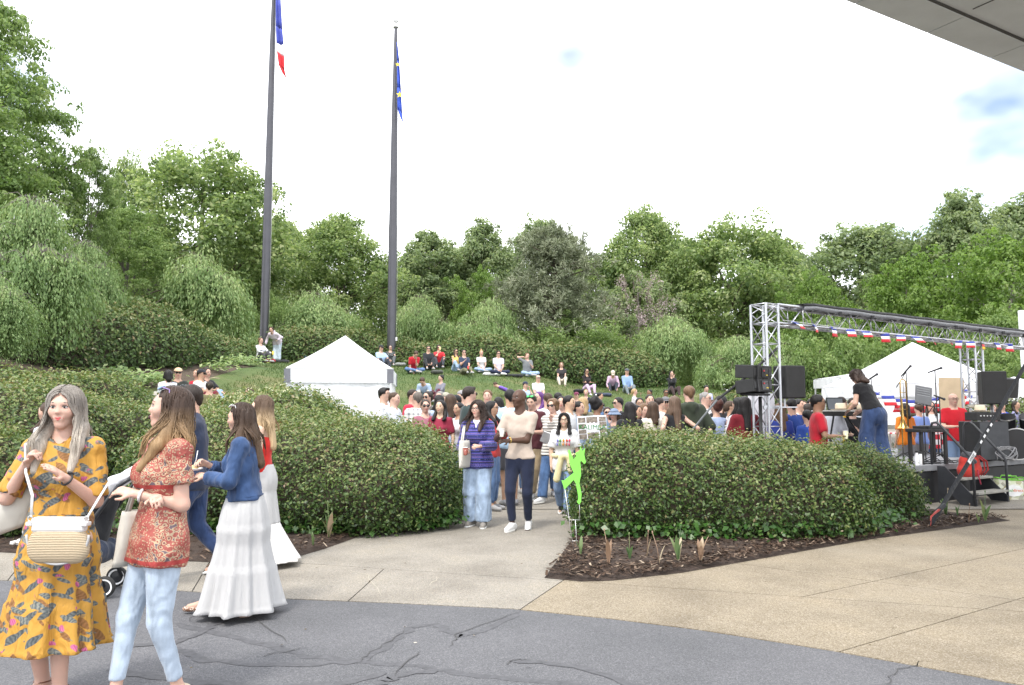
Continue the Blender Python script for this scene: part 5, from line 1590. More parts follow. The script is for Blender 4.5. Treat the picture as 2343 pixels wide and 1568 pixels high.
def shopping_bag():
 a = gnd(2290, 1148); r = empty('shopping_bag', (a.x + .22, a.y + .1, 0), R(-6), 'green and white printed shopping bag on the ground by stairs', 'bag')
 t = NT('bag_print'); v = t.coord(); vo = t.vor(v, 14); n = t.noise(v, 9, 3)
 sep = t.new('SeparateColor'); t.k(vo.outputs['Color'], sep.inputs[0])
 c = t.ramp(sep.outputs[0], [(0, (.55, .62, .35)), (.3, (.75, .76, .66)), (.55, (.35, .30, .12)), (.8, (.62, .66, .50)), (1, (.16, .10, .10))])
 t.color(c); t.b.inputs['Roughness'].default_value = .35
 rows = []
 for q in range(9):
  z = .40 * q / 8; rows.append([])
  for k in range(25):
   an = 2 * math.pi * k / 24; e = 1 - .12 * (q / 8) + .03 * math.sin(an * 3 + q); sx, sy = .27 * e, .12 * e
   cx = math.copysign(abs(math.cos(an))**.5, math.cos(an)); sy_ = math.copysign(abs(math.sin(an))**.5, math.sin(an))
   rows[-1].append(Vector((cx * sx, sy_ * sy, z + (.02 * math.sin(an * 2 + 1) if q == 8 else 0))))
 mb = MB(); mb.grid(rows); mb.add([rows[0][k] for k in range(24)], [tuple(range(24))]); mb.build('bag_body', t.m, r, True)
 mb = MB(); top = rows[8]; mb.tube([p + Vector((0, 0, -.01)) for p in top], .012, 6); mb.build('green_trim', plain('trim_green', (.16, .48, .05), .5), r, True)
 mb = MB(); mb.prism([(math.cos(k * .3142) * (.155 + .012 * (k % 2)), math.sin(k * .3142) * (.095 + .008 * (k % 2))) for k in range(20)], 0, .004, M=Matrix.Translation((.0, -.128, .19)) @ Matrix.Rotation(R(90), 4, 'X')); pt = mb.build('print_panel', plain('bag_white', (.82, .83, .82), .4), r)
 Mx = Matrix.Translation((-.065, -.134, .195)) @ Matrix.Rotation(R(90), 4, 'X')
 text_mesh('fresh', .072, 'print_fresh', plain('print_green', (.10, .34, .06), .5), pt, Mx)
 text_mesh('direct', .072, 'print_direct', plain('print_orange', (.75, .16, .03), .5), pt, Matrix.Translation((.075, -.134, .195)) @ Matrix.Rotation(R(90), 4, 'X'))
 for s in (-1, 1):
  mb = MB(); mb.tube([(-.1, s * .1, .38), (-.08, s * .09, .44), (.08, s * .09, .44), (.1, s * .1, .38)], .010, 6); mb.build('handle', MATS['trim_green'], r, True)
shopping_bag()
def cup(loc, label, m, h=.12, name='cup', cat='cup', r=.047, lid=None):
 o = empty(name, loc, 0, label, cat)
 mb = MB(); mb.lathe([(r * .7, 0), (r, h), (r * .9, h - .002), (r * .62, .006)], n=16, caps=False); mb.add([(0, 0, .003)] + [(r * .7 * math.cos(k * .3927), r * .7 * math.sin(k * .3927), .002) for k in range(16)], [(0, k + 1, (k + 1) % 16 + 1) for k in range(16)]); mb.build('body', m, o, True)
 mb = MB(); mb.tube([(r * math.cos(k * .3927), r * math.sin(k * .3927), h) for k in range(17)], .003, 5); mb.build('rim', lid or plain('cup_white', (.85, .85, .85), .4), o, True)
 return o
g = gnd(2136, 1150); cup((g.x, g.y, 0), 'red plastic cup on the ground left of the stage stairs', plain('cup_red', (.62, .035, .03), .35))
p = local(2072, 1050, 13.55); b_ = empty('water_bottle', sp(p.x, .12, DECK), 0, 'white drinking bottle on the stage edge next to hedge', 'bottle')
mb = MB(); mb.lathe([(.037, 0), (.038, .15), (.022, .19), (.022, .21)], n=16); mb.build('body', plain('bottle_white', (.75, .75, .77), .3), b_, 'auto')
mb = MB(); mb.lathe([(.024, .21), (.024, .24)], n=14); mb.build('cap', M_BLACK, b_, 'auto')
p = local(2090, 1065, 13.5); b_ = empty('steel_flask', sp(p.x, .1, DECK), 0, 'steel flask with dark lid on the stage edge', 'bottle')
mb = MB(); mb.lathe([(.036, 0), (.036, .17), (.03, .19)], n=16); mb.build('body', M_STEEL, b_, 'auto')
mb = MB(); mb.lathe([(.031, .19), (.031, .225)], n=14); mb.build('lid', M_BLACK, b_, 'auto')
# ratchet strap from the frame down to a ground anchor
def strap(p0, p1, wd, label, m, ring=True, marks=False):
 p0, p1 = Vector(p0), Vector(p1); r = empty('ratchet_strap', p0, 0, label, 'strap', 'guy straps of the stage frame')
 d = p1 - p0; t = d.normalized(); s = t.cross(Vector((0, 1, 0))).normalized(); n = s.cross(t).normalized()
 mb = MB(); rows = [[d * (k / 10) - Vector((0, 0, .03 * math.sin(math.pi * k / 10))) + s * wd * j for j in (-1, 1)] for k in range(11)]
 mb.grid(rows); b = mb.build('webbing', m, r, True, solid=.004)
 if ring:
  mb = MB(); mb.box(d * .07, (.05, .06, .16), rz=0, ry=math.atan2(d.x, d.z)); mb.build('ratchet', M_STG, r, bevel=.008)
  mb = MB(); mb.tube([d * .07, d * .03 + Vector((-.05, 0, .02)), d * .0], [.02, .012, .008], 6); mb.build('hook', plain('hook_red', (.35, .04, .03), .5), r, True)
 if marks:
  B = Matrix((( t.x, s.x, n.x, 0), (t.y, s.y, n.y, 0), (t.z, s.z, n.z, 0), (0, 0, 0, 1)))
  if n.y > 0: B = Matrix(((t.x, s.x, n.x, 0), (t.y, s.y, n.y, 0), (t.z, s.z, n.z, 0), (0, 0, 0, 1))) @ Matrix.Rotation(R(180), 4, 'X')
  c = d * .30 - Vector((0, .012, .03 * math.sin(math.pi * .3)))
  mb = MB(); mb.box((0, 0, 0), (.26, .055, .003), M=Matrix.Translation(c) @ B); w_ = mb.build('brand_patch', plain('patch_white', (.82, .82, .82), .5), r)
  text_mesh('KEEPER', .052, 'brand_text', M_BLACK, w_, Matrix.Translation(c + Vector((0, -.004, 0))) @ B, .0008)
  for k in range(4):
   mb = MB(); mb.box((0, 0, 0), (.07, .03, .003), M=Matrix.Translation(d * (.375 + .028 * k) - Vector((0, .012, .028))) @ B); mb.build('white_print', MATS['patch_white'], r)
g = gnd(2128, 1203, .05)
strap(g, at(2392, 752, 13.2), .032, 'black tie-down strap rising from the bed past the stairs', cloth((.028, .030, .034)), True, True)
strap(at(1640, 915, 12.4), at(1777, 797, 12.55), .02, 'thin dark strap running from left tower down behind the crowd', cloth((.05, .05, .055)), False)
strap((at(1640, 915, 12.4).x - 1.6, 12.2, T(2, 12.2)), at(1640, 915, 12.4), .016, 'lower end of thin strap among the crowd', cloth((.16, .17, .18)), False)

# ------------------------------------------------------------------ people
def nv(v): v = np.asarray(v, float); return v / (np.linalg.norm(v) + 1e-9)
def rot(axis, deg):
 a = nv(axis); t = R(deg); c, s = math.cos(t), math.sin(t); x, y, z = a
 return np.array([[c + x*x*(1-c), x*y*(1-c) - z*s, x*z*(1-c) + y*s], [y*x*(1-c) + z*s, c + y*y*(1-c), y*z*(1-c) - x*s], [z*x*(1-c) - y*s, z*y*(1-c) + x*s, c + z*z*(1-c)]])
def ik(a, target, l1, l2, pole):
 a, target = np.asarray(a, float), np.asarray(target, float)
 d = target - a; L = np.linalg.norm(d)
 L2 = min(max(L, abs(l1 - l2) + .005), (l1 + l2) * .998)
 t = nv(d); target = a + t * L2
 x = (l1*l1 - l2*l2 + L2*L2) / (2 * L2); h = math.sqrt(max(l1*l1 - x*x, 0))
 p = np.asarray(pole, float); p = p - t * (p @ t)
 return a + t * x + nv(p) * h, target
ARM = {  # wrist relative to the shoulder in body heights: outwards, forwards, up; then finger curl
 'down': (.035, .03, -.31, .35), 'hold': (-.03, .17, -.16, .75), 'phone': (-.075, .17, -.07, .7), 'chest': (-.10, .12, -.06, .5), 'face': (-.10, .13, .05, .5),
 'raise': (.04, .10, .27, .4), 'fwd': (-.02, .28, -.07, .3), 'back': (.10, -.17, -.25, .1), 'cross': (-.21, .10, -.13, .4), 'lap': (-.05, .19, -.23, .4),
 'knee': (.01, .26, -.15, .3), 'head': (.0, .02, .10, .4), 'hip': (.10, .0, -.20, .4), 'drink': (-.09, .14, .06, .8), 'pocket': (.05, .05, -.25, .5), 'out': (.14, .22, -.06, .2)}
def skeleton(H, pose, lean=0, roll=0, twist=0, hyaw=0, hpitch=0, hroll=0, aL='down', aR='down', ank=None, sw=1.0, hipz=None, elbL=None, elbR=None):
 j = {'H': H}
 S = {'stand': (.525, ((-.052, .0, .045), (.052, .02, .045))), 'ease': (.52, ((-.06, .03, .045), (.055, -.03, .045))), 'walk': (.51, ((-.045, -.16, .085), (.045, .15, .05))), 'walk_r': (.51, ((-.045, .15, .05), (.045, -.16, .085))),
  'sit_cross': (.065, ((.04, .20, .04), (-.04, .24, .045))), 'sit_knees': (.065, ((-.07, .29, .035), (.07, .30, .035))), 'sit_bank': (.07, ((-.06, .31, -.06), (.06, .33, -.06))),
  'sit_legs': (.065, ((-.05, .44, .04), (.05, .46, .04))), 'crawl': (.21, ((-.07, -.23, .03), (.07, -.27, .03))), 'sit_side': (.07, ((.10, .22, .04), (.16, .26, .04)))}[pose]
 hz = S[0] if hipz is None else hipz
 sit = pose.startswith('sit')
 p0 = np.array([0, 0, hz * H])
 M = rot((0, 0, 1), twist) @ rot((1, 0, 0), -lean) @ rot((0, 1, 0), roll)
 r, f, u = M @ np.array([1., 0, 0]), M @ np.array([0, 1., 0]), M @ np.array([0, 0, 1.])
 j.update(p0=p0, r=r, f=f, u=u)
 j['waist'] = p0 + u * .085 * H; j['chest'] = p0 + u * .20 * H; j['neck'] = p0 + u * .315 * H
 Hm = M @ rot((0, 0, 1), hyaw) @ rot((1, 0, 0), -hpitch) @ rot((0, 1, 0), hroll)
 if lean > 30: Hm = rot((0, 0, 1), twist) @ rot((0, 0, 1), hyaw) @ rot((1, 0, 0), -hpitch - lean * .6) @ rot((0, 1, 0), hroll)
 j['hr'], j['hf'], j['hu'] = Hm[:, 0], Hm[:, 1], Hm[:, 2]
 j['hh'] = .130 * H if H > 1.35 else .13 * H + .022
 j['head'] = j['neck'] + u * .042 * H + j['hu'] * (.066 * H) + j['hf'] * .012 * H
 la, lb = .172 * H, .148 * H
 for s, k, a, el in ((-1, 'L', aL, elbL), (1, 'R', aR, elbR)):
  sh = p0 + u * .288 * H + r * s * (.094 if H > 1.35 else .085) * H * sw
  a = ARM[a] if isinstance(a, str) else a
  tg = sh + (r * s * a[0] + f * a[1] + u * a[2]) * H
  pole = (r * s * .55 - f * .55 - u * .65) if el is None else r * s * el[0] + f * el[1] + u * el[2]
  e, w = ik(sh, tg, la, lb, pole)
  j['S' + k], j['E' + k], j['W' + k], j['curl' + k] = sh, e, w, a[3]
  hip = p0 + np.array([rot((0, 0, 1), twist * .5)[0, 0] * s * .052 * H, 0, -.01 * H])
  an = np.array((ank or S[1])[0 if s < 0 else 1], float) * H
  pole = np.array([s * .12, 1.0, .15])
  if pose == 'sit_cross': pole = np.array([s * 1.6, .25, .25])
  elif sit: pole = np.array([s * .25, .4, 1.0])
  elif pose == 'crawl': pole = np.array([0, .6, -1.0])
  kn, an = ik(hip, an, .24 * H, .232 * H, pole)
  j['hip' + k], j['K' + k], j['A' + k] = hip, kn, an
  fd = np.array([s * .18, 1.0, 0.0])
  if pose == 'sit_cross': fd = np.array([-s * 1.0, .5, 0])
  if pose == 'crawl': fd = np.array([0, -.3, -.6])
  if pose in ('walk', 'walk_r') and an[1] < 0: fd = np.array([s * .1, 1.0, -.35])
  j['F' + k] = nv(fd)
 j['top'] = j['head'] + j['hu'] * .5 * j['hh']
 return j
def h2w(j, p):
 return j['head'] + (j['hr'] * p[0] + j['hf'] * p[1] + j['hu'] * p[2]) * j['hh']
def torso(F, j, b, sex, g=0.0, k=.05, top=True, lo=True, cuts=(), hipg=0.0):
 H, f, u, r = j['H'], j['f'], j['u'], j['r']; k = k * H / 1.7
 pel, wai, che = (.090, .066, .079) if sex == 'f' else (.083, .076, .090) if sex == 'm' else (.078, .074, .080)
 pel, wai, che = pel * b * H, wai * b * b * H, che * b * H
 if lo: F.cone(j['p0'] - u * .015 * H, j['p0'] + u * .03 * H, pel + g + hipg, pel * .97 + g + hipg, k, 'u', f, 1.35, cuts)
 F.cone(j['p0'] + u * .03 * H, j['waist'], pel * .96 + g, wai + g + hipg * .4, k, 'u', f, 1.4, cuts)
 F.cone(j['waist'], j['chest'], wai + g, che + g, k, 'u', f, 1.42, cuts)
 F.cone(j['chest'], j['p0'] + u * .245 * H, che + g, che * .86 + g, k, 'u', f, 1.45, cuts)
 if top:
  F.cone(j['SL'] + u * .0 * H, j['SR'], (.030 if sex == 'f' else .034) * H * b + g * .7, (.030 if sex == 'f' else .034) * H * b + g * .7, k, 'u', None, 1, cuts)
  F.cone(j['p0'] + u * .27 * H, j['neck'] + u * .012 * H, .060 * H * b + g, .032 * H + g, k, 'u', f, 1.15, cuts)
 if sex == 'f':
  for s in (-1, 1):
   F.ell(j['p0'] + (u * .205 + r * s * .042 + f * .050 * b) * H, np.full(3, (.036 if not g else .031) * H * b + g), k * (1 if not g else 1.5), 'u', None, cuts)
 if b > 1.12 and sex == 'm':
  F.ell(j['waist'] + f * .045 * H + u * .01 * H, np.full(3, .075 * H * b + g), k * 1.4, 'u', None, cuts)
def arm(F, j, s, am, g=0.0, upto=2.0, gend=None, k=.02):
 """arm from the shoulder; upto 1 = elbow, 2 = wrist"""
 H = j['H']; S, E, W_ = j['S' + s], j['E' + s], j['W' + s]
 gend = g if gend is None else gend
 r0, r1, r2, r3 = .031 * H * am, .0255 * H * am, .0255 * H * am, .0160 * H * am
 if upto <= 1:
  q = S + (E - S) * upto; rq = r0 + (r1 - r0) * upto
  F.cone(S, q + nv(E - S) * .03, r0 + g, rq + gend, k, 'u', None, 1, ((q, nv(E - S)),))
 else:
  F.cone(S, E, r0 + g, r1 + g, k)
  t = upto - 1; q = E + (W_ - E) * t; rq = r2 + (r3 - r2) * t
  if upto >= 2: F.cone(E, W_, r2 + g, r3 + gend, k)
  else: F.cone(E, q + nv(W_ - E) * .03, r2 + g, rq + gend, k, 'u', None, 1, ((q, nv(W_ - E)),))
def hand(F, j, s, am, lod):
 H = j['H']; W_ = j['W' + s]; d = nv(W_ - j['E' + s]); sg = -1 if s == 'L' else 1
 n = j['f'] * .3 - j['r'] * sg * .8 - j['u'] * .5 if abs(d @ j['u']) > .8 else -j['u'] * .6 + -j['r'] * sg * .6
 n = nv(n - d * (n @ d)); w = nv(np.cross(d, n)) * sg                # w points to the thumb side
 if w @ (j['f'] + j['u'] * .8) < 0: w = -w
 c = j['curl' + s]; q = H / 1.7 * am**.5
 F.cone(W_, W_ + d * .035 * q, .022 * q, .030 * q, .012, 'u', n, 1.5)
 F.cone(W_ + d * .03 * q, W_ + d * .075 * q, .034 * q, .036 * q, .012, 'u', n, 2.4)
 if lod == 0:
  F.cone(W_ + d * .07 * q, W_ + d * .12 * q + n * .05 * c * q, .030 * q, .022 * q, .012, 'u', n, 2.0)
  F.cone(W_ + d * .03 * q + w * .025 * q, W_ + d * .075 * q + w * .055 * q, .012 * q, .010 * q, .012)
  return
 for i, (o, L) in enumerate(((.027, .070), (.009, .078), (-.009, .073), (-.026, .058))):
  b0 = W_ + d * .082 * q + w * o * q
  a1 = c * (.9 + .12 * i); a2 = c * (2.2 + .15 * i)
  d1 = d * math.cos(a1) + n * math.sin(a1) + w * o * 2.2 * (1 - c); d2 = d * math.cos(a2) + n * math.sin(a2) + w * o * 1.5 * (1 - c)
  b1 = b0 + nv(d1) * L * .55 * q; b2 = b1 + nv(d2) * L * .5 * q
  F.cone(b0, b1, .0088 * q, .0082 * q, .004); F.cone(b1, b2, .0082 * q, .0064 * q, .003)
 t0 = W_ + d * .028 * q + w * .026 * q; t1 = t0 + nv(d * .7 + w * .75 + n * .3) * .04 * q; t2 = t1 + nv(d + w * .15 + n * .5 * c) * .032 * q
 F.cone(t0, t1, .0125 * q, .0105 * q, .006); F.cone(t1, t2, .0105 * q, .008 * q, .004)
def legs(F, j, b, sex, lod, am=1.0):
 H = j['H']
 for s in 'LR':
  th = (.058 if sex == 'f' else .055) * b * H * am
  F.cone(j['hip' + s], j['K' + s], th, .034 * H * b**.5 * am, .03 * am)
  F.cone(j['K' + s], j['A' + s], .034 * H * b**.5 * am, .0205 * H * am, .015 * am)
  c = j['K' + s] * .68 + j['A' + s] * .32 - nv(np.cross(np.cross(j['A' + s] - j['K' + s], j['F' + s]), j['A' + s] - j['K' + s])) * .010 * H
  if am == 1: F.ell(c, (.033 * H * am, .033 * H * am, .05 * H * am), .02 * am)
  fd = j['F' + s]; a = j['A' + s]
  heel = a - fd * .02 * H + np.array([0, 0, -.022 * H]); toe = a + fd * .095 * H + np.array([0, 0, -.030 * H])
  F.cone(a, heel, .019 * H, .018 * H, .015); F.cone(heel, toe, .019 * H, .014 * H, .015); F.cone(a, toe, .018 * H, .012 * H, .015)
def head_prims(F, j, sex, lod, neckr=None):
 hh = j['hh']; M = np.stack([j['hr'], j['hf'], j['hu']])
 E = lambda c, r, k=.04, op='u': F.ell(h2w(j, c), np.array(r) * hh, k * hh, op, M)
 C = lambda a, b, ra, rb, k=.04, op='u', ax=None, fl=1.0: F.cone(h2w(j, a), h2w(j, b), ra * hh, rb * hh, k * hh, op, ax, fl)
 nk = (.235 if sex == 'f' else .285) if neckr is None else neckr
 F.cone(j['neck'] - j['u'] * .015 * j['H'], h2w(j, (0, -.10, -.22)), nk * hh * 1.08, nk * hh, .12 * hh)
 E((0, -.07, .13), (.345, .43, .365), .1)
 E((0, .10, -.08), (.262 if sex == 'f' else .282, .30, .34), .12)
 jw = .0 if sex == 'f' else .02
 C((-.17 - jw, .0, -.26), (0, .22, -.40), .10, .105 + jw, .1); C((.17 + jw, .0, -.26), (0, .22, -.40), .10, .105 + jw, .1)
 E((0, .265, -.41), (.10, .085, .075), .08)
 E((-.165, .21, -.09), (.13, .14, .13), .1); E((.165, .21, -.09), (.13, .14, .13), .1)
 C((-.14, .315, .115), (.14, .315, .115), .055, .055, .1)
 for s in (-1, 1):
  E((s * .135, .43, .035), (.085, .085, .042), .06, 's')
 C((0, .36, .06), (0, .418, -.085), .034, .047, .05); E((0, .40, -.10), (.075, .05, .036), .05)
 C((-.075, .345, -.235), (.075, .345, -.235), .045, .045, .06); C((-.06, .34, -.29), (.06, .34, -.29), .04, .04, .06)
 for s in (-1, 1):
  E((s * .335, -.04, -.01), (.04, .085, .125), .03)
def ring_pts(c, u, v, ru, rv, n=24):
 return [c + u * math.cos(t * 2 * math.pi / n) * ru + v * math.sin(t * 2 * math.pi / n) * rv for t in range(n + 1)]
def hair_field(j, style, lod, seed=0):
 F = Field(); hh = j['hh']; M = np.stack([j['hr'], j['hf'], j['hu']])
 E = lambda c, r, k=.06, op='u': F.ell(h2w(j, c), np.array(r) * hh, k * hh, op, M)
 C = lambda a, b, ra, rb, k=.06, op='u', fl=1.0: F.cone(h2w(j, a), h2w(j, b), ra * hh, rb * hh, k * hh, op, j['hf'], fl)
 W = lambda p: p                                              # hanging points stay in the head frame
 ln = {'long': -1.15, 'longer': -1.75, 'swept': -1.75, 'bob': -.52, 'shoulder': -.8}.get(style, 0)
 if style in ('short', 'crop', 'quiff'):
  g = {'short': .03, 'crop': .005, 'quiff': .04}[style]
  E((0, -.085, .155), (.365 + g, .45 + g, .375 + g));
  C((0, -.37, -.05), (0, -.36, -.2), .20, .16)
  if style == 'quiff': C((-.16, .22, .42), (.16, .22, .42), .13, .13)
  C((0, .62, -.28), (0, .50, .02), .50, .40, .05, 's');
  for s in (-1, 1): E((s * .40, .10, -.18), (.16, .26, .24), .05, 's')
 else:
  E((0, -.085, .155), (.378, .458, .392))
  E((0, -.28, -.02), (.36, .30, .36))
  if style == 'bun': E((0, -.52, .40), (.2, .2, .19))
  elif style == 'topbun': E((0, -.15, .68), (.19, .19, .18))
  elif style == 'updo': E((0, -.42, .30), (.34, .32, .34)); E((.05, -.3, .52), (.28, .26, .22))
  elif style == 'pony': C((0, -.50, .15), (0, -.66, -.55), .15, .09)
  elif style == 'curlyshort': E((0, -.1, .2), (.46, .50, .42)); E((-.3, -.1, -.1), (.18, .3, .28)); E((.3, -.1, -.1), (.18, .3, .28))
  elif style in ('long', 'longer', 'bob', 'shoulder', 'curly', 'swept'):
   if style == 'curly':
    E((0, -.15, .18), (.47, .52, .42)); ln = -1.5
   wd = .25 if style != 'curly' else .32
   C((0, -.33, .1), (0, -.42, max(ln, -.6)), .35, .32, .12, 'u', 1.4)
   if ln < -.7: C((0, -.42, -.55), (0, -.62, ln), .32, .24, .12, 'u', 1.5)
   for s in (-1, 1):
    C((s * .28, -.20, .18), (s * .38, -.14, max(ln * .62, -.85)), .16, wd * .72, .10)
    if ln < -.9 and not (style == 'swept' and s > 0):
     w_ = style == 'swept'; C((s * .40, -.08, -.5), (s * (.54 if w_ else .44), .10 if w_ else .30, -.95), wd * .6, .15, .1); C((s * (.54 if w_ else .44), .10 if w_ else .32, -.95), (s * (.56 if w_ else .42), .40 if w_ else .60, ln * .88), .15, .08, .1)
  E((0, .60, -.20), (.265, .44, .47), .05, 's')
  if style == 'swept':
   for s in (-1, 1): E((s * .36, .30, -.05), (.26, .30, .34), .05, 's')
  E((0, .49, .15), (.268, .33, .315), .05, 's')
 a = .018 if lod else .012
 sh = {'curly': (.055, 26), 'curlyshort': (.05, 40)}.get(style)
 c0 = j['head']
 def dz(X, Y, Z):
  an = np.arctan2(Y - c0[1], X - c0[0])
  if sh: return sh[0] * hh * wavy(X, Y, Z, sh[1] / hh * .2, seed) * .6
  return a * hh * np.sin(an * 15 + 2 * np.sin(Z * 14) + seed) * (.6 + .4 * np.sin(an * 37 + 3 * np.sin(Z * 9)))
 F.disp = dz
 return F
def strands(j, style, n, ln, wave, seed, out=.0, face_gap=52, lod=2):
 """thin hair strands laid over the hair volume; returns vertices and quads in person space"""
 rg = np.random.default_rng(seed); hh = j['hh']; V, Fc, off = [], [], 0
 for i in range(n):
  th = R(rg.uniform(face_gap, 360 - face_gap)); ph0 = R(rg.uniform(4, 60)); lay = rg.uniform(1.0, 1.09)
  L = ln * rg.uniform(.72, 1.08); pts = []; w0, w1 = rg.uniform(0, 6.28), rg.uniform(.6, 1.4)
  sx, sy = math.sin(th), math.cos(th)
  part = style != 'bob' and i % 20 < 9; y0p = rg.uniform(-.32, .14 if style == 'swept' else .33); kp = math.sqrt(max(.05, 1 - ((y0p + .08) / .475)**2)); sd = 1 if rg.uniform() < .5 else -1
  if part: ph0 = R(rg.uniform(0, 12)); sx, sy = sd, (y0p + .08) / .475
  for k in range(11):
   t = k / 10
   ph = ph0 + t * L / .42
   pmax = R(100)
   if part and ph < pmax:
    p = (sd * .395 * lay * kp * math.sin(ph), y0p, .15 + .405 * lay * kp * math.cos(ph))
   elif part:
    dn = (ph - pmax) * .42; q = min(1, max(0, (dn - .25) / .7)); q = q * q * (3 - 2 * q); e = min(1, dn / .3)
    yt = (.50 + .12 * dn) * (.6 if style == 'swept' else 1) if y0p > -.1 and not (style == 'swept' and sd > 0) else -.66
    p = (sd * (.395 * lay * (kp + (1 - kp) * e * .8) + out * min(1, dn) + (.20 if style == 'swept' else .05) * q), y0p * (1 - q) + yt * q - .06 * e * (1 - q), .15 + .405 * lay * kp * math.cos(pmax) - dn)
   elif ph < pmax:
    p = (sx * .395 * lay * math.sin(ph), sy * .475 * lay * math.sin(ph) - .08, .15 + .405 * lay * math.cos(ph))
   else:
    dn = (ph - pmax) * .42; q = min(1, max(0, (dn - .25) / .7)); q = q * q * (3 - 2 * q)
    y0 = sy * .475 * lay - .08; yt = .50 + .12 * dn if sy > -.15 and not (style == 'swept' and sx > 0) else -.66
    yt = yt * (.6 if style == 'swept' and yt > 0 else 1)
    p = (sx * (.395 * lay + out * min(1, dn) + (.20 if style == 'swept' else .05) * q) + (.12 * q * sx if sy > -.15 else 0), y0 * (1 - q) + yt * q * (1 if sy > -.15 else max(.55, -sy)), .15 + .405 * lay * math.cos(pmax) - dn)
   wv = (wave + (.09 if i % 17 == 0 else 0)) * max(0, t - .15)
   p = (p[0] + wv * math.sin(t * 11 * w1 + w0), p[1] + wv * math.cos(t * 9 * w1 + w0 * 1.7), p[2])
   pts.append(h2w(j, p))
  pts = np.array(pts)
  if abs(j['hu'][2]) > .9: pass
  r = (.0048 if lod == 2 else .006) * rg.uniform(.6, 1.2) * hh / .22
  tang = np.gradient(pts, axis=0); tang /= np.linalg.norm(tang, axis=1, keepdims=True) + 1e-9
  side = np.cross(tang, np.array([sx, sy, .2])); side /= np.linalg.norm(side, axis=1, keepdims=True) + 1e-9
  nor = np.cross(side, tang)
  ta = np.concatenate([np.full(7, 1.0), np.linspace(.9, .15, 4)])[:, None] * r
  ringv = np.stack([pts + side * ta, pts - side * ta, pts + nor * ta], 1).reshape(-1, 3)
  V.append(ringv)
  for k in range(10):
   for q in range(3):
    Fc.append((off + k*3 + q, off + k*3 + (q+1) % 3, off + (k+1)*3 + (q+1) % 3, off + (k+1)*3 + q))
  off += len(ringv)
 return np.concatenate(V), np.array(Fc)
BLACKM = plain('lens_black', (.008, .008, .010), .12)
def eyewear(j, parent, lens=None, on_head=False, frame=None, clear=False, name='sunglasses'):
 hh = j['hh']; up = .30 if on_head else 0.0; by = .02 if on_head else 0
 lens = lens or BLACKM; frame = frame or plain('frame_black', (.01, .01, .01), .3)
 A = lambda x, y, z: Vector(h2w(j, (x, y, z)))
 if on_head: q = lambda x, y, z: A(x, y - .02 + (.02 - z) * .0, z)
 mb = MB()
 cy, cz = (.415, .035) if not on_head else (.235, .50)
 fu = Vector(j['hu']) if not on_head else (Vector(j['hu']) * .55 - Vector(j['hf']) * .83).normalized()
 for s in (-1, 1):
  c = A(s * .15, cy, cz); x = Vector(j['hr']);
  if clear:
   mb.tube(ring_pts(c, x, fu, .125 * hh, .10 * hh, 14), .010 * hh, 5)
  else:
   pts = ring_pts(c, x, fu, .135 * hh, .095 * hh, 12)[:-1]
   fw = Vector(j['hf']) * .022 * hh if not on_head else Vector(j['hu']) * .022 * hh
   mb.add([p + fw * .5 for p in pts] + [p - fw for p in pts], [tuple(range(12)), tuple(range(23, 11, -1))] + [(k, (k + 1) % 12, 12 + (k + 1) % 12, 12 + k) for k in range(12)])
 o = mb.build('lenses' if not clear else 'rims', lens if not clear else frame, None, True)
 o.name = name; o.parent = parent
 mb = MB(); mb.tube([A(-.04, cy + .02, cz + .01), A(.04, cy + .02, cz + .01)], .016 * hh, 5)
 for s in (-1, 1):
  e = A(s * .36, -.05, .03) if not on_head else A(s * .39, -.02, .18)
  mb.tube([A(s * .27, cy - .03, cz + .01), A(s * .345, cy - .22, cz * .9 + .01), e], .014 * hh, 5)
 mb.build('frame', frame, o, True)
def cap_hat(j, parent, m, kind='cap', back=False):
 hh = j['hh']; s = -1 if back else 1
 F = Field(); M = np.stack([j['hr'], j['hf'], j['hu']])
 F.ell(h2w(j, (0, -.07, .20)), np.array((.405, .475, .37)) * hh, .03, 'u', M)
 F.cuts.append((h2w(j, (0, 0, .18)), -j['hu'] + j['hf'] * .12 * 1))
 V, Fc = F.build(hh * .06)
 o = link('cap', np_mesh('cap', V, Fc), parent, m)
 rows = []
 if kind == 'cap':
  for i in range(4):
   t = i / 3
   rows.append([Vector(h2w(j, (math.sin(a) * (.39 - .05 * t), s * (math.cos(a) * (.44 + .34 * t)) - .05, .235 - .07 * t * math.cos(a)))) for a in [R(-62 + 124 * k / 10) for k in range(11)]])
 else:
  for i in range(4):
   t = i / 3
   rows.append([Vector(h2w(j, (math.sin(a) * (.40 + .22 * t), math.cos(a) * (.46 + .22 * t) - .07, .21 - .20 * t))) for a in [R(360 * k / 20) for k in range(21)]])
 mb = MB(); mb.grid(rows); mb.build('brim', m, o, True, solid=.006)
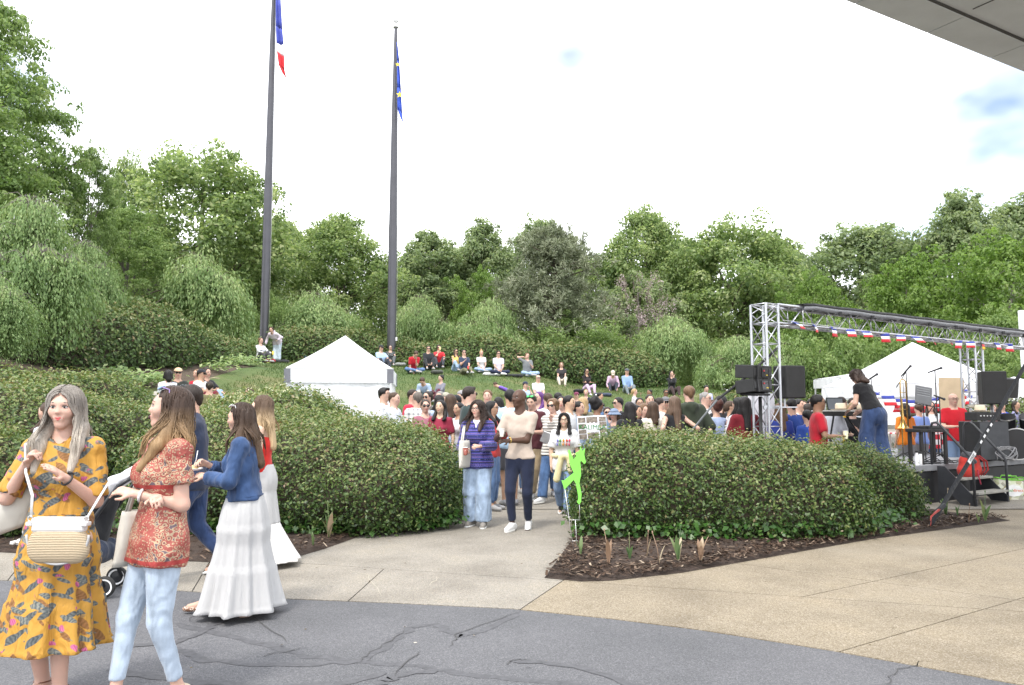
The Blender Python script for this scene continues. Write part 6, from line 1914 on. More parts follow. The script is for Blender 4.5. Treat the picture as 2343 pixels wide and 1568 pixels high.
def skirt(name, j, parent, m, z0, z1, r0, r1, tiers=0, folds=14, amp=.12, off=(0, 0), dep=.75, seed=0, bulge=0.0, nseg=34, n=96, asym=0.0, pw=.85):
 """hanging cloth from the waist: rings with folds; off = hem shift"""
 rg = random.Random(seed); ph = [rg.uniform(0, 6.28) for _ in range(6)]
 rows = []
 for i in range(nseg):
  t = i / (nseg - 1); z = z0 + (z1 - z0) * t
  prog = t**pw
  rad = r0 + (r1 - r0) * prog + bulge * math.sin(math.pi * min(1, t * 2.2)) * (1 if t < .45 else 0)
  if tiers:
   q = (t * tiers) % 1.0; rad += .012 * (1 - q)**3 * (t * tiers >= 1)
  dp = dep + (1 - dep) * .55 * t
  row = []
  for k in range(n + 1):
   a = 2 * math.pi * k / n
   fo = (math.sin(a * folds + ph[0] + 1.5 * math.sin(a * 2 + ph[1])) * .6 + math.sin(a * (folds * .5 + 1) + ph[2] + t * 1.2) * .6 + .35 * math.sin(a * folds * 2.1 + ph[3]) * (1 if not tiers else min(1, ((t * tiers) % 1.0) * 1.3 + .4)))
   rr = rad * (1 + amp * fo * t**.8)
   zz = z + (asym * math.cos(a) * t)
   x, y = math.cos(a) * rr + off[0] * t**1.3, math.sin(a) * rr * dp + off[1] * t**1.3
   c = j['p0']
   row.append((c[0] + x, c[1] + y + .0, zz))
  rows.append(row)
 mb = MB(); mb.grid(rows)
 return mb.build(name, m, parent, True, fix=False, solid=.004)
LIPS = plain('lips', (.46, .14, .13), .4); LIPS_R = plain('lips_red', (.55, .05, .06), .35)
def person(label, loc, face, j, sex='m', b=1.0, sk=(.60, .40, .31), hair=('short', (.05, .035, .025)), top=None, bottom=None, shoes=(.6, .6, .6), lod=0, cap=None, glasses=None, seed=0, group=None, extra=None, lips=None, hide_body=False):
 H = j['H']; root = empty('person', loc, R(180 - face), label, 'person', group)
 j['root'] = root
 Q = 1.0 if lod else (1.0 if loc[1] < 17 else 1.25)
 h0 = (.044 * Q, .021, .016)[lod]; hf = (.0245 * Q, .012, .0075)[lod]
 am = {'f': .86, 'm': 1.0, 'c': .85}[sex] * b**.5
 sm = skin(sk)
 # ---- body, one continuous surface
 F = Field(); torso(F, j, b * (.95 if top else 1), sex);
 for s in 'LR': arm(F, j, s, am); hand(F, j, s, am, lod)
 legs(F, j, b, sex, lod, .84 if bottom else 1.0); head_prims(F, j, sex, lod)
 q = j['hh'] * .6
 F.fine.append((j['head'] - q, j['head'] + q, hf))
 if lod:
  for s in 'LR':
   c = j['W' + s] + nv(j['W' + s] - j['E' + s]) * .08; F.fine.append((c - .09, c + .09, .0072 if lod == 2 else .0115))
 V, Fc = F.build(h0)
 body = link('body', np_mesh('body', V, Fc), root, sm)
 hh = j['hh']
 # ---- eyes, brows, lips
 M4 = Matrix((tuple(j['hr']), tuple(j['hf']), tuple(j['hu']))).transposed().to_4x4()
 A = lambda *p: Vector(h2w(j, p))
 hc = hair[1] if hair else (.03, .02, .015)
 if lod >= 1:
  for s in (-1, 1):
   mb = MB(); mb.ball((0, 0, 0), (.078 * hh, .06 * hh, .036 * hh), 10, M=Matrix.Translation(A(s * .135, .318, .033)) @ M4); e = mb.build('eye', plain('eye_white', (.50, .47, .45), .3), body, True)
   mb = MB(); mb.ball((0, 0, 0), (.028 * hh, .02 * hh, .031 * hh), 8, M=Matrix.Translation(A(s * .135, .366, .034)) @ M4); mb.build('iris', plain('iris_dark', (.03, .022, .018), .15), e, True)
   mb = MB(); mb.tube([A(s * .062, .358, .045), A(s * .135, .382, .073), A(s * .21, .340, .042)], .010 * hh, 5); mb.build('eyelid', plain('lash_dark', (.05, .03, .025), .6), e, True)
 if lod >= 1 or sex != 'x':
  for s in (-1, 1):
   mb = MB(); mb.tube([A(s * .06, .372, .125), A(s * .14, .378, .152), A(s * .225, .325, .128)], [.010 * hh, .014 * hh, .006 * hh], 5); mb.build('eyebrow', hairmat(sc(hc, .7)), body, True)
   if lod == 0 and not (glasses and glasses[0] == 'sun'):
    mb = MB(); mb.ball(A(s * .135, .36, .035), .045 * hh, 5); mb.build('eye', plain('eye_far', (.06, .04, .035), .4), body, True)
  lm = lips or LIPS
  mb = MB(); mb.tube([A(-.125, .362, -.250), A(-.05, .388, -.236), A(0, .391, -.242), A(.05, .388, -.236), A(.125, .362, -.250)], [.006 * hh, .019 * hh, .018 * hh, .019 * hh, .006 * hh], 6); mb.tube([A(-.115, .364, -.260), A(0, .388, -.282), A(.115, .364, -.260)], [.006 * hh, .022 * hh, .006 * hh], 6)
  mb.build('lips', lm if sk[0] > .3 else skin(sc(sk, .9)), body, True)
 # ---- hair
 if hair and hair[0] != 'bald':
  Fh = hair_field(j, hair[0], lod, seed)
  if cap: Fh.cuts.append((h2w(j, (0, 0, .24)), j['hu']))
  V, Fc = Fh.build(hh * (.098 * Q, .06, .046)[lod])
  hm = hairmat(hair[1], hair[2] if len(hair) > 2 else None, (h2w(j, (0, 0, -.75))[2], h2w(j, (0, 0, .05))[2]))
  ho = link('hair', np_mesh('hair', V, Fc), root, hm)
  if lod >= 1 and len(hair) > 3:
   V, Fc = strands(j, hair[0], int(hair[3][0] * (.75 if lod == 2 else .5)), hair[3][1], hair[3][2], seed + 5, *(hair[3][3:]), lod=lod)
   so = link('strands', np_mesh('strands', V, Fc), ho, hm); so['kind'] = 'stuff'
 if hair and len(hair) > 4 and hair[4] == 'beard': pass
 if cap: cap_hat(j, root, cloth(cap[1]), cap[0], len(cap) > 2)
 if glasses:
  if glasses[0] == 'sun': eyewear(j, root, glasses[1] if len(glasses) > 1 else None)
  elif glasses[0] == 'clear': eyewear(j, root, clear=True, name='glasses')
  elif glasses[0] == 'head': eyewear(j, root, glasses[1] if len(glasses) > 1 else None, True, glasses[2] if len(glasses) > 2 else None)
 # ---- top
 if top:
  t = dict(sleeve=.72, g=.014, hem=-.035, neck=.052, loose=0.0, cuff=None); t.update(top)
  F = Field(); g = t['g'] * H / 1.7
  cuts = [(j['p0'] + j['u'] * t['hem'] * H, -j['u'])]
  if t.get('kind') == 'tube': cuts.append((j['p0'] + j['u'] * .245 * H, j['u']))
  torso(F, j, b * (1 + t['loose']), sex, g, top=t.get('kind') != 'tube', cuts=tuple(cuts), hipg=t.get('hipg', .006))
  if t['hem'] < 0 and not j.get('nothigh'):
   for s in 'LR':
    d = j['K' + s] - j['hip' + s]; F.cone(j['hip' + s], j['hip' + s] + d * .3, (.058 if sex == 'f' else .055) * b * H + g + .004, .054 * b * H + g + .004, .04, 'u', None, 1, tuple(cuts))
  if t['sleeve'] > 0:
   for s in 'LR': arm(F, j, s, am, g * .8 + .002, t['sleeve'], t['cuff'] if t['cuff'] is not None else g * 1.3 + .003)
  elif t.get('kind') != 'tube':
   for s in 'LR':
    q = j['S' + s] + nv(j['S' + s] - j['p0'] - j['u'] * .288 * H) * .018 * H
    F.cuts.append((q, nv(j['S' + s] - j['p0'] - j['u'] * .288 * H)))
  if t.get('kind') == 'hoodie':
   F.cone(j['neck'] - j['f'] * .055 * H - j['r'] * .03 * H, j['neck'] - j['f'] * .055 * H + j['r'] * .03 * H, .035 * H, .035 * H, .03)
   F.cone(j['neck'] - j['f'] * .065 * H, j['neck'] - j['f'] * .075 * H - j['u'] * .05 * H, .04 * H, .025 * H, .03)
  if t.get('kind') == 'polo':
   for s in (-1, 1):
    F.cone(j['neck'] - j['f'] * .03 * H + j['r'] * s * .030 * H + j['u'] * .008 * H, j['neck'] + j['f'] * .036 * H + j['r'] * s * .018 * H - j['u'] * .018 * H, .011 * H, .013 * H, .008)
  if t.get('kind') != 'tube':
   nb = j['neck'] + j['u'] * .004 * H
   F.cone(nb + j['f'] * .012 * H, nb + j['u'] * .08 * H, t['neck'] * .62 * H, t['neck'] * .9 * H, .012, 's')
   if t.get('vneck'):
    F.cone(nb + j['f'] * .07 * H - j['u'] * .0 * H, nb + j['f'] * .075 * H - j['u'] * t['vneck'] * H, .030 * H, .004, .008, 's')
  F.disp = (lambda X, Y, Z: (.004 if lod == 2 else .0025) * wavy(X, Y, Z * 1.6, 20, seed) + .0025 * wavy(X * .6, Y, Z * 1.8, 41, seed + 2)) if lod else None
  V, Fc = F.build((.040 * Q, .0165, .0125)[lod])
  so = link(t.get('name', 'shirt'), np_mesh('shirt', V, Fc), root, t['m'] if 'm' in t else cloth(t['c'], t.get('w', 'cloth')))
  j['shirt'] = so
 # ---- trousers
 if bottom and bottom.get('kind') != 'none':
  t = dict(fit=1.12, g=.010, end=.93, flare=1.0, waist=.06); t.update(bottom)
  F = Field(); g = t['g'] * H / 1.7
  cu = ((j['p0'] + j['u'] * t['waist'] * H, j['u']),)
  torso(F, j, b, 'f' if sex == 'f' else sex, g, top=False, cuts=cu)
  F.p = F.p[:3] if sex != 'f' else F.p[:3]
  for s in 'LR':
   th = (.058 if sex == 'f' else .055) * b * H; K, A_, hp = j['K' + s], j['A' + s], j['hip' + s]
   F.cone(hp, K, th * 1.02 + g, .034 * H * b**.5 * t['fit'] + g, .035)
   e = K + (A_ - K) * t['end']
   if t['end'] > 0:
    F.cone(K, e + nv(A_ - K) * .02, .034 * H * b**.5 * t['fit'] + g, .023 * H * t['fit'] * t['flare'] + g, .02, 'u', None, 1, ((e, nv(A_ - K)),))
   else:
    e = hp + (K - hp) * (1 + t['end']); F.p.pop()
    F.cone(hp, e + nv(K - hp) * .02, th * 1.02 + g, .045 * H * t['fit'] + g, .035, 'u', None, 1, ((e, nv(K - hp)),))
  F.disp = (lambda X, Y, Z: .002 * wavy(X, Y, Z * 1.5, 20, seed + 5) + .0012 * wavy(X * .5, Y * .5, Z * 2.2, 38, seed + 7)) if lod else None
  V, Fc = F.build((.045 * Q, .019, .0145)[lod])
  link('trousers' if t['end'] > 0 else 'shorts', np_mesh('trousers', V, Fc), root, t['m'] if 'm' in t else cloth(t['c'], t.get('w', 'cloth')))
 # ---- shoes
 if shoes:
  for s in 'LR':
   fd = j['F' + s]; a = j['A' + s]; F = Field()
   up = np.array([0, 0, 1.0])
   heel = a - fd * .024 * H - up * .020 * H; toe = a + fd * .100 * H - up * .028 * H
   F.cone(heel, toe, .025 * H, .0205 * H, .01); F.cone(a + up * .004 * H, heel, .024 * H, .025 * H, .015); F.cone(a, a + fd * .07 * H - up * .02 * H, .022 * H, .018 * H, .02)
   F.cuts.append((a + up * .012 * H, up)); F.cuts.append((a - up * .0445 * H, nv(-up + 0 * fd)))
   V, Fc = F.build((.032 * Q, .016, .012)[lod])
   so = link('shoe', np_mesh('shoe', V, Fc), root, cloth(shoes))
   if lod:
    mb = MB(); c = Vector(a + fd * .038 * H - up * .041 * H)
    side = np.cross(fd, up)
    pts = [c + Vector(fd) * math.cos(k * .4488) * .084 * H + Vector(side) * math.sin(k * .4488) * (.027 + .004 * math.cos(k * .4488)) * H for k in range(14)]
    mb.add([p + Vector((0, 0, .007 * H)) for p in pts] + [p - Vector((0, 0, .006 * H)) for p in pts], [tuple(range(14)), tuple(range(27, 13, -1))] + [(k, (k + 1) % 14, 14 + (k + 1) % 14, 14 + k) for k in range(14)])
    mb.build('sole', plain('sole_white', (.72, .72, .70), .6), so, True)
 return root
def surf_y(o, x, z, side=1):
 n = len(o.data.vertices); c = np.empty(3 * n, np.float32); o.data.vertices.foreach_get('co', c); c = c.reshape(-1, 3)
 m = (np.abs(c[:, 0] - x) < .02) & (np.abs(c[:, 2] - z) < .02)
 return float((c[m, 1] * side).max() * side) if m.any() else .12 * side
def buttons(o, zs, m, x=0.0, r=.006):
 for z in zs:
  mb = MB(); mb.ball((x, surf_y(o, x, z), z), (r, .004, r), 6); mb.build('button', m, o, True)
SEEDN = [0]
def crowd(px, py, label, D=None, pose='stand', face=0, H=None, sk=None, sex='m', top=None, bot=None, hair=None, arms=('down', 'down'), lod=0, lean=0, b=1.0, cap=None, glasses=None, hyaw=0, hpitch=0, twist=0, shoes=(.35, .35, .36), group=None, solve=False, lift=0.0, **kw):
 """place a person so that the top of the head is seen at (px, py) and the feet or seat stand on the ground"""
 SEEDN[0] += 1
 sit = pose.startswith('sit') or pose == 'crawl'
 Hn = H or {'m': 1.77, 'f': 1.64, 'c': 1.15}[sex]
 j = skeleton(Hn, pose, lean=lean, hyaw=hyaw, hpitch=hpitch, twist=twist, aL=arms[0], aR=arms[1], **kw)
 th = R(180 - face); c, s = math.cos(th), math.sin(th)
 tp = j['top']; ox, oy = tp[0] * c - tp[1] * s, tp[0] * s + tp[1] * c
 if sit or solve:
  best = None
  for d in np.arange(D - 7, D + 7, .05):
   p = at(px, py, d); e = abs(p.z - (T(p.x - ox, p.y - oy) + lift + tp[2])) + .004 * abs(d - D)
   if best is None or e < best[0]: best = (e, d)
  if best[0] > .12: print('PLACE?', round(best[0], 2), px, py, label)
  D = best[1]
 p = at(px, py, D); bx, by = p.x - ox, p.y - oy
 gz = T(bx, by) + lift
 if not (sit or solve) and H is None:
  Hn = (p.z - gz) / (tp[2] / Hn)
  if not 1.40 < Hn < 2.0: print('HEIGHT?', round(Hn, 2), px, py, label)
  Hn = min(1.96, max(1.35, Hn)) if sex != 'c' else Hn
  j = skeleton(Hn, pose, lean=lean, hyaw=hyaw, hpitch=hpitch, twist=twist, aL=arms[0], aR=arms[1], **kw)
 elif not (sit or solve):
  pass
 tdict = None if top is None else (top if isinstance(top, dict) else dict(c=top))
 bdict = dict(c=bot) if bot is not None and not isinstance(bot, dict) else bot
 r = person(label, (bx, by, gz), face, j, sex, b, sk or (.60, .40, .31), hair, tdict, bdict, shoes, lod, cap, glasses, SEEDN[0], group)
 j['loc'] = (bx, by, gz); j['th'] = th
 return r, j
def pw(j, p):
 """person space -> world"""
 c, s = math.cos(j['th']), math.sin(j['th']); x, y, z = j['loc']
 return Vector((x + p[0] * c - p[1] * s, y + p[0] * s + p[1] * c, z + p[2]))

# ---------- fabrics with a print of their own
def mat_leafprint():
 t = NT('mustard_leaf_print'); v = t.coord((1, .6, 1))
 base = (.47, .245, .035)
 def layer(prev, scale, lo, hi, c0, c1, seed, stretch, rz):
  vv = t.coord((1 / stretch, 1, stretch * 1.4), loc=(seed, seed * .7, seed * 1.3), rot=(0, R(rz), 0)); vv.node.vector_type = 'TEXTURE'
  d = t.noise(vv, scale * .8, 2)
  vm = t.new('VectorMath'); vm.operation = 'MULTIPLY_ADD'; t.k(d.outputs['Color'], vm.inputs[0]); vm.inputs[1].default_value = (.05, .05, .05); t.k(vv, vm.inputs[2])
  vo = t.vor(vm.outputs[0], scale); wv = t.new('TexWave'); wv.inputs['Scale'].default_value = scale * 2.6; wv.inputs['Distortion'].default_value = 3; t.k(vm.outputs[0], wv.inputs['Vector'])
  msk = t.ramp(vo.outputs['Distance'], [(lo, (1, 1, 1)), (hi, (0, 0, 0))])
  col = t.mix(wv.outputs['Fac'], c0, c1)
  sep = t.new('SeparateColor'); t.k(vo.outputs['Color'], sep.inputs[0])
  on = t.math('GREATER_THAN', sep.outputs[1], .22)
  return t.mix(t.math('MULTIPLY', msk, on), prev, col)
 c = layer(base, 13, .38, .43, (.05, .06, .065), (.12, .13, .125), 1.3, .45, 35)
 c = layer(c, 13, .34, .39, (.18, .08, .02), (.26, .12, .04), 4.1, .5, -40)
 c = layer(c, 15, .32, .36, (.07, .085, .09), (.20, .20, .17), 7.7, .4, -20)
 c = layer(c, 17, .2, .25, (.35, .06, .16), (.5, .14, .26), 2.2, .8, 10)
 t.color(c); t.b.inputs['Roughness'].default_value = .75
 n = t.noise(t.coord((1, 1, .35)), 11, 3, .5, 1.0); t.bump(n.outputs['Fac'], .7, .05)
 return t.m
def mat_paisley():
 t = NT('red_paisley_print'); v = t.coord((1, .8, 1))
 d = t.noise(v, 14, 2); vm = t.new('VectorMath'); vm.operation = 'MULTIPLY_ADD'; t.k(d.outputs['Color'], vm.inputs[0]); vm.inputs[1].default_value = (.03, .03, .03); t.k(v, vm.inputs[2])
 vo = t.vor(vm.outputs[0], 44); vo2 = t.vor(vm.outputs[0], 85)
 c = t.ramp(vo.outputs['Distance'], [(.0, (.16, .05, .06)), (.18, (.42, .28, .17)), (.30, (.44, .31, .20)), (.38, (.30, .075, .06)), (.5, (.33, .085, .065)), (.6, (.46, .34, .22)), (.75, (.14, .10, .12))], 'CONSTANT')
 f = t.ramp(vo2.outputs['Distance'], [(.2, (.42, .30, .19)), (.34, (.31, .07, .055))], 'CONSTANT')
 big = t.noise(t.coord((1, .5, 1.4)), 5, 1)
 c = t.mix(t.ramp(big.outputs['Fac'], [(.48, (0, 0, 0)), (.52, (1, 1, 1))]), c, f)
 sep = t.new('SeparateXYZ'); t.k(t.coord(), sep.inputs[0])
 band = t.ramp(t.math('FRACT', t.math('MULTIPLY', sep.outputs['Z'], 2.6)), [(0, (0, 0, 0)), (.93, (0, 0, 0)), (.94, (1, 1, 1)), (1, (1, 1, 1))], 'CONSTANT')
 c = t.mix(band, c, (.36, .045, .04))
 t.color(c); t.b.inputs['Roughness'].default_value = .7
 n = t.noise(t.coord((1, 1, .7), rot=(0, R(25), 0)), 12, 3, .5, 1.0); t.bump(n.outputs['Fac'], .7, .05)
 return t.m
def mat_fairisle():
 t = NT('blue_knit_pattern')
 sep = t.new('SeparateXYZ'); t.k(t.coord(), sep.inputs[0])
 fz = t.math('FRACT', t.math('MULTIPLY', sep.outputs['Z'], 9.5))
 band = t.ramp(fz, [(0, (.05, .05, .24)), (.18, (.012, .012, .03)), (.30, (.10, .075, .30)), (.42, (.02, .03, .16)), (.62, (.012, .012, .03)), (.72, (.05, .06, .26)), (.9, (.16, .10, .30))], 'CONSTANT')
 vo = t.vor(t.coord((1, 1, 1)), 42, 'F1', .25)
 c = t.mix(t.ramp(vo.outputs['Distance'], [(.22, (1, 1, 1)), (.3, (0, 0, 0))]), band, t.ramp(fz, [(0, (.012, .012, .02)), (.3, (.14, .13, .42)), (.62, (.16, .12, .36)), (.8, (.015, .015, .04))], 'CONSTANT'))
 t.color(c); t.b.inputs['Roughness'].default_value = .95; t.b.inputs['Sheen Weight'].default_value = .2
 t.bump(t.noise(t.coord(), 130, 2).outputs['Fac'], .4, .01)
 return t.m
def mat_stripes(name, c0, c1, freq, duty, axis='Z'):
 t = NT(name); sep = t.new('SeparateXYZ'); t.k(t.coord(), sep.inputs[0])
 fz = t.math('FRACT', t.math('MULTIPLY', sep.outputs[axis], freq))
 t.color(t.ramp(fz, [(0, c0), (duty, c1)], 'CONSTANT')); t.b.inputs['Roughness'].default_value = .9
 t.bump(t.noise(t.coord(), 12, 2).outputs['Fac'], .4, .03); return t.m
def mat_plaid(name, c0, c1, c2):
 t = NT(name); sep = t.new('SeparateXYZ'); t.k(t.coord(), sep.inputs[0])
 a = t.ramp(t.math('FRACT', t.math('MULTIPLY', sep.outputs['X'], 12)), [(0, (0, 0, 0)), (.6, (1, 1, 1))], 'CONSTANT')
 b = t.ramp(t.math('FRACT', t.math('MULTIPLY', sep.outputs['Z'], 12)), [(0, (0, 0, 0)), (.6, (1, 1, 1))], 'CONSTANT')
 t.color(t.mix(a, t.mix(b, c0, c1), t.mix(b, c1, c2))); t.b.inputs['Roughness'].default_value = .9; return t.m
def mat_specks(name, base, c1, scale, th, c2=None):
 t = NT(name); vo = t.vor(t.coord(), scale)
 c = t.mix(t.ramp(vo.outputs['Distance'], [(th, (1, 1, 1)), (th + .05, (0, 0, 0))]), base, t.mix(t.noise(t.coord(), 6, 1).outputs['Fac'], c1, c2 or c1))
 t.color(c); t.b.inputs['Roughness'].default_value = .85; t.bump(t.noise(t.coord(), 12, 2).outputs['Fac'], .4, .03); return t.m
def mat_straw():
 t = NT('woven_straw'); w = t.new('TexWave'); w.bands_direction = 'Z'; w.inputs['Scale'].default_value = 38; w.inputs['Distortion'].default_value = .6; t.k(t.coord(), w.inputs['Vector'])
 n = t.noise(t.coord((1, 1, 3)), 60, 2)
 t.color(t.mix(n.outputs['Fac'], (.42, .33, .21), (.54, .44, .31))); t.b.inputs['Roughness'].default_value = .8
 t.bump(w.outputs['Fac'], .7, .006); return t.m
def mat_white_crinkle():
 t = NT('white_crinkle_cotton'); n = t.noise(t.coord((1, 1, .25)), 28, 3, .6, .8)
 t.color((.45, .45, .455)); t.b.inputs['Roughness'].default_value = .9; t.bump(n.outputs['Fac'], .35, .02); return t.m
def mat_lace():
 t = NT('white_lace'); vo = t.vor(t.coord((1, 1, 1)), 48, 'F1', .4)
 t.color(t.mix(t.ramp(vo.outputs['Distance'], [(.15, (1, 1, 1)), (.3, (0, 0, 0))]), (.66, .65, .63), (.45, .43, .41))); t.b.inputs['Roughness'].default_value = .95; t.bump(vo.outputs['Distance'], .6, .01); return t.m
FAIR, LIGHT, TAN, BROWN, DARK = (.56, .365, .29), (.53, .345, .265), (.46, .29, .20), (.24, .135, .085), (.085, .045, .030)
DENIM, LDENIM, DDENIM, PALE = (.10, .17, .32), (.27, .37, .53), (.022, .04, .10), (.37, .44, .53)
BLK, WHT, NAVY, GREY, RED, MAROON = (.014, .014, .016), (.64, .64, .65), (.018, .024, .055), (.22, .22, .23), (.48, .02, .035), (.14, .018, .028)
LBLUE, OLIVE, CREAM, KHAKI, ROYAL = (.38, .52, .74), (.12, .12, .06), (.66, .59, .48), (.34, .26, .16), (.03, .075, .42)
HBLK, HDK, HBR, HLB, HBL, HGY = (.010, .008, .008), (.025, .016, .012), (.06, .034, .02), (.15, .085, .045), (.38, .26, .13), (.23, .22, .21)
def den(c, **k): return dict(c=c, w='denim', **k)

# ================================================== foreground group
LP = mat_leafprint()
pA = at(154, 891, 4.3)
HA = pA.z + .0
jA = skeleton(1.645, 'stand', twist=8, hipz=.522, hyaw=4, hpitch=2, aL=(-.03, .13, -.085, .15), aR=(-.02, .085, -.045, .9), elbR=(.6, -.2, -1), elbL=(.35, -.5, -1), ank=((-.045, .03, .05), (.05, -.03, .05)))
loc = (pA.x, 4.3, 0)
rA = person('woman in mustard leaf print dress, long grey blonde hair, hand raised', loc, 3, jA, 'f', 1.02, FAIR, ('longer', (.24, .215, .19), (.42, .37, .31), (620, 1.75, .015)), dict(m=LP, sleeve=.92, g=.014, hem=.03, neck=.05, vneck=.05, kind='polo', name='bodice', cuff=.030, loose=.02), None, None, 2, seed=3, lips=LIPS_R)
jA['loc'], jA['th'] = loc, R(180 - 3)
zw = jA['waist'][2] - .015
skirt('skirt', jA, rA, LP, zw, .30, .132, .262, tiers=3, folds=11, amp=.13, dep=.86, seed=4, bulge=.03, pw=1.0)
mb = MB(); mb.tube([(math.cos(a) * .15, math.sin(a) * .125, zw + .0) for a in [k * 2 * math.pi / 24 for k in range(25)]], .014, 6, flat=.5); mb.build('waist_tie', LP, rA, True)
for s in 'LR':
 a = jA['A' + s]; fd = jA['F' + s]
 mb = MB(); mb.tube(ring_pts(Vector(a) + Vector((0, 0, .012)), Vector((1, 0, 0)), Vector((0, 1, 0)), .040, .043, 14), .007, 6, flat=.5)
 c = Vector(a) + Vector(fd) * .065; pts = [c + Vector(fd) * math.cos(k * .4488) * .13 + Vector((fd[1], -fd[0], 0)) * math.sin(k * .4488) * .046 for k in range(14)]
 z = a[2] - .075
 mb.add([Vector((p.x, p.y, z + .02)) for p in pts] + [Vector((p.x, p.y, z - .012)) for p in pts], [tuple(range(14)), tuple(range(27, 13, -1))] + [(k, (k + 1) % 14, 14 + (k + 1) % 14, 14 + k) for k in range(14)])
 mb.tube([Vector(a) + Vector((fd[1], -fd[0], 0)) * .05 + Vector(fd) * .09 + Vector((0, 0, -.06)), Vector(a) + Vector(fd) * .10 + Vector((0, 0, -.018)), Vector(a) - Vector((fd[1], -fd[0], 0)) * .05 + Vector(fd) * .09 + Vector((0, 0, -.06))], .010, 6, flat=.5)
 mb.build('sandal', plain('brown_leather', (.16, .06, .03), .5), rA, True)
def wristband(j, root, s, m, r=.031, w=.012, name='watch', face=True, back=.02):
 d = nv(j['W' + s] - j['E' + s]); c = j['W' + s] - d * back; a = nv(np.cross(d, (0, 0, 1))); b = np.cross(d, a)
 mb = MB(); mb.tube(ring_pts(Vector(c), Vector(a), Vector(b), r, r, 16), w * .45, 6); o = mb.build(name, m, root, True)
 if face:
  mb = MB(); q = Vector(c) - Vector(b) * (r + .001); mb.tube([q, q - Vector(b) * .009], .017, 10); mb.build('watch_face', m, o, True)
wristband(jA, rA, 'L', M_BLACK)
buttons(jA['shirt'], [jA['waist'][2] + .04 + .065 * k for k in range(4)], plain('button_brown', (.25, .12, .04), .4))
# straw crossbody bag
def crossbody():
 p = at(132, 1290, 4.02); r = empty('handbag', p, R(-2), 'cream straw crossbody bag with white leather top on mustard dress', 'handbag')
 f = Field(); f.cone((-.085, 0, .075), (.085, 0, .075), .075, .075, .05, 'u', (0, 1, 0), 1.9); f.cone((-.09, 0, .135), (.09, 0, .135), .045, .045, .05, 'u', (0, 1, 0), 1.6)
 f.cuts.append(((0, 0, .165), (0, 0, 1)))
 V, F = f.build(.008); link('straw_body', np_mesh('straw_body', V, F), r, mat_straw())
 M_WL = plain('white_leather', (.62, .61, .60), .4, var=.04)
 mb = MB(); mb.box((0, 0, .195), (.27, .055, .075)); fl = mb.build('leather_top', M_WL, r, bevel=.014)
 pts = []
 for k in range(25):
  t = k / 24; a = math.pi * (1 + t); pts.append((math.cos(a) * .16, -.012, .145 + min(0, math.sin(a)) * .145))
 mb = MB(); mb.tube(pts, .007, 6); mb.build('piping', plain('grey_trim', (.42, .42, .42), .5), r, True)
 for s in (-1, 1):
  mb = MB(); mb.box((s * .142, -.01, .20), (.03, .05, .022)); mb.build('side_tab', M_WL, r, bevel=.006)
  mb = MB(); mb.tube(ring_pts(Vector((s * .145, -.015, .225)), Vector((1, 0, 0)), Vector((0, 0, 1)), .012, .014, 10), .003, 5); mb.build('ring', M_STEEL, r, True)
 sh = pw(jA, jA['SR'] + np.array([-.02, .03, .05])) - p; hp = pw(jA, jA['p0'] + np.array([-.18, -.02, .03])) - p
 mb = MB(); mb.tube([Vector((-.145, -.01, .23)), Vector((-.15, .0, .34)), sh * .5 + Vector((-.11, -.02, .14)), sh + Vector((-.02, -.07, -.02)), sh + Vector((.01, .02, .012))], .008, 6, flat=.4)
 mb.build('strap', M_WL, r, True)
 mb = MB(); mb.tube([Vector((.145, -.01, .23)), Vector((.155, .06, .31)), Vector((.15, .20, .42))], .008, 6, flat=.4); mb.build('strap', M_WL, r, True)
crossbody()
def tote(p, w, h, d, rz, label, m, hang, tilt=0.0, name='tote_bag', lean=0.0):
 """soft cloth bag hanging from a point"""
 r = empty(name, p, rz, label, 'bag')
 rows = []
 for q in range(11):
  t = q / 10; row = []
  for k in range(29):
   a = 2 * math.pi * k / 28
   e = (.80 + .20 * t) * (1 + .05 * math.sin(a * 3 + t * 4)); dd = d * (.35 + .65 * math.sin(math.pi * min(1, .15 + .8 * t)))
   cx = math.copysign(abs(math.cos(a))**.55, math.cos(a)); sy = math.copysign(abs(math.sin(a))**.8, math.sin(a))
   row.append(Vector((cx * w / 2 * e + lean * t, sy * dd / 2, -h * t + tilt * cx * t)))
  rows.append(row)
 mb = MB(); mb.grid(rows); mb.add(rows[10][:28], [tuple(range(28))]); mb.build('bag_body', m, r, True, solid=.003)
 for s in (-1, 1):
  hp = Vector(hang) - Vector(p); hp = Matrix.Rotation(-rz, 4, 'Z') @ hp
  mb = MB(); mb.tube([Vector((-.28 * w, s * d * .15, -.02)), hp * .6 + Vector((-.12 * w, s * .012, 0)), hp + Vector((0, s * .008, .0)), hp * .6 + Vector((.12 * w, s * .012, 0)), Vector((.28 * w, s * d * .15, -.02))], .010, 6, flat=.35); mb.build('handle', m, r, True)
M_CAN = cloth((.53, .51, .46))
hw_ = pw(jA, jA['WR'] + nv(jA['WR'] - jA['ER']) * .05)
tote(at(62, 1098, 4.32), .22, .27, .10, R(25), 'off white cloth bag hanging from hand of woman in mustard dress', M_CAN, hw_, .04, lean=-.07)

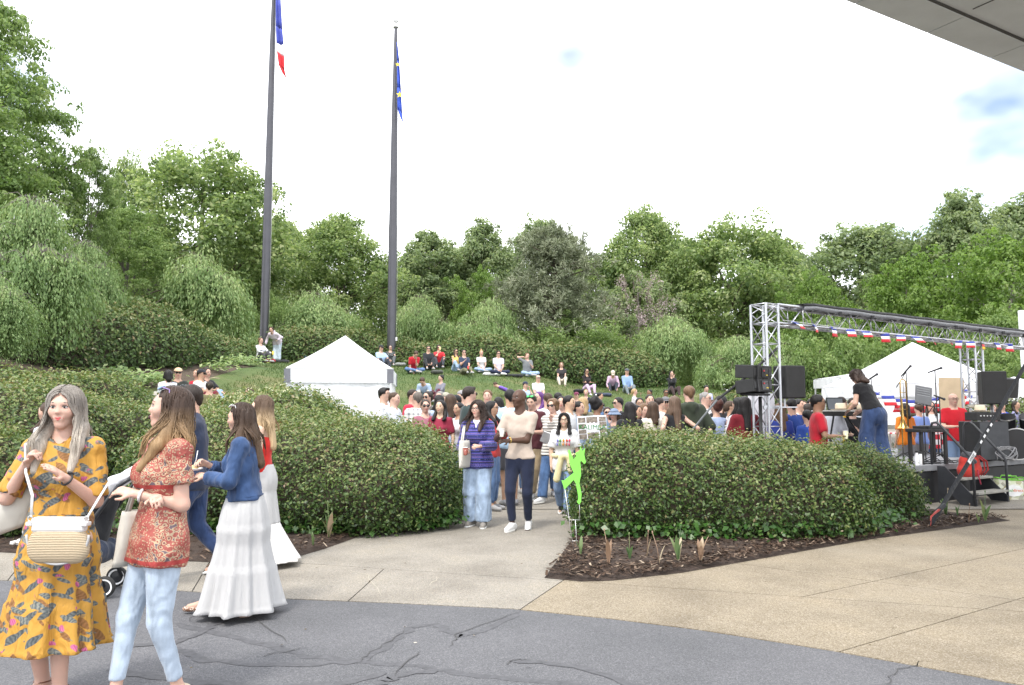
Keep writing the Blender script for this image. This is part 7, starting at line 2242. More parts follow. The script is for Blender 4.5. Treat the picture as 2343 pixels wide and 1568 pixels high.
# woman in the red patterned top
jB = skeleton(1.645, 'ease', twist=0, hyaw=-26, hpitch=-3, lean=-3, aL=(-.075, .095, -.14, .5), aR=(-.17, .05, -.15, .6), elbL=(.2, -.3, -1), elbR=(.2, -.2, -1), ank=((-.05, -.06, .05), (.05, .10, .05)))
pB = at(366, 891, 4.25); loc = (pB.x + .03, 4.25, 0)
PAIS = mat_paisley()
rB = person('woman in red paisley top and pale jeans, arms crossed, wavy ombre hair', loc, 46, jB, 'f', 1.0, FAIR, ('swept', (.055, .032, .022), (.33, .21, .105), (800, 1.9, .075, .04, 100)), dict(m=PAIS, sleeve=.62, g=.020, hem=-.075, neck=.062, vneck=.03, loose=.03, cuff=.028), den(PALE, fit=.94, end=.84, g=.005, flare=.92), (.5, .4, .3), 2, glasses=('head', plain('lens_lilac', (.25, .40, .62), .08), plain('frame_lilac', (.30, .20, .46), .3)), seed=9)
jB['loc'], jB['th'] = loc, R(180 - 46)
wristband(jB, rB, 'L', plain('bracelet_white', (.75, .75, .75), .4), .030, .016, 'bracelet', False, .03)
mb = MB(); mb.ball(Vector(h2w(jB, (0, .37, -.262))), (.018, .018, .012), 8); mb.build('open_mouth', plain('mouth_dark', (.05, .015, .015), .6), rB, True)
tote(at(308, 1168, 4.35), .15, .29, .10, R(50), 'cream shoulder bag hanging under crossed arms of woman in red top', M_CAN, pw(jB, jB['SR'] + np.array([0.0, 0.03, .05])), lean=-.03, name='shoulder_bag')

# man in the navy sweater behind them
jC = skeleton(1.80, 'walk_r', hyaw=-6, lean=4, aL='hold', aR='hold')
pC = at(440, 882, 7.5); loc = (pC.x + .05, 7.5, 0)
rC = person('man in navy sweater and dark jeans walking behind woman in red top', loc, 82, jC, 'm', 1.02, LIGHT, ('short', HDK), dict(c=(.022, .032, .065), sleeve=2, g=.020, hem=-.06, kind='polo'), den(DDENIM, fit=1.1), (.12, .07, .04), 1, glasses=('head', plain('lens_smoke', (.12, .13, .14), .1)), seed=11)
# denim jacket woman
jD = skeleton(1.60, 'walk', hyaw=-6, hpitch=4, lean=3, aL=(-.05, .17, -.135, .7), aR=(-.07, .17, -.085, .7), ank=((-.04, -.10, .06), (.04, .16, .05)))
pD = at(553, 924, 6.15); loc = (pD.x + .05, 6.15, 0)
rD = person('woman in blue denim jacket and long white skirt holding a plate', loc, 80, jD, 'f', 1.03, LIGHT, ('swept', (.045, .026, .017), (.10, .06, .034), (560, 1.9, .03, 0, 92)), dict(c=(.035, .068, .155), w='denim', sleeve=1.9, g=.024, hem=.035, neck=.06, vneck=.07, name='jacket', loose=.05), None, None, 2, glasses=('head', plain('lens_pale', (.6, .6, .6), .1), M_STEEL), seed=14)
jD['loc'], jD['th'] = loc, R(180 - 80)
WC = mat_white_crinkle()
M_JK = cloth((.028, .055, .13), 'denim'); H_ = jD['H']; sh_ = jD['shirt']
mb = MB(); c_ = jD['p0'] + jD['u'] * .048 * H_; mb.tube(ring_pts(Vector(c_), Vector(jD['r']), Vector(jD['f']), .168, .128, 28), .013, 6, flat=.6); mb.build('hem_band', M_JK, sh_, True)
for s in 'LR':
 d = nv(jD['W' + s] - jD['E' + s]); a = nv(np.cross(d, (0, 0, 1))); mb = MB(); mb.tube(ring_pts(Vector(jD['W' + s] - d * .025), Vector(a), Vector(np.cross(d, a)), .037, .037, 18), .011, 6); mb.build('cuff', M_JK, sh_, True)
for s in (-1, 1):
 n0 = jD['neck']; mb = MB(); mb.tube([Vector(n0 - jD['f'] * .07 + jD['u'] * .01), Vector(n0 + jD['r'] * s * .085 - jD['u'] * .0), Vector(n0 + jD['f'] * .085 + jD['r'] * s * .05 - jD['u'] * .07)], [.018, .024, .012], 8, flat=.6); mb.build('collar', M_JK, sh_, True)
 z_ = (jD['p0'] + jD['u'] * .205 * H_)[2]; y_ = surf_y(sh_, s * .075, z_); mb = MB(); mb.box((s * .075, y_ + .004, z_), (.085, .012, .03)); mb.build('pocket_flap', M_JK, sh_, bevel=.004)
 xs_ = [(s * .135 - s * .02 * k, z_ - .2 + .05 * k) for k in range(5)]
 mb = MB(); mb.tube([Vector((x, surf_y(sh_, x, z) + .001, z)) for x, z in xs_], .0035, 5); mb.build('seam', M_JK, sh_, True)
skirt('skirt', jD, rD, WC, jD['waist'][2] + .0, .05, .132, .312, tiers=3, folds=12, amp=.14, dep=.86, seed=7, off=(0, .02), bulge=.03, pw=1.15)
for s in 'R':
 a = Vector(jD['A' + s]); fd = Vector(jD['F' + s]); c = a + fd * .075
 f = Field(); f.cone(a - fd * .04 + Vector((0, 0, -.055)), a + fd * .17 + Vector((0, 0, -.060)), .036, .034, .02, 'u', (0, 0, 1), 1.6)
 V, Fc = f.build(.008); link('sandal', np_mesh('sandal', V, Fc), rD, mat_specks('woven_sandal', (.20, .10, .06), (.62, .55, .48), 90, .35))
mid = (pw(jD, jD['WL'] + nv(jD['WL'] - jD['EL']) * .09) + pw(jD, jD['WR'] + nv(jD['WR'] - jD['ER']) * .09)) / 2
pl = empty('paper_plate', pw(jD, jD['WL'] + nv(jD['WL'] - jD['EL']) * .11) + Vector((-.03, .01, .028)), 0, 'white paper plate with food in hand of denim jacket woman', 'plate')
mb = MB(); mb.lathe([(.001, 0), (.06, 0), (.085, .014), (.086, .017), (.06, .005), (.001, .004)], n=24, caps=False); mb.build('dish', plain('paper_white', (.8, .8, .8), .7), pl, True)
mb = MB(); mb.ball((.01, 0, .02), (.045, .035, .02), 8); mb.ball((-.03, .02, .018), (.025, .02, .014), 8); mb.build('food', plain('crepe', (.62, .42, .20), .7, var=.3), pl, True)
fk = pw(jD, jD['WR'] + nv(jD['WR'] - jD['ER']) * .10)
o = MB().tube([(0, 0, .07), (-.01, 0, 0), (-.03, 0, -.06)], [.004, .004, .007], 6).build('fork', M_STEEL, None, True); o.location = fk; tag(o, 'fork in the raised hand of denim jacket woman', 'fork')
# red tube top woman
jE = skeleton(1.70, 'walk', hyaw=-8, aL=(.02, .04, -.305, .6), aR=(.0, .10, -.25, .5), ank=((-.04, -.12, .06), (.04, .10, .05)))
pE = at(606, 905, 8.05); loc = (pE.x - .02, 8.05, 0)
rE = person('woman in strapless red top and white lace trousers, long blonde ends', loc, 84, jE, 'f', 1.0, (.64, .44, .34), ('swept', (.11, .07, .045), (.52, .38, .22), (460, 1.8, .04, 0, 92)), dict(c=(.50, .022, .018), kind='tube', sleeve=0, g=.012, hem=.02), None, None, 1, glasses=('sun', plain('lens_brown', (.06, .02, .02), .1)), seed=17)
jE['loc'], jE['th'] = loc, R(180 - 84)
skirt('lace_trousers', jE, rE, WC, jE['waist'][2], .42, .135, .205, folds=7, amp=.07, dep=.86, seed=3, bulge=.03)
skirt('lace_hem', jE, rE, mat_lace(), .425, .06, .207, .30, folds=9, amp=.09, dep=.95, seed=3, off=(0, -.12))
wristband(jE, rE, 'L', M_BLACK, .028)
mb = MB(); a_ = Vector(h2w(jE, (-.35, -.03, -.2))); mb.tube(ring_pts(a_, Vector((0, 1, 0)), Vector((0, 0, 1)), .02, .028, 14), .003, 5); mb.build('earring', plain('pearl', (.8, .75, .65), .3), rE, True)
hE = pw(jE, jE['WL'] + nv(jE['WL'] - jE['EL']) * .08)
gj = empty('folded_jacket', hE, 0, 'grey folded jacket carried by woman in red strapless top', 'jacket')
f = Field(); f.cone((-.02, 0, 0), (.05, 0, -.05), .035, .045, .03); f.cone((.03, 0, -.04), (-.06, .02, -.20), .05, .05, .05, 'u', (0, 1, 0), 1.6); f.cone((.04, 0, -.06), (.06, 0, -.22), .04, .03, .04, 'u', (0, 1, 0), 1.6)
f.disp = lambda X, Y, Z: .006 * wavy(X, Y, Z, 35, 3)
V, Fc = f.build(.011); link('cloth', np_mesh('cloth', V, Fc), gj, cloth((.27, .27, .29)))
# person hidden behind the mustard dress
pH = gnd(60, 1258); jH = skeleton(1.66, 'walk', aL='down', aR='down')
person('person almost hidden behind woman in mustard dress, white sandal showing', (pH.x + .14, pH.y + .05, 0), 92, jH, 'f', 1.0, LIGHT, ('long', HBR), dict(c=(.5, .52, .56), sleeve=.7), dict(c=(.6, .6, .62)), (.74, .72, .70), 0, seed=19)

# stroller
def stroller():
 g = gnd(248, 1364); r = empty('stroller', (g.x - .25, g.y + .1, 0), R(8), 'black stroller with white blanket between the two foreground women', 'stroller')
 M_T = plain('tyre_black', (.02, .02, .02), .7); M_FR = plain('stroller_frame', (.018, .019, .022), .35)
 def wheel(x, y, rr, nm='wheel'):
  w = empty(nm, (x, y, rr)); w.parent = r
  bpy.data.objects.remove(w)
  X = Matrix.Translation((x, y, rr)) @ Matrix.Rotation(R(90), 4, 'X')
  mb = MB(); mb.lathe([(rr * .74, -.018), (rr * .93, -.022), (rr, -.010), (rr, .010), (rr * .93, .022), (rr * .74, .018)], n=26, M=X, caps=False); t_ = mb.build('wheel', M_T, r, True)
  mb = MB(); mb.lathe([(rr * .62, -.020), (rr * .76, -.0235), (rr * .76, .0235), (rr * .62, .020)], n=26, M=X, caps=False); mb.build('rim', plain('rim_white', (.78, .78, .78), .35), t_, 'auto')
  mb = MB(); mb.lathe([(.001, -.012), (rr * .6, -.008), (rr * .6, .008), (.001, .012)], n=20, M=X, caps=False); mb.build('hub', M_FR, t_, 'auto')
 wheel(.22, -.2, .088); wheel(.17, .24, .088); wheel(-.42, -.2, .07); wheel(-.42, .2, .07)
 for y in (-.22, .22):
  mb = MB(); mb.tube([(.22, y, .09), (.10, y, .35), (.02, y, .50), (.30, y, .92), (.42, y, 1.0)], [.016, .018, .02, .018, .018], 8); mb.tube([(-.42, y, .09), (-.30, y, .34), (.08, y, .48)], .016, 8); mb.build('side_frame', M_FR, r, True)
 mb = MB(); mb.tube([(.42, -.24, 1.0), (.42, .24, 1.0)], .024, 10); mb.build('handlebar', M_FR, r, True)
 f = Field(); f.cone((-.28, -.12, .44), (-.28, .12, .44), .10, .10, .06); f.cone((.02, -.13, .50), (.02, .13, .50), .09, .09, .06); f.cone((.12, -.12, .78), (.12, .12, .78), .08, .08, .06); f.cone((.05, 0, .5), (.12, 0, .8), .12, .12, .06); f.cone((-.28, 0, .44), (.02, 0, .5), .12, .12, .06)
 V, Fc = f.build(.022); link('seat', np_mesh('seat', V, Fc), r, cloth((.02, .021, .025)))
 f = Field(); f.cone((.10, -.16, .36), (.10, .16, .34), .10, .10, .05); f.disp = lambda X, Y, Z: .01 * wavy(X, Y, Z, 22, 1)
 V, Fc = f.build(.02); link('basket', np_mesh('basket', V, Fc), r, cloth((.02, .03, .06)))
 b = empty('blanket', (g.x + .08, g.y + .08, .97), R(8), 'white blanket thrown over the stroller handle', 'blanket')
 f = Field(); f.cone((-.14, 0, -.06), (.10, 0, .07), .06, .055, .05, 'u', (0, 1, 0), .5); f.cone((-.15, 0, -.07), (-.22, 0, -.22), .05, .035, .05, 'u', (0, 1, 0), .5); f.disp = lambda X, Y, Z: .008 * wavy(X, Y, Z, 30, 2)
 V, Fc = f.build(.014); link('cloth', np_mesh('cloth', V, Fc), b, cloth((.8, .8, .82)))
stroller()

# ================================================== couple on the path
FI = mat_fairisle()
rG, jG = crowd(1092, 918, 'woman in blue patterned knit sweater and wide jeans, dark curly hair', 10.8, 'ease', 14, None, FAIR, 'f', dict(m=FI, sleeve=1.9, g=.034, hem=-.05, neck=.06, vneck=.085, loose=.06, name='sweater'), den((.28, .36, .48), fit=1.55, flare=1.7, end=.97, g=.014), ('curly', (.028, .016, .012), (.05, .028, .02), (750, 1.5, .17, .18)), (('hold'), (-.03, .15, -.19, .8)), 1, glasses=('clear',), shoes=(.24, .22, .20), hyaw=-10)
f = Field(); torso(f, jG, 1.0, 'f', .010, cuts=((jG['p0'] - jG['u'] * .075 * jG['H'], -jG['u']),)); V, Fc = f.build(.014); link('undershirt', np_mesh('undershirt', V, Fc), rG, cloth((.75, .75, .75)))
tote(at(1063, 1008, 10.62), .25, .36, .09, R(60), 'cream cloth bag with long strap on shoulder of sweater woman', M_CAN, pw(jG, jG['SR'] + np.array([.02, 0.02, .05])))
M_PLA = plain('clear_plastic', (.55, .5, .46), .1, spec=.5)
def in_hand(j, s, label, m, **k):
 d = nv(j['W' + s] - j['E' + s]); p = pw(j, j['W' + s] + d * .085 + np.array([0, .03, -.05])); return cup(p, label, m, **k)
in_hand(jG, 'R', 'plastic cup with dark drink held by sweater woman', plain('cup_drink', (.25, .07, .05), .15), h=.1, r=.036)
POLO = dict(c=(.47, .39, .33), sleeve=.70, g=.012, hem=-.005, kind='polo', neck=.055)
rM, jM = crowd(1187, 891, 'tall bald man in beige polo and slim navy trousers', 10.5, 'walk', 12, None, DARK, 'm', POLO, dict(c=(.014, .019, .042), fit=1.0, g=.008, end=.90), ('bald', (.02, .015, .012)), ((-.14, .14, -.165, .5), (.0, .16, -.12, .8)), 1, hyaw=-28, shoes=(.70, .70, .70), b=.94, twist=-4, ank=((-.05, -.05, .05), (.045, .06, .047)))
wristband(jM, rM, 'L', plain('gold', (.7, .5, .15), .25, metal=.8), .034)
in_hand(jM, 'R', 'clear plastic cup held by man in beige polo', M_PLA, h=.1, r=.036)
rX, jX = crowd(1214, 905, 'man in maroon polo and khakis with green sunglasses on head', 14.1, 'walk_r', 20, None, LIGHT, 'm', dict(c=(.075, .022, .028), sleeve=.75, kind='polo'), dict(c=KHAKI, fit=1.25), ('short', HDK), ('hold', 'down'), 1, glasses=('head', plain('lens_green', (.05, .45, .12), .1), plain('frame_green', (.2, .6, .05), .4)), hpitch=16, shoes=(.42, .42, .42))
STR = mat_stripes('breton_stripes', (.03, .03, .035), (.70, .66, .60), 20, .33)
rY, jY = crowd(1264, 914, 'woman in striped sweater and sunglasses, hand at her chin', 13.6, 'walk', 32, None, FAIR, 'f', dict(m=STR, sleeve=1.9, g=.022, hem=-.06), den((.07, .13, .26), fit=1.25, flare=1.5, end=.97), ('curlyshort', HLB), ('hold', (-.13, .11, .0, .7)), 1, glasses=('sun',), shoes=(.7, .7, .7))
o = MB().box((0, 0, 0), (.21, .01, .28), rx=R(50), ry=R(20)).build('paper_sheet', plain('paper_white', (.8, .8, .8), .7)); o.location = pw(jY, jY['WL'] + np.array([0, .1, -.02])); tag(o, 'white paper sheets held by woman in striped sweater', 'paper')
TUL = cloth(WHT)
rZ, jZ = crowd(1290, 947, 'girl with long black hair and glasses in white tulip print shirt', 12.0, 'walk_r', 8, None, (.60, .42, .31), 'f', dict(c=WHT, sleeve=.8, g=.028, hem=-.07), den((.17, .25, .40), fit=1.35, flare=1.4, end=.96), ('long', HBLK, HBLK, (420, 1.3, .012)), ('down', 'down'), 1, glasses=('clear',), shoes=(.03, .03, .03))
for k, (dx, c, h) in enumerate(((-.10, (.6, .05, .12), 0), (-.055, (.6, .1, .05), .01), (0, (.7, .3, .03), .015), (.055, (.12, .35, .1), .005), (.10, (.2, .2, .55), 0))):
 H_ = jZ['H']; base = jZ['p0'] + jZ['u'] * .19 * H_ + jZ['f'] * .103 * H_ + jZ['r'] * dx * .9
 mb = MB(); mb.ball(Vector(base + jZ['u'] * .055), (.018, .012, .022), 6); mb.tube([Vector(base + jZ['u'] * .045), Vector(base - jZ['u'] * .03)], .004, 5); mb.tube([Vector(base - jZ['u'] * .03), Vector(base + jZ['r'] * .018 + jZ['u'] * .01)], .006, 5)
 mb.build('printed_tulip', plain('tulip_ink_%d' % k, c, .8), jZ['shirt'], True)
sw_ = empty('tied_cardigan', rZ.location + Vector((0, 0, jZ['waist'][2])), 0, 'pale yellow cardigan tied round the waist of the girl', 'cardigan')
f = Field(); f.cone((-.05, -.15, -.02), (.10, -.13, -.03), .045, .045, .03); f.cone((-.06, -.16, -.04), (-.13, -.17, -.36), .045, .055, .03, 'u', (0, 1, 0), 1.5); f.cone((.06, -.16, -.03), (.08, -.17, -.22), .045, .05, .03, 'u', (0, 1, 0), 1.5); f.cone((.13, -.08, -.02), (.17, .02, -.02), .035, .04, .03); f.cone((-.13, -.08, -.02), (-.17, .02, -.02), .035, .04, .03)
V, Fc = f.build(.016); link('cloth', np_mesh('cloth', V, Fc), sw_, cloth((.70, .62, .36)))

# lime green walking figure sign on wire stakes
def lime_sign():
 D = 9.55; c = gnd(1322, 1270)
 D = c.y
 out = [(1327, 1020), (1332, 1033), (1337, 1025), (1337, 1033), (1336, 1041), (1340, 1058), (1336, 1062), (1330, 1055), (1327, 1056), (1329, 1085), (1325, 1106), (1330, 1130), (1329, 1148), (1325, 1154), (1320, 1150), (1323, 1138), (1317, 1106), (1312, 1098), (1291, 1120), (1284, 1099), (1289, 1100), (1312, 1082), (1303, 1061), (1299, 1030), (1303, 1029), (1312, 1052), (1315, 1047), (1318, 1044), (1316, 1037), (1327, 1030)]
 p0 = at(1315, 1150, D)
 r = empty('figure_sign', (p0.x, D, .05), R(0), 'flat lime green walking figure sign on wire stakes by right hedge', 'sign')
 pts = []
 for x, y in out:
  q = at(x, y, D); pts.append((q.x - p0.x, q.z - .05))
 mb = MB(); mb.prism(pts, -.004, .004, M=Matrix.Rotation(R(90), 4, 'X')); mb.build('panel', plain('lime_plastic', (.20, .68, .08), .5, var=.05), r)
 a, b = at(1291, 1115, D), at(1325, 1150, D)
 mb = MB()
 for (x0, y0, x1, y1) in ((1291, 1112, 1313, 1268), (1325, 1145, 1326, 1190), (1316, 1190, 1320, 1258)):
  q0, q1 = at(x0, y0, D), at(x1, y1, D); mb.tube([(q0.x - p0.x, .006, q0.z - .05), (q1.x - p0.x, .006, max(q1.z - .05, -.08))], .0035, 6)
 for y, x0, x1 in ((1190, 1301, 1327), (1238, 1308, 1322)):
  q0, q1 = at(x0, y, D), at(x1, y, D); mb.tube([(q0.x - p0.x, .006, q0.z - .05), (q1.x - p0.x, .006, q1.z - .05)], .0035, 6)
 mb.build('wire_stake', M_STEEL, r, True)
lime_sign()

# ================================================== the crowd
# px, py of the head top; distance guess; pose; facing; sex; skin; hair style, colour; top colour, sleeve; trousers; left arm, right arm; label; extras
PL1 = mat_plaid('pale_plaid', (.7, .69, .66), (.5, .5, .5), (.25, .25, .27)); PL2 = mat_plaid('dark_plaid', (.06, .07, .10), (.16, .17, .2), (.3, .3, .32))
FLO = mat_specks('dark_floral', (.035, .04, .045), (.35, .36, .34), 22, .25); TIE = mat_specks('tie_dye', (.66, .62, .66), (.6, .3, .45), 9, .3, (.3, .45, .65))
S, K, B_, L_ = 'sit_cross', 'sit_knees', 'sit_bank', 'sit_legs'
GH, GC = 'people sitting on the grass slope', 'people standing in the crowd'
HILL = [
(597, 773, 30, K, -55, 'f', FAIR, 'bun', HLB, (.66, .67, .7), 1.9, (.06, .06, .07), 'knee', 'knee', 'seated woman in white sweater on red blanket by the flagpole', {}),
(694, 782, 33, K, -50, 'f', FAIR, 'pony', HBL, (.02, .02, .024), 1.9, LDENIM, 'lap', 'phone', 'blonde woman in black sweater seated left of white tent top', {}),
(725, 780, 33.5, K, -35, 'm', TAN, 'short', HDK, (.02, .03, .055), 0, (.4, .42, .45), 'out', 'lap', 'man in navy tank top and sunglasses behind the tent roof', dict(glasses=('sun',))),
(872, 790, 34, K, -40, 'm', LIGHT, 'short', HDK, LBLUE, .7, (.03, .035, .05), 'knee', 'lap', 'man in dark cap and light blue shirt left of european flagpole', dict(cap=('cap', (.03, .03, .035)), glasses=('sun',))),
(893, 790, 34, K, -12, 'f', FAIR, 'pony', HDK, dict(m=FLO, sleeve=.5, vneck=.06), .5, (.10, .11, .12), 'knee', 'lap', 'woman in dark floral top seated at foot of european flagpole', dict(glasses=('clear',))),
(953, 806, 31.5, S, -25, 'm', LIGHT, 'short', HBR, RED, .8, DENIM, 'face', 'lap', 'man in red shirt with bowed head seated cross-legged', dict(lean=34, hpitch=30)),
(980, 792, 31.5, K, -15, 'm', LIGHT, 'short', HDK, (.025, .028, .033), .75, (.03, .03, .032), 'lap', 'lap', 'man in black t-shirt and sunglasses seated beside man in red', dict(glasses=('sun',))),
(1004, 790, 31.5, K, -10, 'm', LIGHT, 'curlyshort', HDK, (.5, .03, .04), .75, (.05, .055, .07), 'knee', 'drink', 'man in red shirt drinking from a cup on the hilltop', dict(glasses=('sun',))),
(1043, 799, 31.5, K, -30, 'f', TAN, 'long', HDK, (.72, .50, .14), 0, LDENIM, 'phone', 'phone', 'woman in yellow top with long dark hair holding phone', dict(glasses=('sun',))),
(1061, 801, 31.5, L_, -18, 'm', LIGHT, 'short', HDK, (.03, .045, .08), .75, OLIVE, 'lap', 'phone', 'man in navy shirt and olive trousers leaning back', dict(glasses=('sun',), lean=-8)),
(1101, 802, 31.5, S, -15, 'f', FAIR, 'topbun', HBL, (.66, .65, .62), .7, LDENIM, 'lap', 'lap', 'blonde woman with bun in white shirt seated cross-legged', {}),
(1140, 803, 31.5, S, -12, 'm', LIGHT, 'quiff', HDK, (.60, .58, .66), .75, NAVY, 'lap', 'lap', 'man in pale lilac shirt and sunglasses, navy trousers', dict(glasses=('sun',), shoes=(.7, .7, .7))),
(1206, 808, 31.5, S, -20, 'm', FAIR, 'short', HLB, (.17, .18, .19), .8, LDENIM, 'phone', 'head', 'man in grey polo with one hand behind his head', dict(b=1.1)),
(964, 868, 27, K, 10, 'm', LIGHT, 'short', HBR, (.34, .43, .60), 1.6, (.5, .48, .44), 'knee', 'knee', 'bowed person in light blue shirt seated right of tent', dict(lean=42, hpitch=30)),
(1008, 858, 27, K, 40, 'f', LIGHT, 'bun', HBLK, (.18, .18, .22), 1.3, (.10, .02, .035), 'knee', 'lap', 'dark haired woman in grey blouse with bag on her knees', {}),
(1202, 874, 27, K, -35, 'm', LIGHT, 'short', HDK, (.36, .50, .68), .75, GREY, 'drink', 'lap', 'man in navy cap and light blue shirt eating on slope', dict(cap=('cap', (.025, .035, .06)))),
(1231, 858, 29, B_, -15, 'm', FAIR, 'bald', (.5, .5, .5), (.68, .68, .70), .75, (.02, .024, .04), 'lap', 'lap', 'bald bearded man in white shirt sitting on the slope', dict(glasses=('sun',))),
(1284, 829, 31, B_, 0, 'f', FAIR, 'bob', HLB, (.035, .033, .036), .6, (.55, .50, .42), 'lap', 'lap', 'woman in black shirt and cream trousers on hilltop edge', dict(shoes=(.75, .75, .75))),
(1342, 844, 31, B_, -20, 'f', TAN, 'long', HBLK, (.03, .025, .027), .5, (.55, .40, .55), 'cross', 'cross', 'woman in black top and pink trousers hugging herself', dict(shoes=(.75, .75, .75), glasses=('sun',))),
(1402, 850, 31, B_, 5, 'm', LIGHT, 'short', HBR, (.60, .42, .56), 1.6, (.05, .055, .075), 'knee', 'knee', 'man in pink shirt and beige cap bending to his shoe', dict(cap=('cap', (.52, .46, .38)), lean=38, hpitch=22, shoes=(.75, .75, .75))),
(1434, 844, 31.5, B_, -8, 'm', LIGHT, 'short', HDK, (.22, .32, .50), 1.7, (.17, .20, .22), 'lap', 'lap', 'man in blue shirt and dark cap right of pink shirt man', dict(cap=('cap', (.09, .10, .12)))),
(1536, 849, 34, B_, -10, 'f', LIGHT, 'long', HBLK, (.022, .022, .025), 1.9, (.055, .035, .035), 'face', 'face', 'person in black shading eyes under the weeping tree', dict(shoes=(.75, .75, .75))),
(408, 843, 18.5, K, -25, 'm', LIGHT, 'short', HDK, (.035, .04, .035), .8, (.25, .25, .26), 'hold', 'lap', 'man in peach cap and dark polo sitting on left bank', dict(cap=('cap', (.66, .46, .30)), glasses=('sun',))),
(384, 847, 17.5, K, 140, 'f', LIGHT, 'bob', HBLK, (.66, .68, .74), 1.7, (.4, .38, .34), 'lap', 'lap', 'black haired woman in white shirt seen from behind on bank', {}),
(388, 856, 16.5, K, 170, 'c', LIGHT, 'short', HLB, (.64, .66, .72), .8, GREY, 'lap', 'lap', 'boy in white shirt seen from behind on left bank', dict(H=1.4)),
(450, 845, 19, K, 20, 'f', LIGHT, 'pony', HLB, (.42, .02, .04), .8, DENIM, 'lap', 'lap', 'person in red shirt behind man in black cap', {}),
(462, 846, 17.5, K, -75, 'm', TAN, 'short', HDK, (.66, .66, .68), .75, (.14, .02, .03), 'lap', 'fwd', 'man in black cap and white shirt pointing right', dict(cap=('cap', (.02, .022, .028)), b=1.15, glasses=('sun',))),
(474, 842, 19, K, -60, 'm', LIGHT, 'short', HDK, (.02, .02, .025), .7, LDENIM, 'knee', 'knee', 'person in black shirt and blue jeans hugging knee on bank', dict(shoes=(.7, .7, .7))),
(480, 874, 16.3, K, 165, 'm', LIGHT, 'short', HDK, (.13, .125, .06), 1.8, OLIVE, 'lap', 'lap', 'man in olive shirt with dark strap seen from behind', {}),
(1340, 892, 25, K, 10, 'f', FAIR, 'pony', HBL, (.02, .025, .04), .6, DENIM, 'lap', 'lap', 'woman in navy top seated low on slope behind poster', {}),
(1373, 898, 24, K, -70, 'm', TAN, 'short', HBLK, dict(m=PL2, sleeve=1.7), 1.7, DENIM, 'lap', 'lap', 'man in dark checked shirt seated low on slope', {}),
(1318, 898, 24, K, 20, 'm', LIGHT, 'short', HDK, (.30, .28, .25), .8, GREY, 'lap', 'lap', 'person in maroon cap seated at foot of slope', dict(cap=('cap', (.16, .03, .07)))),
(1452, 890, 24, K, -80, 'f', FAIR, 'pony', HBL, dict(m=TIE, sleeve=.8), .8, LDENIM, 'drink', 'lap', 'blonde woman in pale tie dye shirt seated on grass', {}),
(1485, 891, 25, K, 60, 'm', BROWN, 'crop', HBLK, (.025, .026, .03), .8, GREY, 'chest', 'hip', 'man in black t-shirt with hand at chest on grass', {}),
(1523, 892, 25, K, -5, 'm', BROWN, 'short', HBLK, (.02, .20, .22), .8, GREY, 'lap', 'lap', 'man in teal jersey and sunglasses seated on grass', dict(glasses=('sun',))),
(1616, 883, 26, K, 0, 'm', LIGHT, 'short', HBLK, (.40, .42, .62), 1.7, GREY, 'phone', 'phone', 'man in lavender shirt with bowed head near the strap', dict(hpitch=20)),
(1662, 944, 17, K, 35, 'f', TAN, 'long', HBLK, (.25, .03, .05), .8, DENIM, 'lap', 'lap', 'seated woman in sunglasses low behind right hedge', dict(glasses=('sun',))),
(1129, 876, 26, 'crawl', 80, 'c', LIGHT, 'short', HBR, (.16, .09, .42), .8, (.13, .14, .14), 'down', 'down', 'child in purple shirt crawling up the slope', dict(lean=68, H=1.15)),
(569, 888, 19.5, K, 60, 'm', LIGHT, 'short', HBR, (.06, .05, .045), .8, GREY, 'lap', 'lap', 'brown haired person whose head shows above blossoming bush', {}),
]
ST = 'stand'
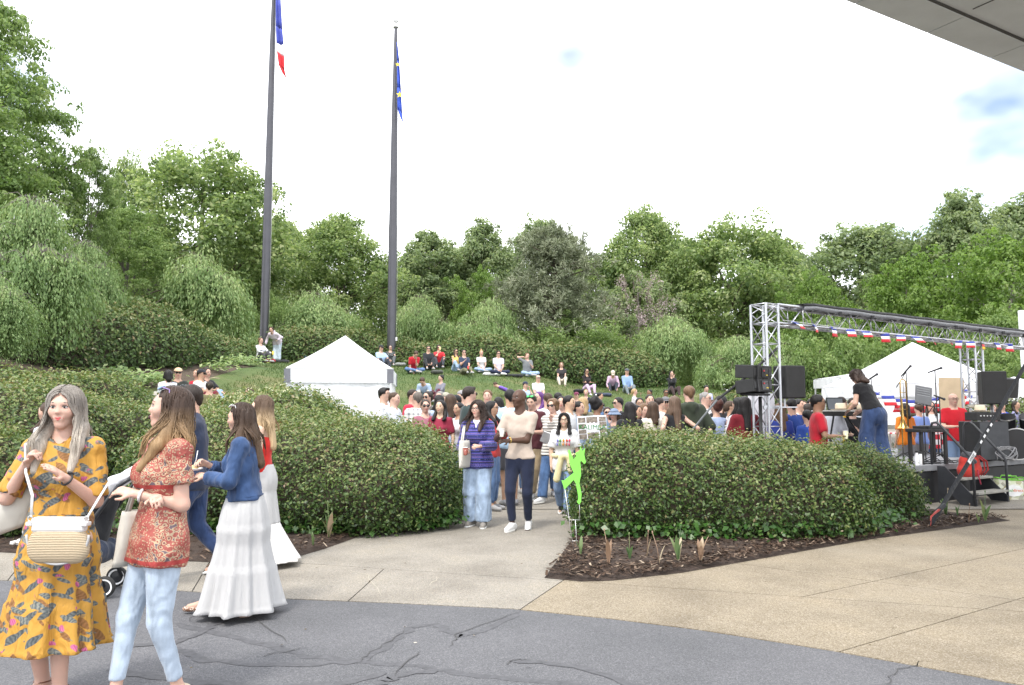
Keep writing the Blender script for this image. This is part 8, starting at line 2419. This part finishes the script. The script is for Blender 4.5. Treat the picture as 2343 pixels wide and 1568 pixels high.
CROWD = [
(880, 888, 15.5, ST, -70, 'm', LIGHT, 'quiff', HBLK, (.66, .67, .7), 1.8, DENIM, 'hold', 'hold', 'black haired man in white sweatshirt in front of tent', dict(glasses=('clear',))),
(903, 898, 15, ST, -75, 'm', FAIR, 'crop', HBR, (.60, .63, .68), 1.8, GREY, 'phone', 'phone', 'boy in white hoodie looking at phone in front of tent', {}),
(945, 892, 16.5, ST, -60, 'm', LIGHT, 'short', HDK, (.45, .03, .06), .8, DENIM, 'down', 'down', 'dark haired person in red top at right tent corner', {}),
(955, 898, 15, ST, 160, 'm', LIGHT, 'short', (.12, .10, .085), dict(m=PL1, sleeve=1.8), 1.8, GREY, 'hold', 'hold', 'man in pale plaid shirt seen from behind near tent', {}),
(973, 915, 13.8, ST, -15, 'f', FAIR, 'bun', HDK, (.30, .12, .16), .6, DENIM, 'down', 'down', 'woman in sunglasses just above left hedge', dict(glasses=('sun',))),
(978, 896, 16.5, ST, 30, 'f', LIGHT, 'bun', HDK, (.10, .095, .085), 1.8, DENIM, 'down', 'down', 'woman with dark bun and sunglasses in brown jacket', dict(glasses=('sun',))),
(1006, 896, 18, ST, 20, 'm', LIGHT, 'short', HGY, (.55, .56, .58), .8, GREY, 'down', 'down', 'grey haired man further back near the tent', {}),
(1020, 899, 18, ST, -30, 'm', LIGHT, 'short', HGY, (.5, .5, .52), .8, KHAKI, 'drink', 'down', 'older man in olive cap behind the hedge', dict(cap=('cap', (.32, .31, .25)))),
(1003, 904, 15.5, ST, 150, 'f', LIGHT, 'long', HBLK, (.38, .46, .6), 1.8, DENIM, 'down', 'down', 'person with black hair in light blue top turned away', {}),
(1007, 916, 13.4, ST, 15, 'f', (.60, .43, .31), 'long', HBLK, (.24, .025, .05), .8, DENIM, 'down', 'down', 'black haired woman in maroon top above the left hedge', {}),
(1030, 902, 14.5, ST, 165, 'f', TAN, 'longer', HBR, (.40, .48, .62), 1.8, DENIM, 'down', 'down', 'woman with long brown hair in pale blue top turned away', {}),
(1042, 905, 16, ST, 60, 'm', TAN, 'short', HBLK, (.60, .60, .62), .8, GREY, 'drink', 'hold', 'person in black cap eating, behind green shirt man', dict(cap=('cap', (.025, .025, .03)))),
(1048, 922, 14, ST, 40, 'f', TAN, 'shoulder', HBLK, (.62, .62, .64), .8, LDENIM, 'down', 'hold', 'dark haired woman in white top beside green shirt man', {}),
(1056, 888, 17, ST, 70, 'm', LIGHT, 'short', HDK, (.22, .225, .23), .8, GREY, 'down', 'down', 'bearded man in backwards grey cap', dict(cap=('cap', (.28, .27, .28), 1))),
(1075, 886, 13.4, ST, -115, 'm', FAIR, 'quiff', HDK, (.028, .045, .045), .8, DENIM, 'down', 'down', 'tall man in dark green t-shirt turned away behind curly woman', dict(glasses=('sun',))),
(1115, 893, 16, ST, 5, 'm', FAIR, 'short', HLB, (.58, .58, .6), .8, DENIM, 'down', 'down', 'smiling reddish haired man between couple and green shirt man', {}),
(1127, 918, 12.6, ST, -70, 'f', TAN, 'longer', HBLK, (.45, .04, .04), 1.8, DENIM, 'phone', 'phone', 'black haired woman in red cardigan behind curly woman', dict(glasses=('clear',))),
(1139, 909, 16.5, ST, 160, 'f', LIGHT, 'bob', HBLK, (.03, .25, .10), .8, DENIM, 'down', 'down', 'person with black bob in green top', {}),
(1166, 892, 13.2, ST, 170, 'm', TAN, 'short', HBLK, (.40, .56, .72), .8, (.12, .12, .13), 'down', 'hold', 'man in light blue t-shirt seen from behind left of bald man', dict(bot=dict(c=(.10, .10, .11), end=-.15, fit=1.2))),
(1183, 935, 15, ST, 0, 'f', FAIR, 'long', HLB, (.5, .1, .1), .8, DENIM, 'down', 'down', 'person hidden behind the bald man', {}),
(1232, 897, 17, ST, 40, 'f', FAIR, 'long', (.10, .03, .16), (.12, .06, .30), .8, GREY, 'down', 'down', 'person with purple headscarf behind maroon polo man', {}),
(1253, 900, 14.6, ST, 175, 'm', FAIR, 'crop', HBR, (.70, .70, .72), 1.8, DENIM, 'down', 'down', 'man in white shirt seen from behind near striped woman', dict(b=1.1)),
(1276, 897, 18, ST, 170, 'm', LIGHT, 'short', HBLK, (.10, .10, .12), .8, GREY, 'down', 'down', 'black haired person far behind striped woman', {}),
(1284, 907, 14.6, ST, 10, 'f', LIGHT, 'bob', HBLK, (.35, .4, .5), .8, DENIM, 'down', 'down', 'black haired child between white shirt man and tall man', {}),
(1303, 906, 13.6, ST, -60, 'm', (.52, .35, .24), 'short', HBLK, (.60, .62, .64), .8, DENIM, 'hold', 'hold', 'black haired man in white and grey shirt facing right', {}),
(1325, 919, 13.8, ST, -50, 'f', LIGHT, 'bun', HBLK, (.32, .42, .58), .8, DENIM, 'hold', 'hold', 'woman with black bun in blue top behind the poster', {}),
(1332, 909, 16, ST, 165, 'f', LIGHT, 'shoulder', HBL, (.18, .18, .13), 1.8, DENIM, 'down', 'down', 'blond person in olive shirt turned away', {}),
(1367, 912, 12.8, ST, -125, 'f', BROWN, 'updo', HBLK, (.17, .25, .36), 1.85, GREY, (.0, .12, -.16, .8), 'hold', 'woman with big dark updo in denim jacket holding poster', dict(w='denim', glasses=('sun',))),
(1404, 936, 14, ST, 30, 'f', LIGHT, 'bob', HBR, (.10, .10, .12), .8, DENIM, 'down', 'down', 'person in grey blue bucket hat', dict(cap=('bucket', (.17, .22, .32)))),
(1389, 932, 15.5, ST, 0, 'm', FAIR, 'short', HDK, (.2, .2, .22), .8, DENIM, 'down', 'down', 'man in sunglasses behind the denim jacket woman', dict(glasses=('sun',))),
(1413, 910, 16.5, ST, 65, 'm', LIGHT, 'short', HBLK, (.015, .015, .018), 1.8, BLK, 'down', 'down', 'man in black with sunglasses facing left', dict(glasses=('sun',))),
(1439, 920, 12.6, ST, 170, 'f', LIGHT, 'longer', HBLK, (.022, .022, .026), 1.9, BLK, 'hold', 'hold', 'woman with very long black hair in black coat', dict(b=1.1)),
(1457, 928, 13.6, ST, -40, 'f', TAN, 'long', HBLK, (.4, .4, .42), .8, DENIM, 'down', 'down', 'black haired woman next to the long haired woman', {}),
(1463, 911, 17, ST, 0, 'm', TAN, 'short', HBLK, (.35, .36, .4), .8, DENIM, 'down', 'down', 'young man with glasses between the women', dict(glasses=('clear',))),
(1473, 926, 14, ST, -20, 'f', FAIR, 'curlyshort', HLB, (.6, .6, .6), .8, DENIM, 'down', 'down', 'woman with wavy auburn hair in white', {}),
(1486, 903, 16.5, ST, -5, 'm', LIGHT, 'crop', HDK, (.40, .55, .75), .8, DENIM, 'down', 'down', 'bearded balding man in light blue shirt', {}),
(1491, 919, 13.4, ST, 165, 'f', LIGHT, 'long', HBR, (.66, .60, .52), 1.8, DENIM, 'down', 'down', 'woman with brown hair in cream top turned away', {}),
(1510, 911, 16.5, ST, -100, 'm', LIGHT, 'short', HDK, (.62, .63, .65), .8, DENIM, 'down', 'down', 'dark haired man in white t-shirt turned right', {}),
(1522, 909, 17, ST, 0, 'm', TAN, 'short', HBLK, (.45, .58, .75), .8, DENIM, 'down', 'down', 'bearded man in grey cap and sunglasses', dict(cap=('cap', (.14, .14, .15)), glasses=('sun',))),
(1540, 907, 13, ST, 160, 'f', FAIR, 'longer', (.12, .075, .05), (.02, .02, .023), 0, DENIM, 'hip', 'hip', 'woman with long brown hair in black sleeveless top', {}),
(1575, 881, 13.2, ST, 172, 'm', FAIR, 'short', HLB, dict(c=(.035, .045, .03), kind='hoodie', sleeve=1.9, g=.026, neck=.045), 1.9, DENIM, 'pocket', 'pocket', 'tall man in dark green hoodie seen from behind', dict(b=1.12)),
(1614, 898, 15.5, ST, -50, 'm', FAIR, 'crop', HGY, (.66, .66, .68), .8, (.03, .03, .04), 'down', 'hold', 'greying man with glasses in white shirt', dict(glasses=('clear',), b=1.1)),
(1630, 915, 17.5, ST, 0, 'f', FAIR, 'bob', HBR, (.5, .5, .55), .8, DENIM, 'down', 'down', 'smiling woman behind the greying man', {}),
(1636, 917, 13.4, ST, 150, 'f', FAIR, 'updo', (.07, .025, .02), (.34, .42, .62), 0, (.35, .42, .55), 'hip', 'hip', 'woman with red brown updo in pale blue sleeveless top', {}),
(1648, 908, 15, ST, 170, 'f', LIGHT, 'curlyshort', HBLK, (.025, .025, .03), .5, DENIM, 'out', 'down', 'curly black haired person reaching an arm to right', {}),
(1672, 918, 14.5, ST, -70, 'f', TAN, 'pony', HBR, (.5, .48, .5), .8, DENIM, 'down', 'down', 'woman with ponytail left of dark red dress', {}),
(1687, 910, 13.4, ST, 150, 'f', LIGHT, 'long', HBLK, (.66, .66, .68), 1.6, DENIM, 'hold', 'hold', 'black haired woman in white blouse beside dark red dress', {}),
(1701, 908, 12.9, ST, 175, 'f', LIGHT, 'longer', HBLK, dict(c=(.15, .012, .02), sleeve=.95, hem=-.16, g=.026, hipg=.04), .95, dict(c=(.15, .012, .02), end=.2, fit=1.7), 'hold', 'hold', 'woman in dark red dress seen from behind, long black hair', {}),
(1722, 915, 14.5, ST, 150, 'f', FAIR, 'longer', HLB, dict(m=FLO, sleeve=.8), .8, DENIM, 'down', 'down', 'woman with wavy light brown hair behind the speaker pole', {}),
(1757, 914, 15, ST, -40, 'm', FAIR, 'short', HLB, (.5, .52, .55), .8, DENIM, 'hold', 'down', 'light haired man seen through the truss tower', {}),
(1782, 924, 13.4, ST, 175, 'f', FAIR, 'curly', HLB, (.05, .08, .36), 1.8, DENIM, 'down', 'down', 'curly haired woman in blue top behind the truss tower', {}),
(1809, 913, 13.6, ST, 172, 'm', LIGHT, 'short', HBLK, (.025, .06, .26), 1.2, GREY, 'down', 'hold', 'man in royal blue shirt seen from behind', dict(b=1.12)),
(1828, 914, 16, ST, -40, 'm', LIGHT, 'short', HBLK, (.66, .67, .7), 1.8, DENIM, 'down', 'down', 'dark haired man in white shirt behind royal blue shirt', {}),
(1838, 918, 17, ST, 10, 'f', FAIR, 'pony', HBR, (.5, .5, .52), .8, DENIM, 'down', 'down', 'smiling woman behind man in royal blue', {}),
(1846, 924, 15, ST, 160, 'f', LIGHT, 'long', HDK, (.2, .2, .25), .8, DENIM, 'down', 'down', 'dark haired woman turned away beside red shirt man', {}),
(1856, 913, 17, ST, 0, 'm', LIGHT, 'short', HBLK, (.3, .32, .36), .8, DENIM, 'down', 'down', 'man with glasses behind man in red t-shirt', dict(glasses=('clear',))),
(1845, 937, 13.2, ST, 170, 'c', LIGHT, 'short', HBLK, (.04, .09, .38), .8, DENIM, 'down', 'down', 'boy in blue shirt beside man in red t-shirt', {}),
(1872, 904, 12.4, ST, -75, 'm', BROWN, 'short', HBLK, (.36, .012, .025), .8, DENIM, 'hold', 'hold', 'man in red t-shirt and sunglasses in front of keyboard', dict(glasses=('sun',), b=1.1)),
(1907, 915, 14.4, ST, -110, 'm', TAN, 'crop', HBLK, (.62, .62, .66), .8, DENIM, 'hold', 'hold', 'man in white t-shirt right of red shirt man', {}),
(1925, 909, 15.5, ST, -100, 'm', LIGHT, 'short', HDK, (.72, .42, .02), .8, DENIM, 'hold', 'down', 'man in bright yellow t-shirt', dict(glasses=('clear',))),
(1949, 922, 15.0, ST, 15, 'f', FAIR, 'shoulder', HBL, (.018, .018, .02), 1.4, LDENIM, 'chest', 'hold', 'laughing blonde woman in black top and sunglasses', dict(glasses=('sun',))),
(1950, 911, 17, ST, 0, 'm', FAIR, 'short', HDK, (.5, .53, .6), 1.8, DENIM, 'down', 'down', 'man in pale shirt behind the blonde woman in black', {}),
(2066, 904, 16.6, ST, 165, 'f', TAN, 'shoulder', HBLK, (.70, .20, .02), .8, GREY, 'down', 'down', 'black haired person in orange top behind the trombone', dict(H=1.68)),
(2100, 925, 17.0, ST, 170, 'm', LIGHT, 'short', HBR, (.22, .32, .68), .8, GREY, 'down', 'down', 'person in periwinkle polo behind the music stand', {}),
(2128, 918, 18, ST, 20, 'f', FAIR, 'long', HDK, (.55, .6, .62), .8, DENIM, 'down', 'down', 'dark haired woman behind music stand near checked table', {}),
(2180, 907, 15.9, ST, 8, 'm', FAIR, 'bald', (.1, .07, .05), (.46, .014, .025), .8, (.13, .19, .30), 'hold', 'hold', 'smiling man in red t-shirt holding phone behind stage microphones', dict(b=1.08, H=1.85, glasses=('clear',))),
(2272, 925, 19, ST, 30, 'f', FAIR, 'bob', HBR, (.5, .3, .3), .8, DENIM, 'down', 'down', 'brown haired person under small tent right of speaker', {}),
(2292, 922, 19.5, ST, 0, 'm', FAIR, 'short', HBR, (.05, .09, .45), .8, DENIM, 'down', 'down', 'person in blue shirt under the right edge tent', {}),
(2325, 926, 19.5, ST, -20, 'f', TAN, 'long', HDK, (.3, .3, .5), .8, DENIM, 'down', 'down', 'person at the right edge behind drum cymbals', {}),
]
JC = {}
for grp, rows in ((GH, HILL), (GC, CROWD)):
 for (px, py, D, pose, fc, sex, sk, hs, hc, tc, sl, bc, aL, aR, lab, ex) in rows:
  ex = dict(ex); w = ex.pop('w', 'cloth')
  top = tc if isinstance(tc, dict) else dict(c=tc, sleeve=sl, w=w)
  if sl == 0: top['neck'] = .058
  if grp is GH: top['hem'] = .0
  bot = ex.pop('bot', None) or (bc if isinstance(bc, dict) else dict(c=bc, w='denim' if bc in (DENIM, LDENIM, DDENIM) else 'cloth'))
  r, j = crowd(px, py, lab, D, pose, fc, ex.pop('H', None), sk, sex, top, bot, (hs, hc), (aL, aR), group=grp, **ex)
  JC[lab] = j
# person bending over in the pink hoodie
jq = skeleton(1.62, 'stand', lean=58, hpitch=-25, aL=(.02, .12, -.10, .6), aR=(.12, .20, -.16, .3))
pq = at(634, 818, 31.5); person('woman in pale pink hoodie bending down beside the flagpole', (pq.x, 31.5, T(pq.x, 31.5)), 12, jq, 'f', 1.0, FAIR, ('pony', HBR), dict(c=(.62, .54, .62), sleeve=1.95, g=.024, kind='hoodie', hem=-.02), den((.50, .58, .68), fit=1.35, flare=1.5), (.6, .6, .6), 0, seed=3, group=GC)
# keyboard player bending over the keys
jk = skeleton(1.68, 'ease', lean=24, twist=20, hpitch=8, aL=(.0, .20, -.17, .3), aR=(.02, .2, -.17, .3), ank=((-.09, .0, .045), (.07, -.02, .045)))
lk = local(1992, 1040, 13.3); pk = sp(-1.15, .40, DECK)
person('musician in black shirt and dark wide jeans bending over keyboard', (pk.x, pk.y, DECK), 168, jk, 'f', 1.2, LIGHT, ('shoulder', (.03, .018, .014), (.05, .028, .02), (420, .95, .12, .1)), dict(c=(.010, .010, .012), sleeve=.45, g=.012, hem=.03), den((.028, .05, .12), fit=1.9, flare=1.9, end=.97), (.05, .05, .05), 1, seed=21)
# poster held in the crowd
def poster():
 a, b = at(1321, 952, 12.35), at(1388, 950, 12.35); w = (b - a).length
 c = at(1354.5, 978, 12.35); r = empty('photo_poster', c, R(4), 'white poster with grid of photographs and green lettering', 'poster'); r.rotation_euler = (0, R(-3), R(4))
 h = w * .79
 mb = MB(); mb.box((0, 0, 0), (w, .008, h)); bd = mb.build('board', plain('poster_white', (.80, .80, .86), .5, var=.03), r)
 t = NT('printed_photo'); n = t.noise(t.coord(), 22, 4, .7); n2 = t.noise(t.coord(), 6, 2)
 t.color(t.mix(n2.outputs['Fac'], t.ramp(n.outputs['Fac'], [(.35, (.025, .022, .02)), (.5, (.16, .13, .10)), (.65, (.5, .44, .36))]), (.25, .21, .18)));
 for x, z, pw_, ph in ((-.35, .33, .25, .22), (0, .32, .38, .26), (.36, .34, .24, .2), (-.35, .06, .25, .2), (.37, .12, .24, .2), (-.34, -.17, .26, .16), (.37, -.13, .24, .2), (-.33, -.38, .26, .2), (.02, -.35, .38, .26), (.37, -.36, .22, .16)):
  mb = MB(); mb.box((x * w, -.006, z * h), (pw_ * w, .004, ph * h)); mb.build('photograph', t.m, bd)
 pts = [(math.cos(k * math.pi / 12) * (.30 if k % 2 else .22) * w, math.sin(k * math.pi / 12) * (.24 if k % 2 else .17) * h) for k in range(24)]
 mb = MB(); mb.prism(pts, .010, .012, M=Matrix.Rotation(R(90), 4, 'X')); st = mb.build('starburst', plain('burst_white', (.82, .82, .86), .5), bd)
 text_mesh('KALIMBA', .105, 'lettering', plain('poster_green', (.03, .20, .05), .6), bd, Matrix.Translation((0, -.016, .0)) @ Matrix.Rotation(R(4), 4, 'Y') @ Matrix.Rotation(R(90), 4, 'X'), .001)
poster()
# small things on the grass and in hands
def blob(name, loc, prims, col, label, cat, h=.02, rz=0.0, seed=1):
 f = Field()
 for a, b, ra, rb in prims: f.cone(a, b, ra, rb, .05, 'u', (0, 0, 1), 1.6)
 f.disp = lambda X, Y, Z: .008 * wavy(X, Y, Z, 28, seed)
 V, Fc = f.build(h); o = link(name, np_mesh(name, V, Fc), None, cloth(col)); o.location = loc; o.rotation_euler = (0, 0, rz); tag(o, label, cat); return o
def on_ground(px, py, D): p = at(px, py, D); return Vector((p.x, D, T(p.x, D) + .05))
BL = [((-.25, 0, 0), (.25, 0, 0), .12, .12)]; BG = [((-.12, 0, .06), (.12, 0, .06), .13, .12)]
for (px, py, D, nm, pr, col, lab, cat) in [
 (598, 826, 29.3, 'blanket', [((-.5, -.1, 0), (.4, 0, 0), .16, .14)], (.30, .02, .03), 'red blanket under the woman in white sweater', 'blanket'),
 (640, 828, 30, 'black_jacket', BL, (.02, .02, .025), 'black jacket dropped on grass by the flagpole', 'jacket'),
 (1000, 850, 30, 'rucksack', BG, (.06, .065, .055), 'grey rucksack with orange trim by man in red shirt', 'bag'),
 (1378, 888, 30.5, 'dark_jacket', BL, (.04, .05, .08), 'dark blue jacket lying beside man in pink shirt', 'jacket'),
 (1326, 888, 30.3, 'black_handbag', BG, (.012, .012, .014), 'black bag left of woman in pink trousers', 'bag'),
 (1125, 851, 30.8, 'white_cloth', BL, (.6, .6, .6), 'white cloth on grass between cross-legged pair', 'cloth'),
 (916, 832, 33, 'grey_bag', BG, (.22, .23, .22), 'grey bag beside the woman in floral top', 'bag'),
 (1176, 851, 31.2, 'black_case', BL, (.02, .02, .025), 'flat black case left of man in grey polo', 'case')]:
 if nm: blob(nm, on_ground(px, py, D), pr, col, lab, cat)
for (lab, s, l2, col) in [('man in red shirt drinking from a cup on the hilltop', 'R', 'clear beer cup at the mouth of man in red', (.7, .55, .25)), ('seated woman in white sweater on red blanket by the flagpole', 'L', 'yellow topped bottle held by woman in white sweater', (.7, .5, .05)),
 ('man in navy shirt and olive trousers leaning back', 'L', 'red cup held by man in navy shirt', (.5, .05, .04)), ('man in red t-shirt and sunglasses in front of keyboard', 'L', 'pale drink cup held by man in red t-shirt', (.6, .6, .4))]:
 in_hand(JC[lab], s, l2, plain('cup_' + l2.split()[0], col, .3), h=.13, r=.04)
j = JC['woman with long brown hair in black sleeveless top']
o = blob('shoulder_bag', pw(j, j['waist'] + np.array([-.02, -.15, .03])), [((-.1, 0, 0), (.12, 0, .02), .09, .09)], (.30, .20, .12), 'tan bag worn across back of woman in black sleeveless top', 'bag', .016)
for (px, py, D, rz, lab) in [(490, 842, 22.5, .3, 'pale fallen branch on the left bank'), (400, 838, 19.0, 1.0, 'white paper pinwheel behind peach cap man')]:
 p = on_ground(px, py, D); o = MB().tube([(-.15, 0, 0), (0, .02, .03), (.15, 0, .01)], [.012, .016, .008], 6).build('fallen_stick' if rz < .5 else 'paper_scrap', plain('dry_wood', (.45, .36, .27), .9), None, True); o.location = p; o.rotation_euler = (0, 0, rz); tag(o, lab if rz < .5 else 'pale scrap on the mulch behind peach cap man', 'stick' if rz < .5 else 'scrap')
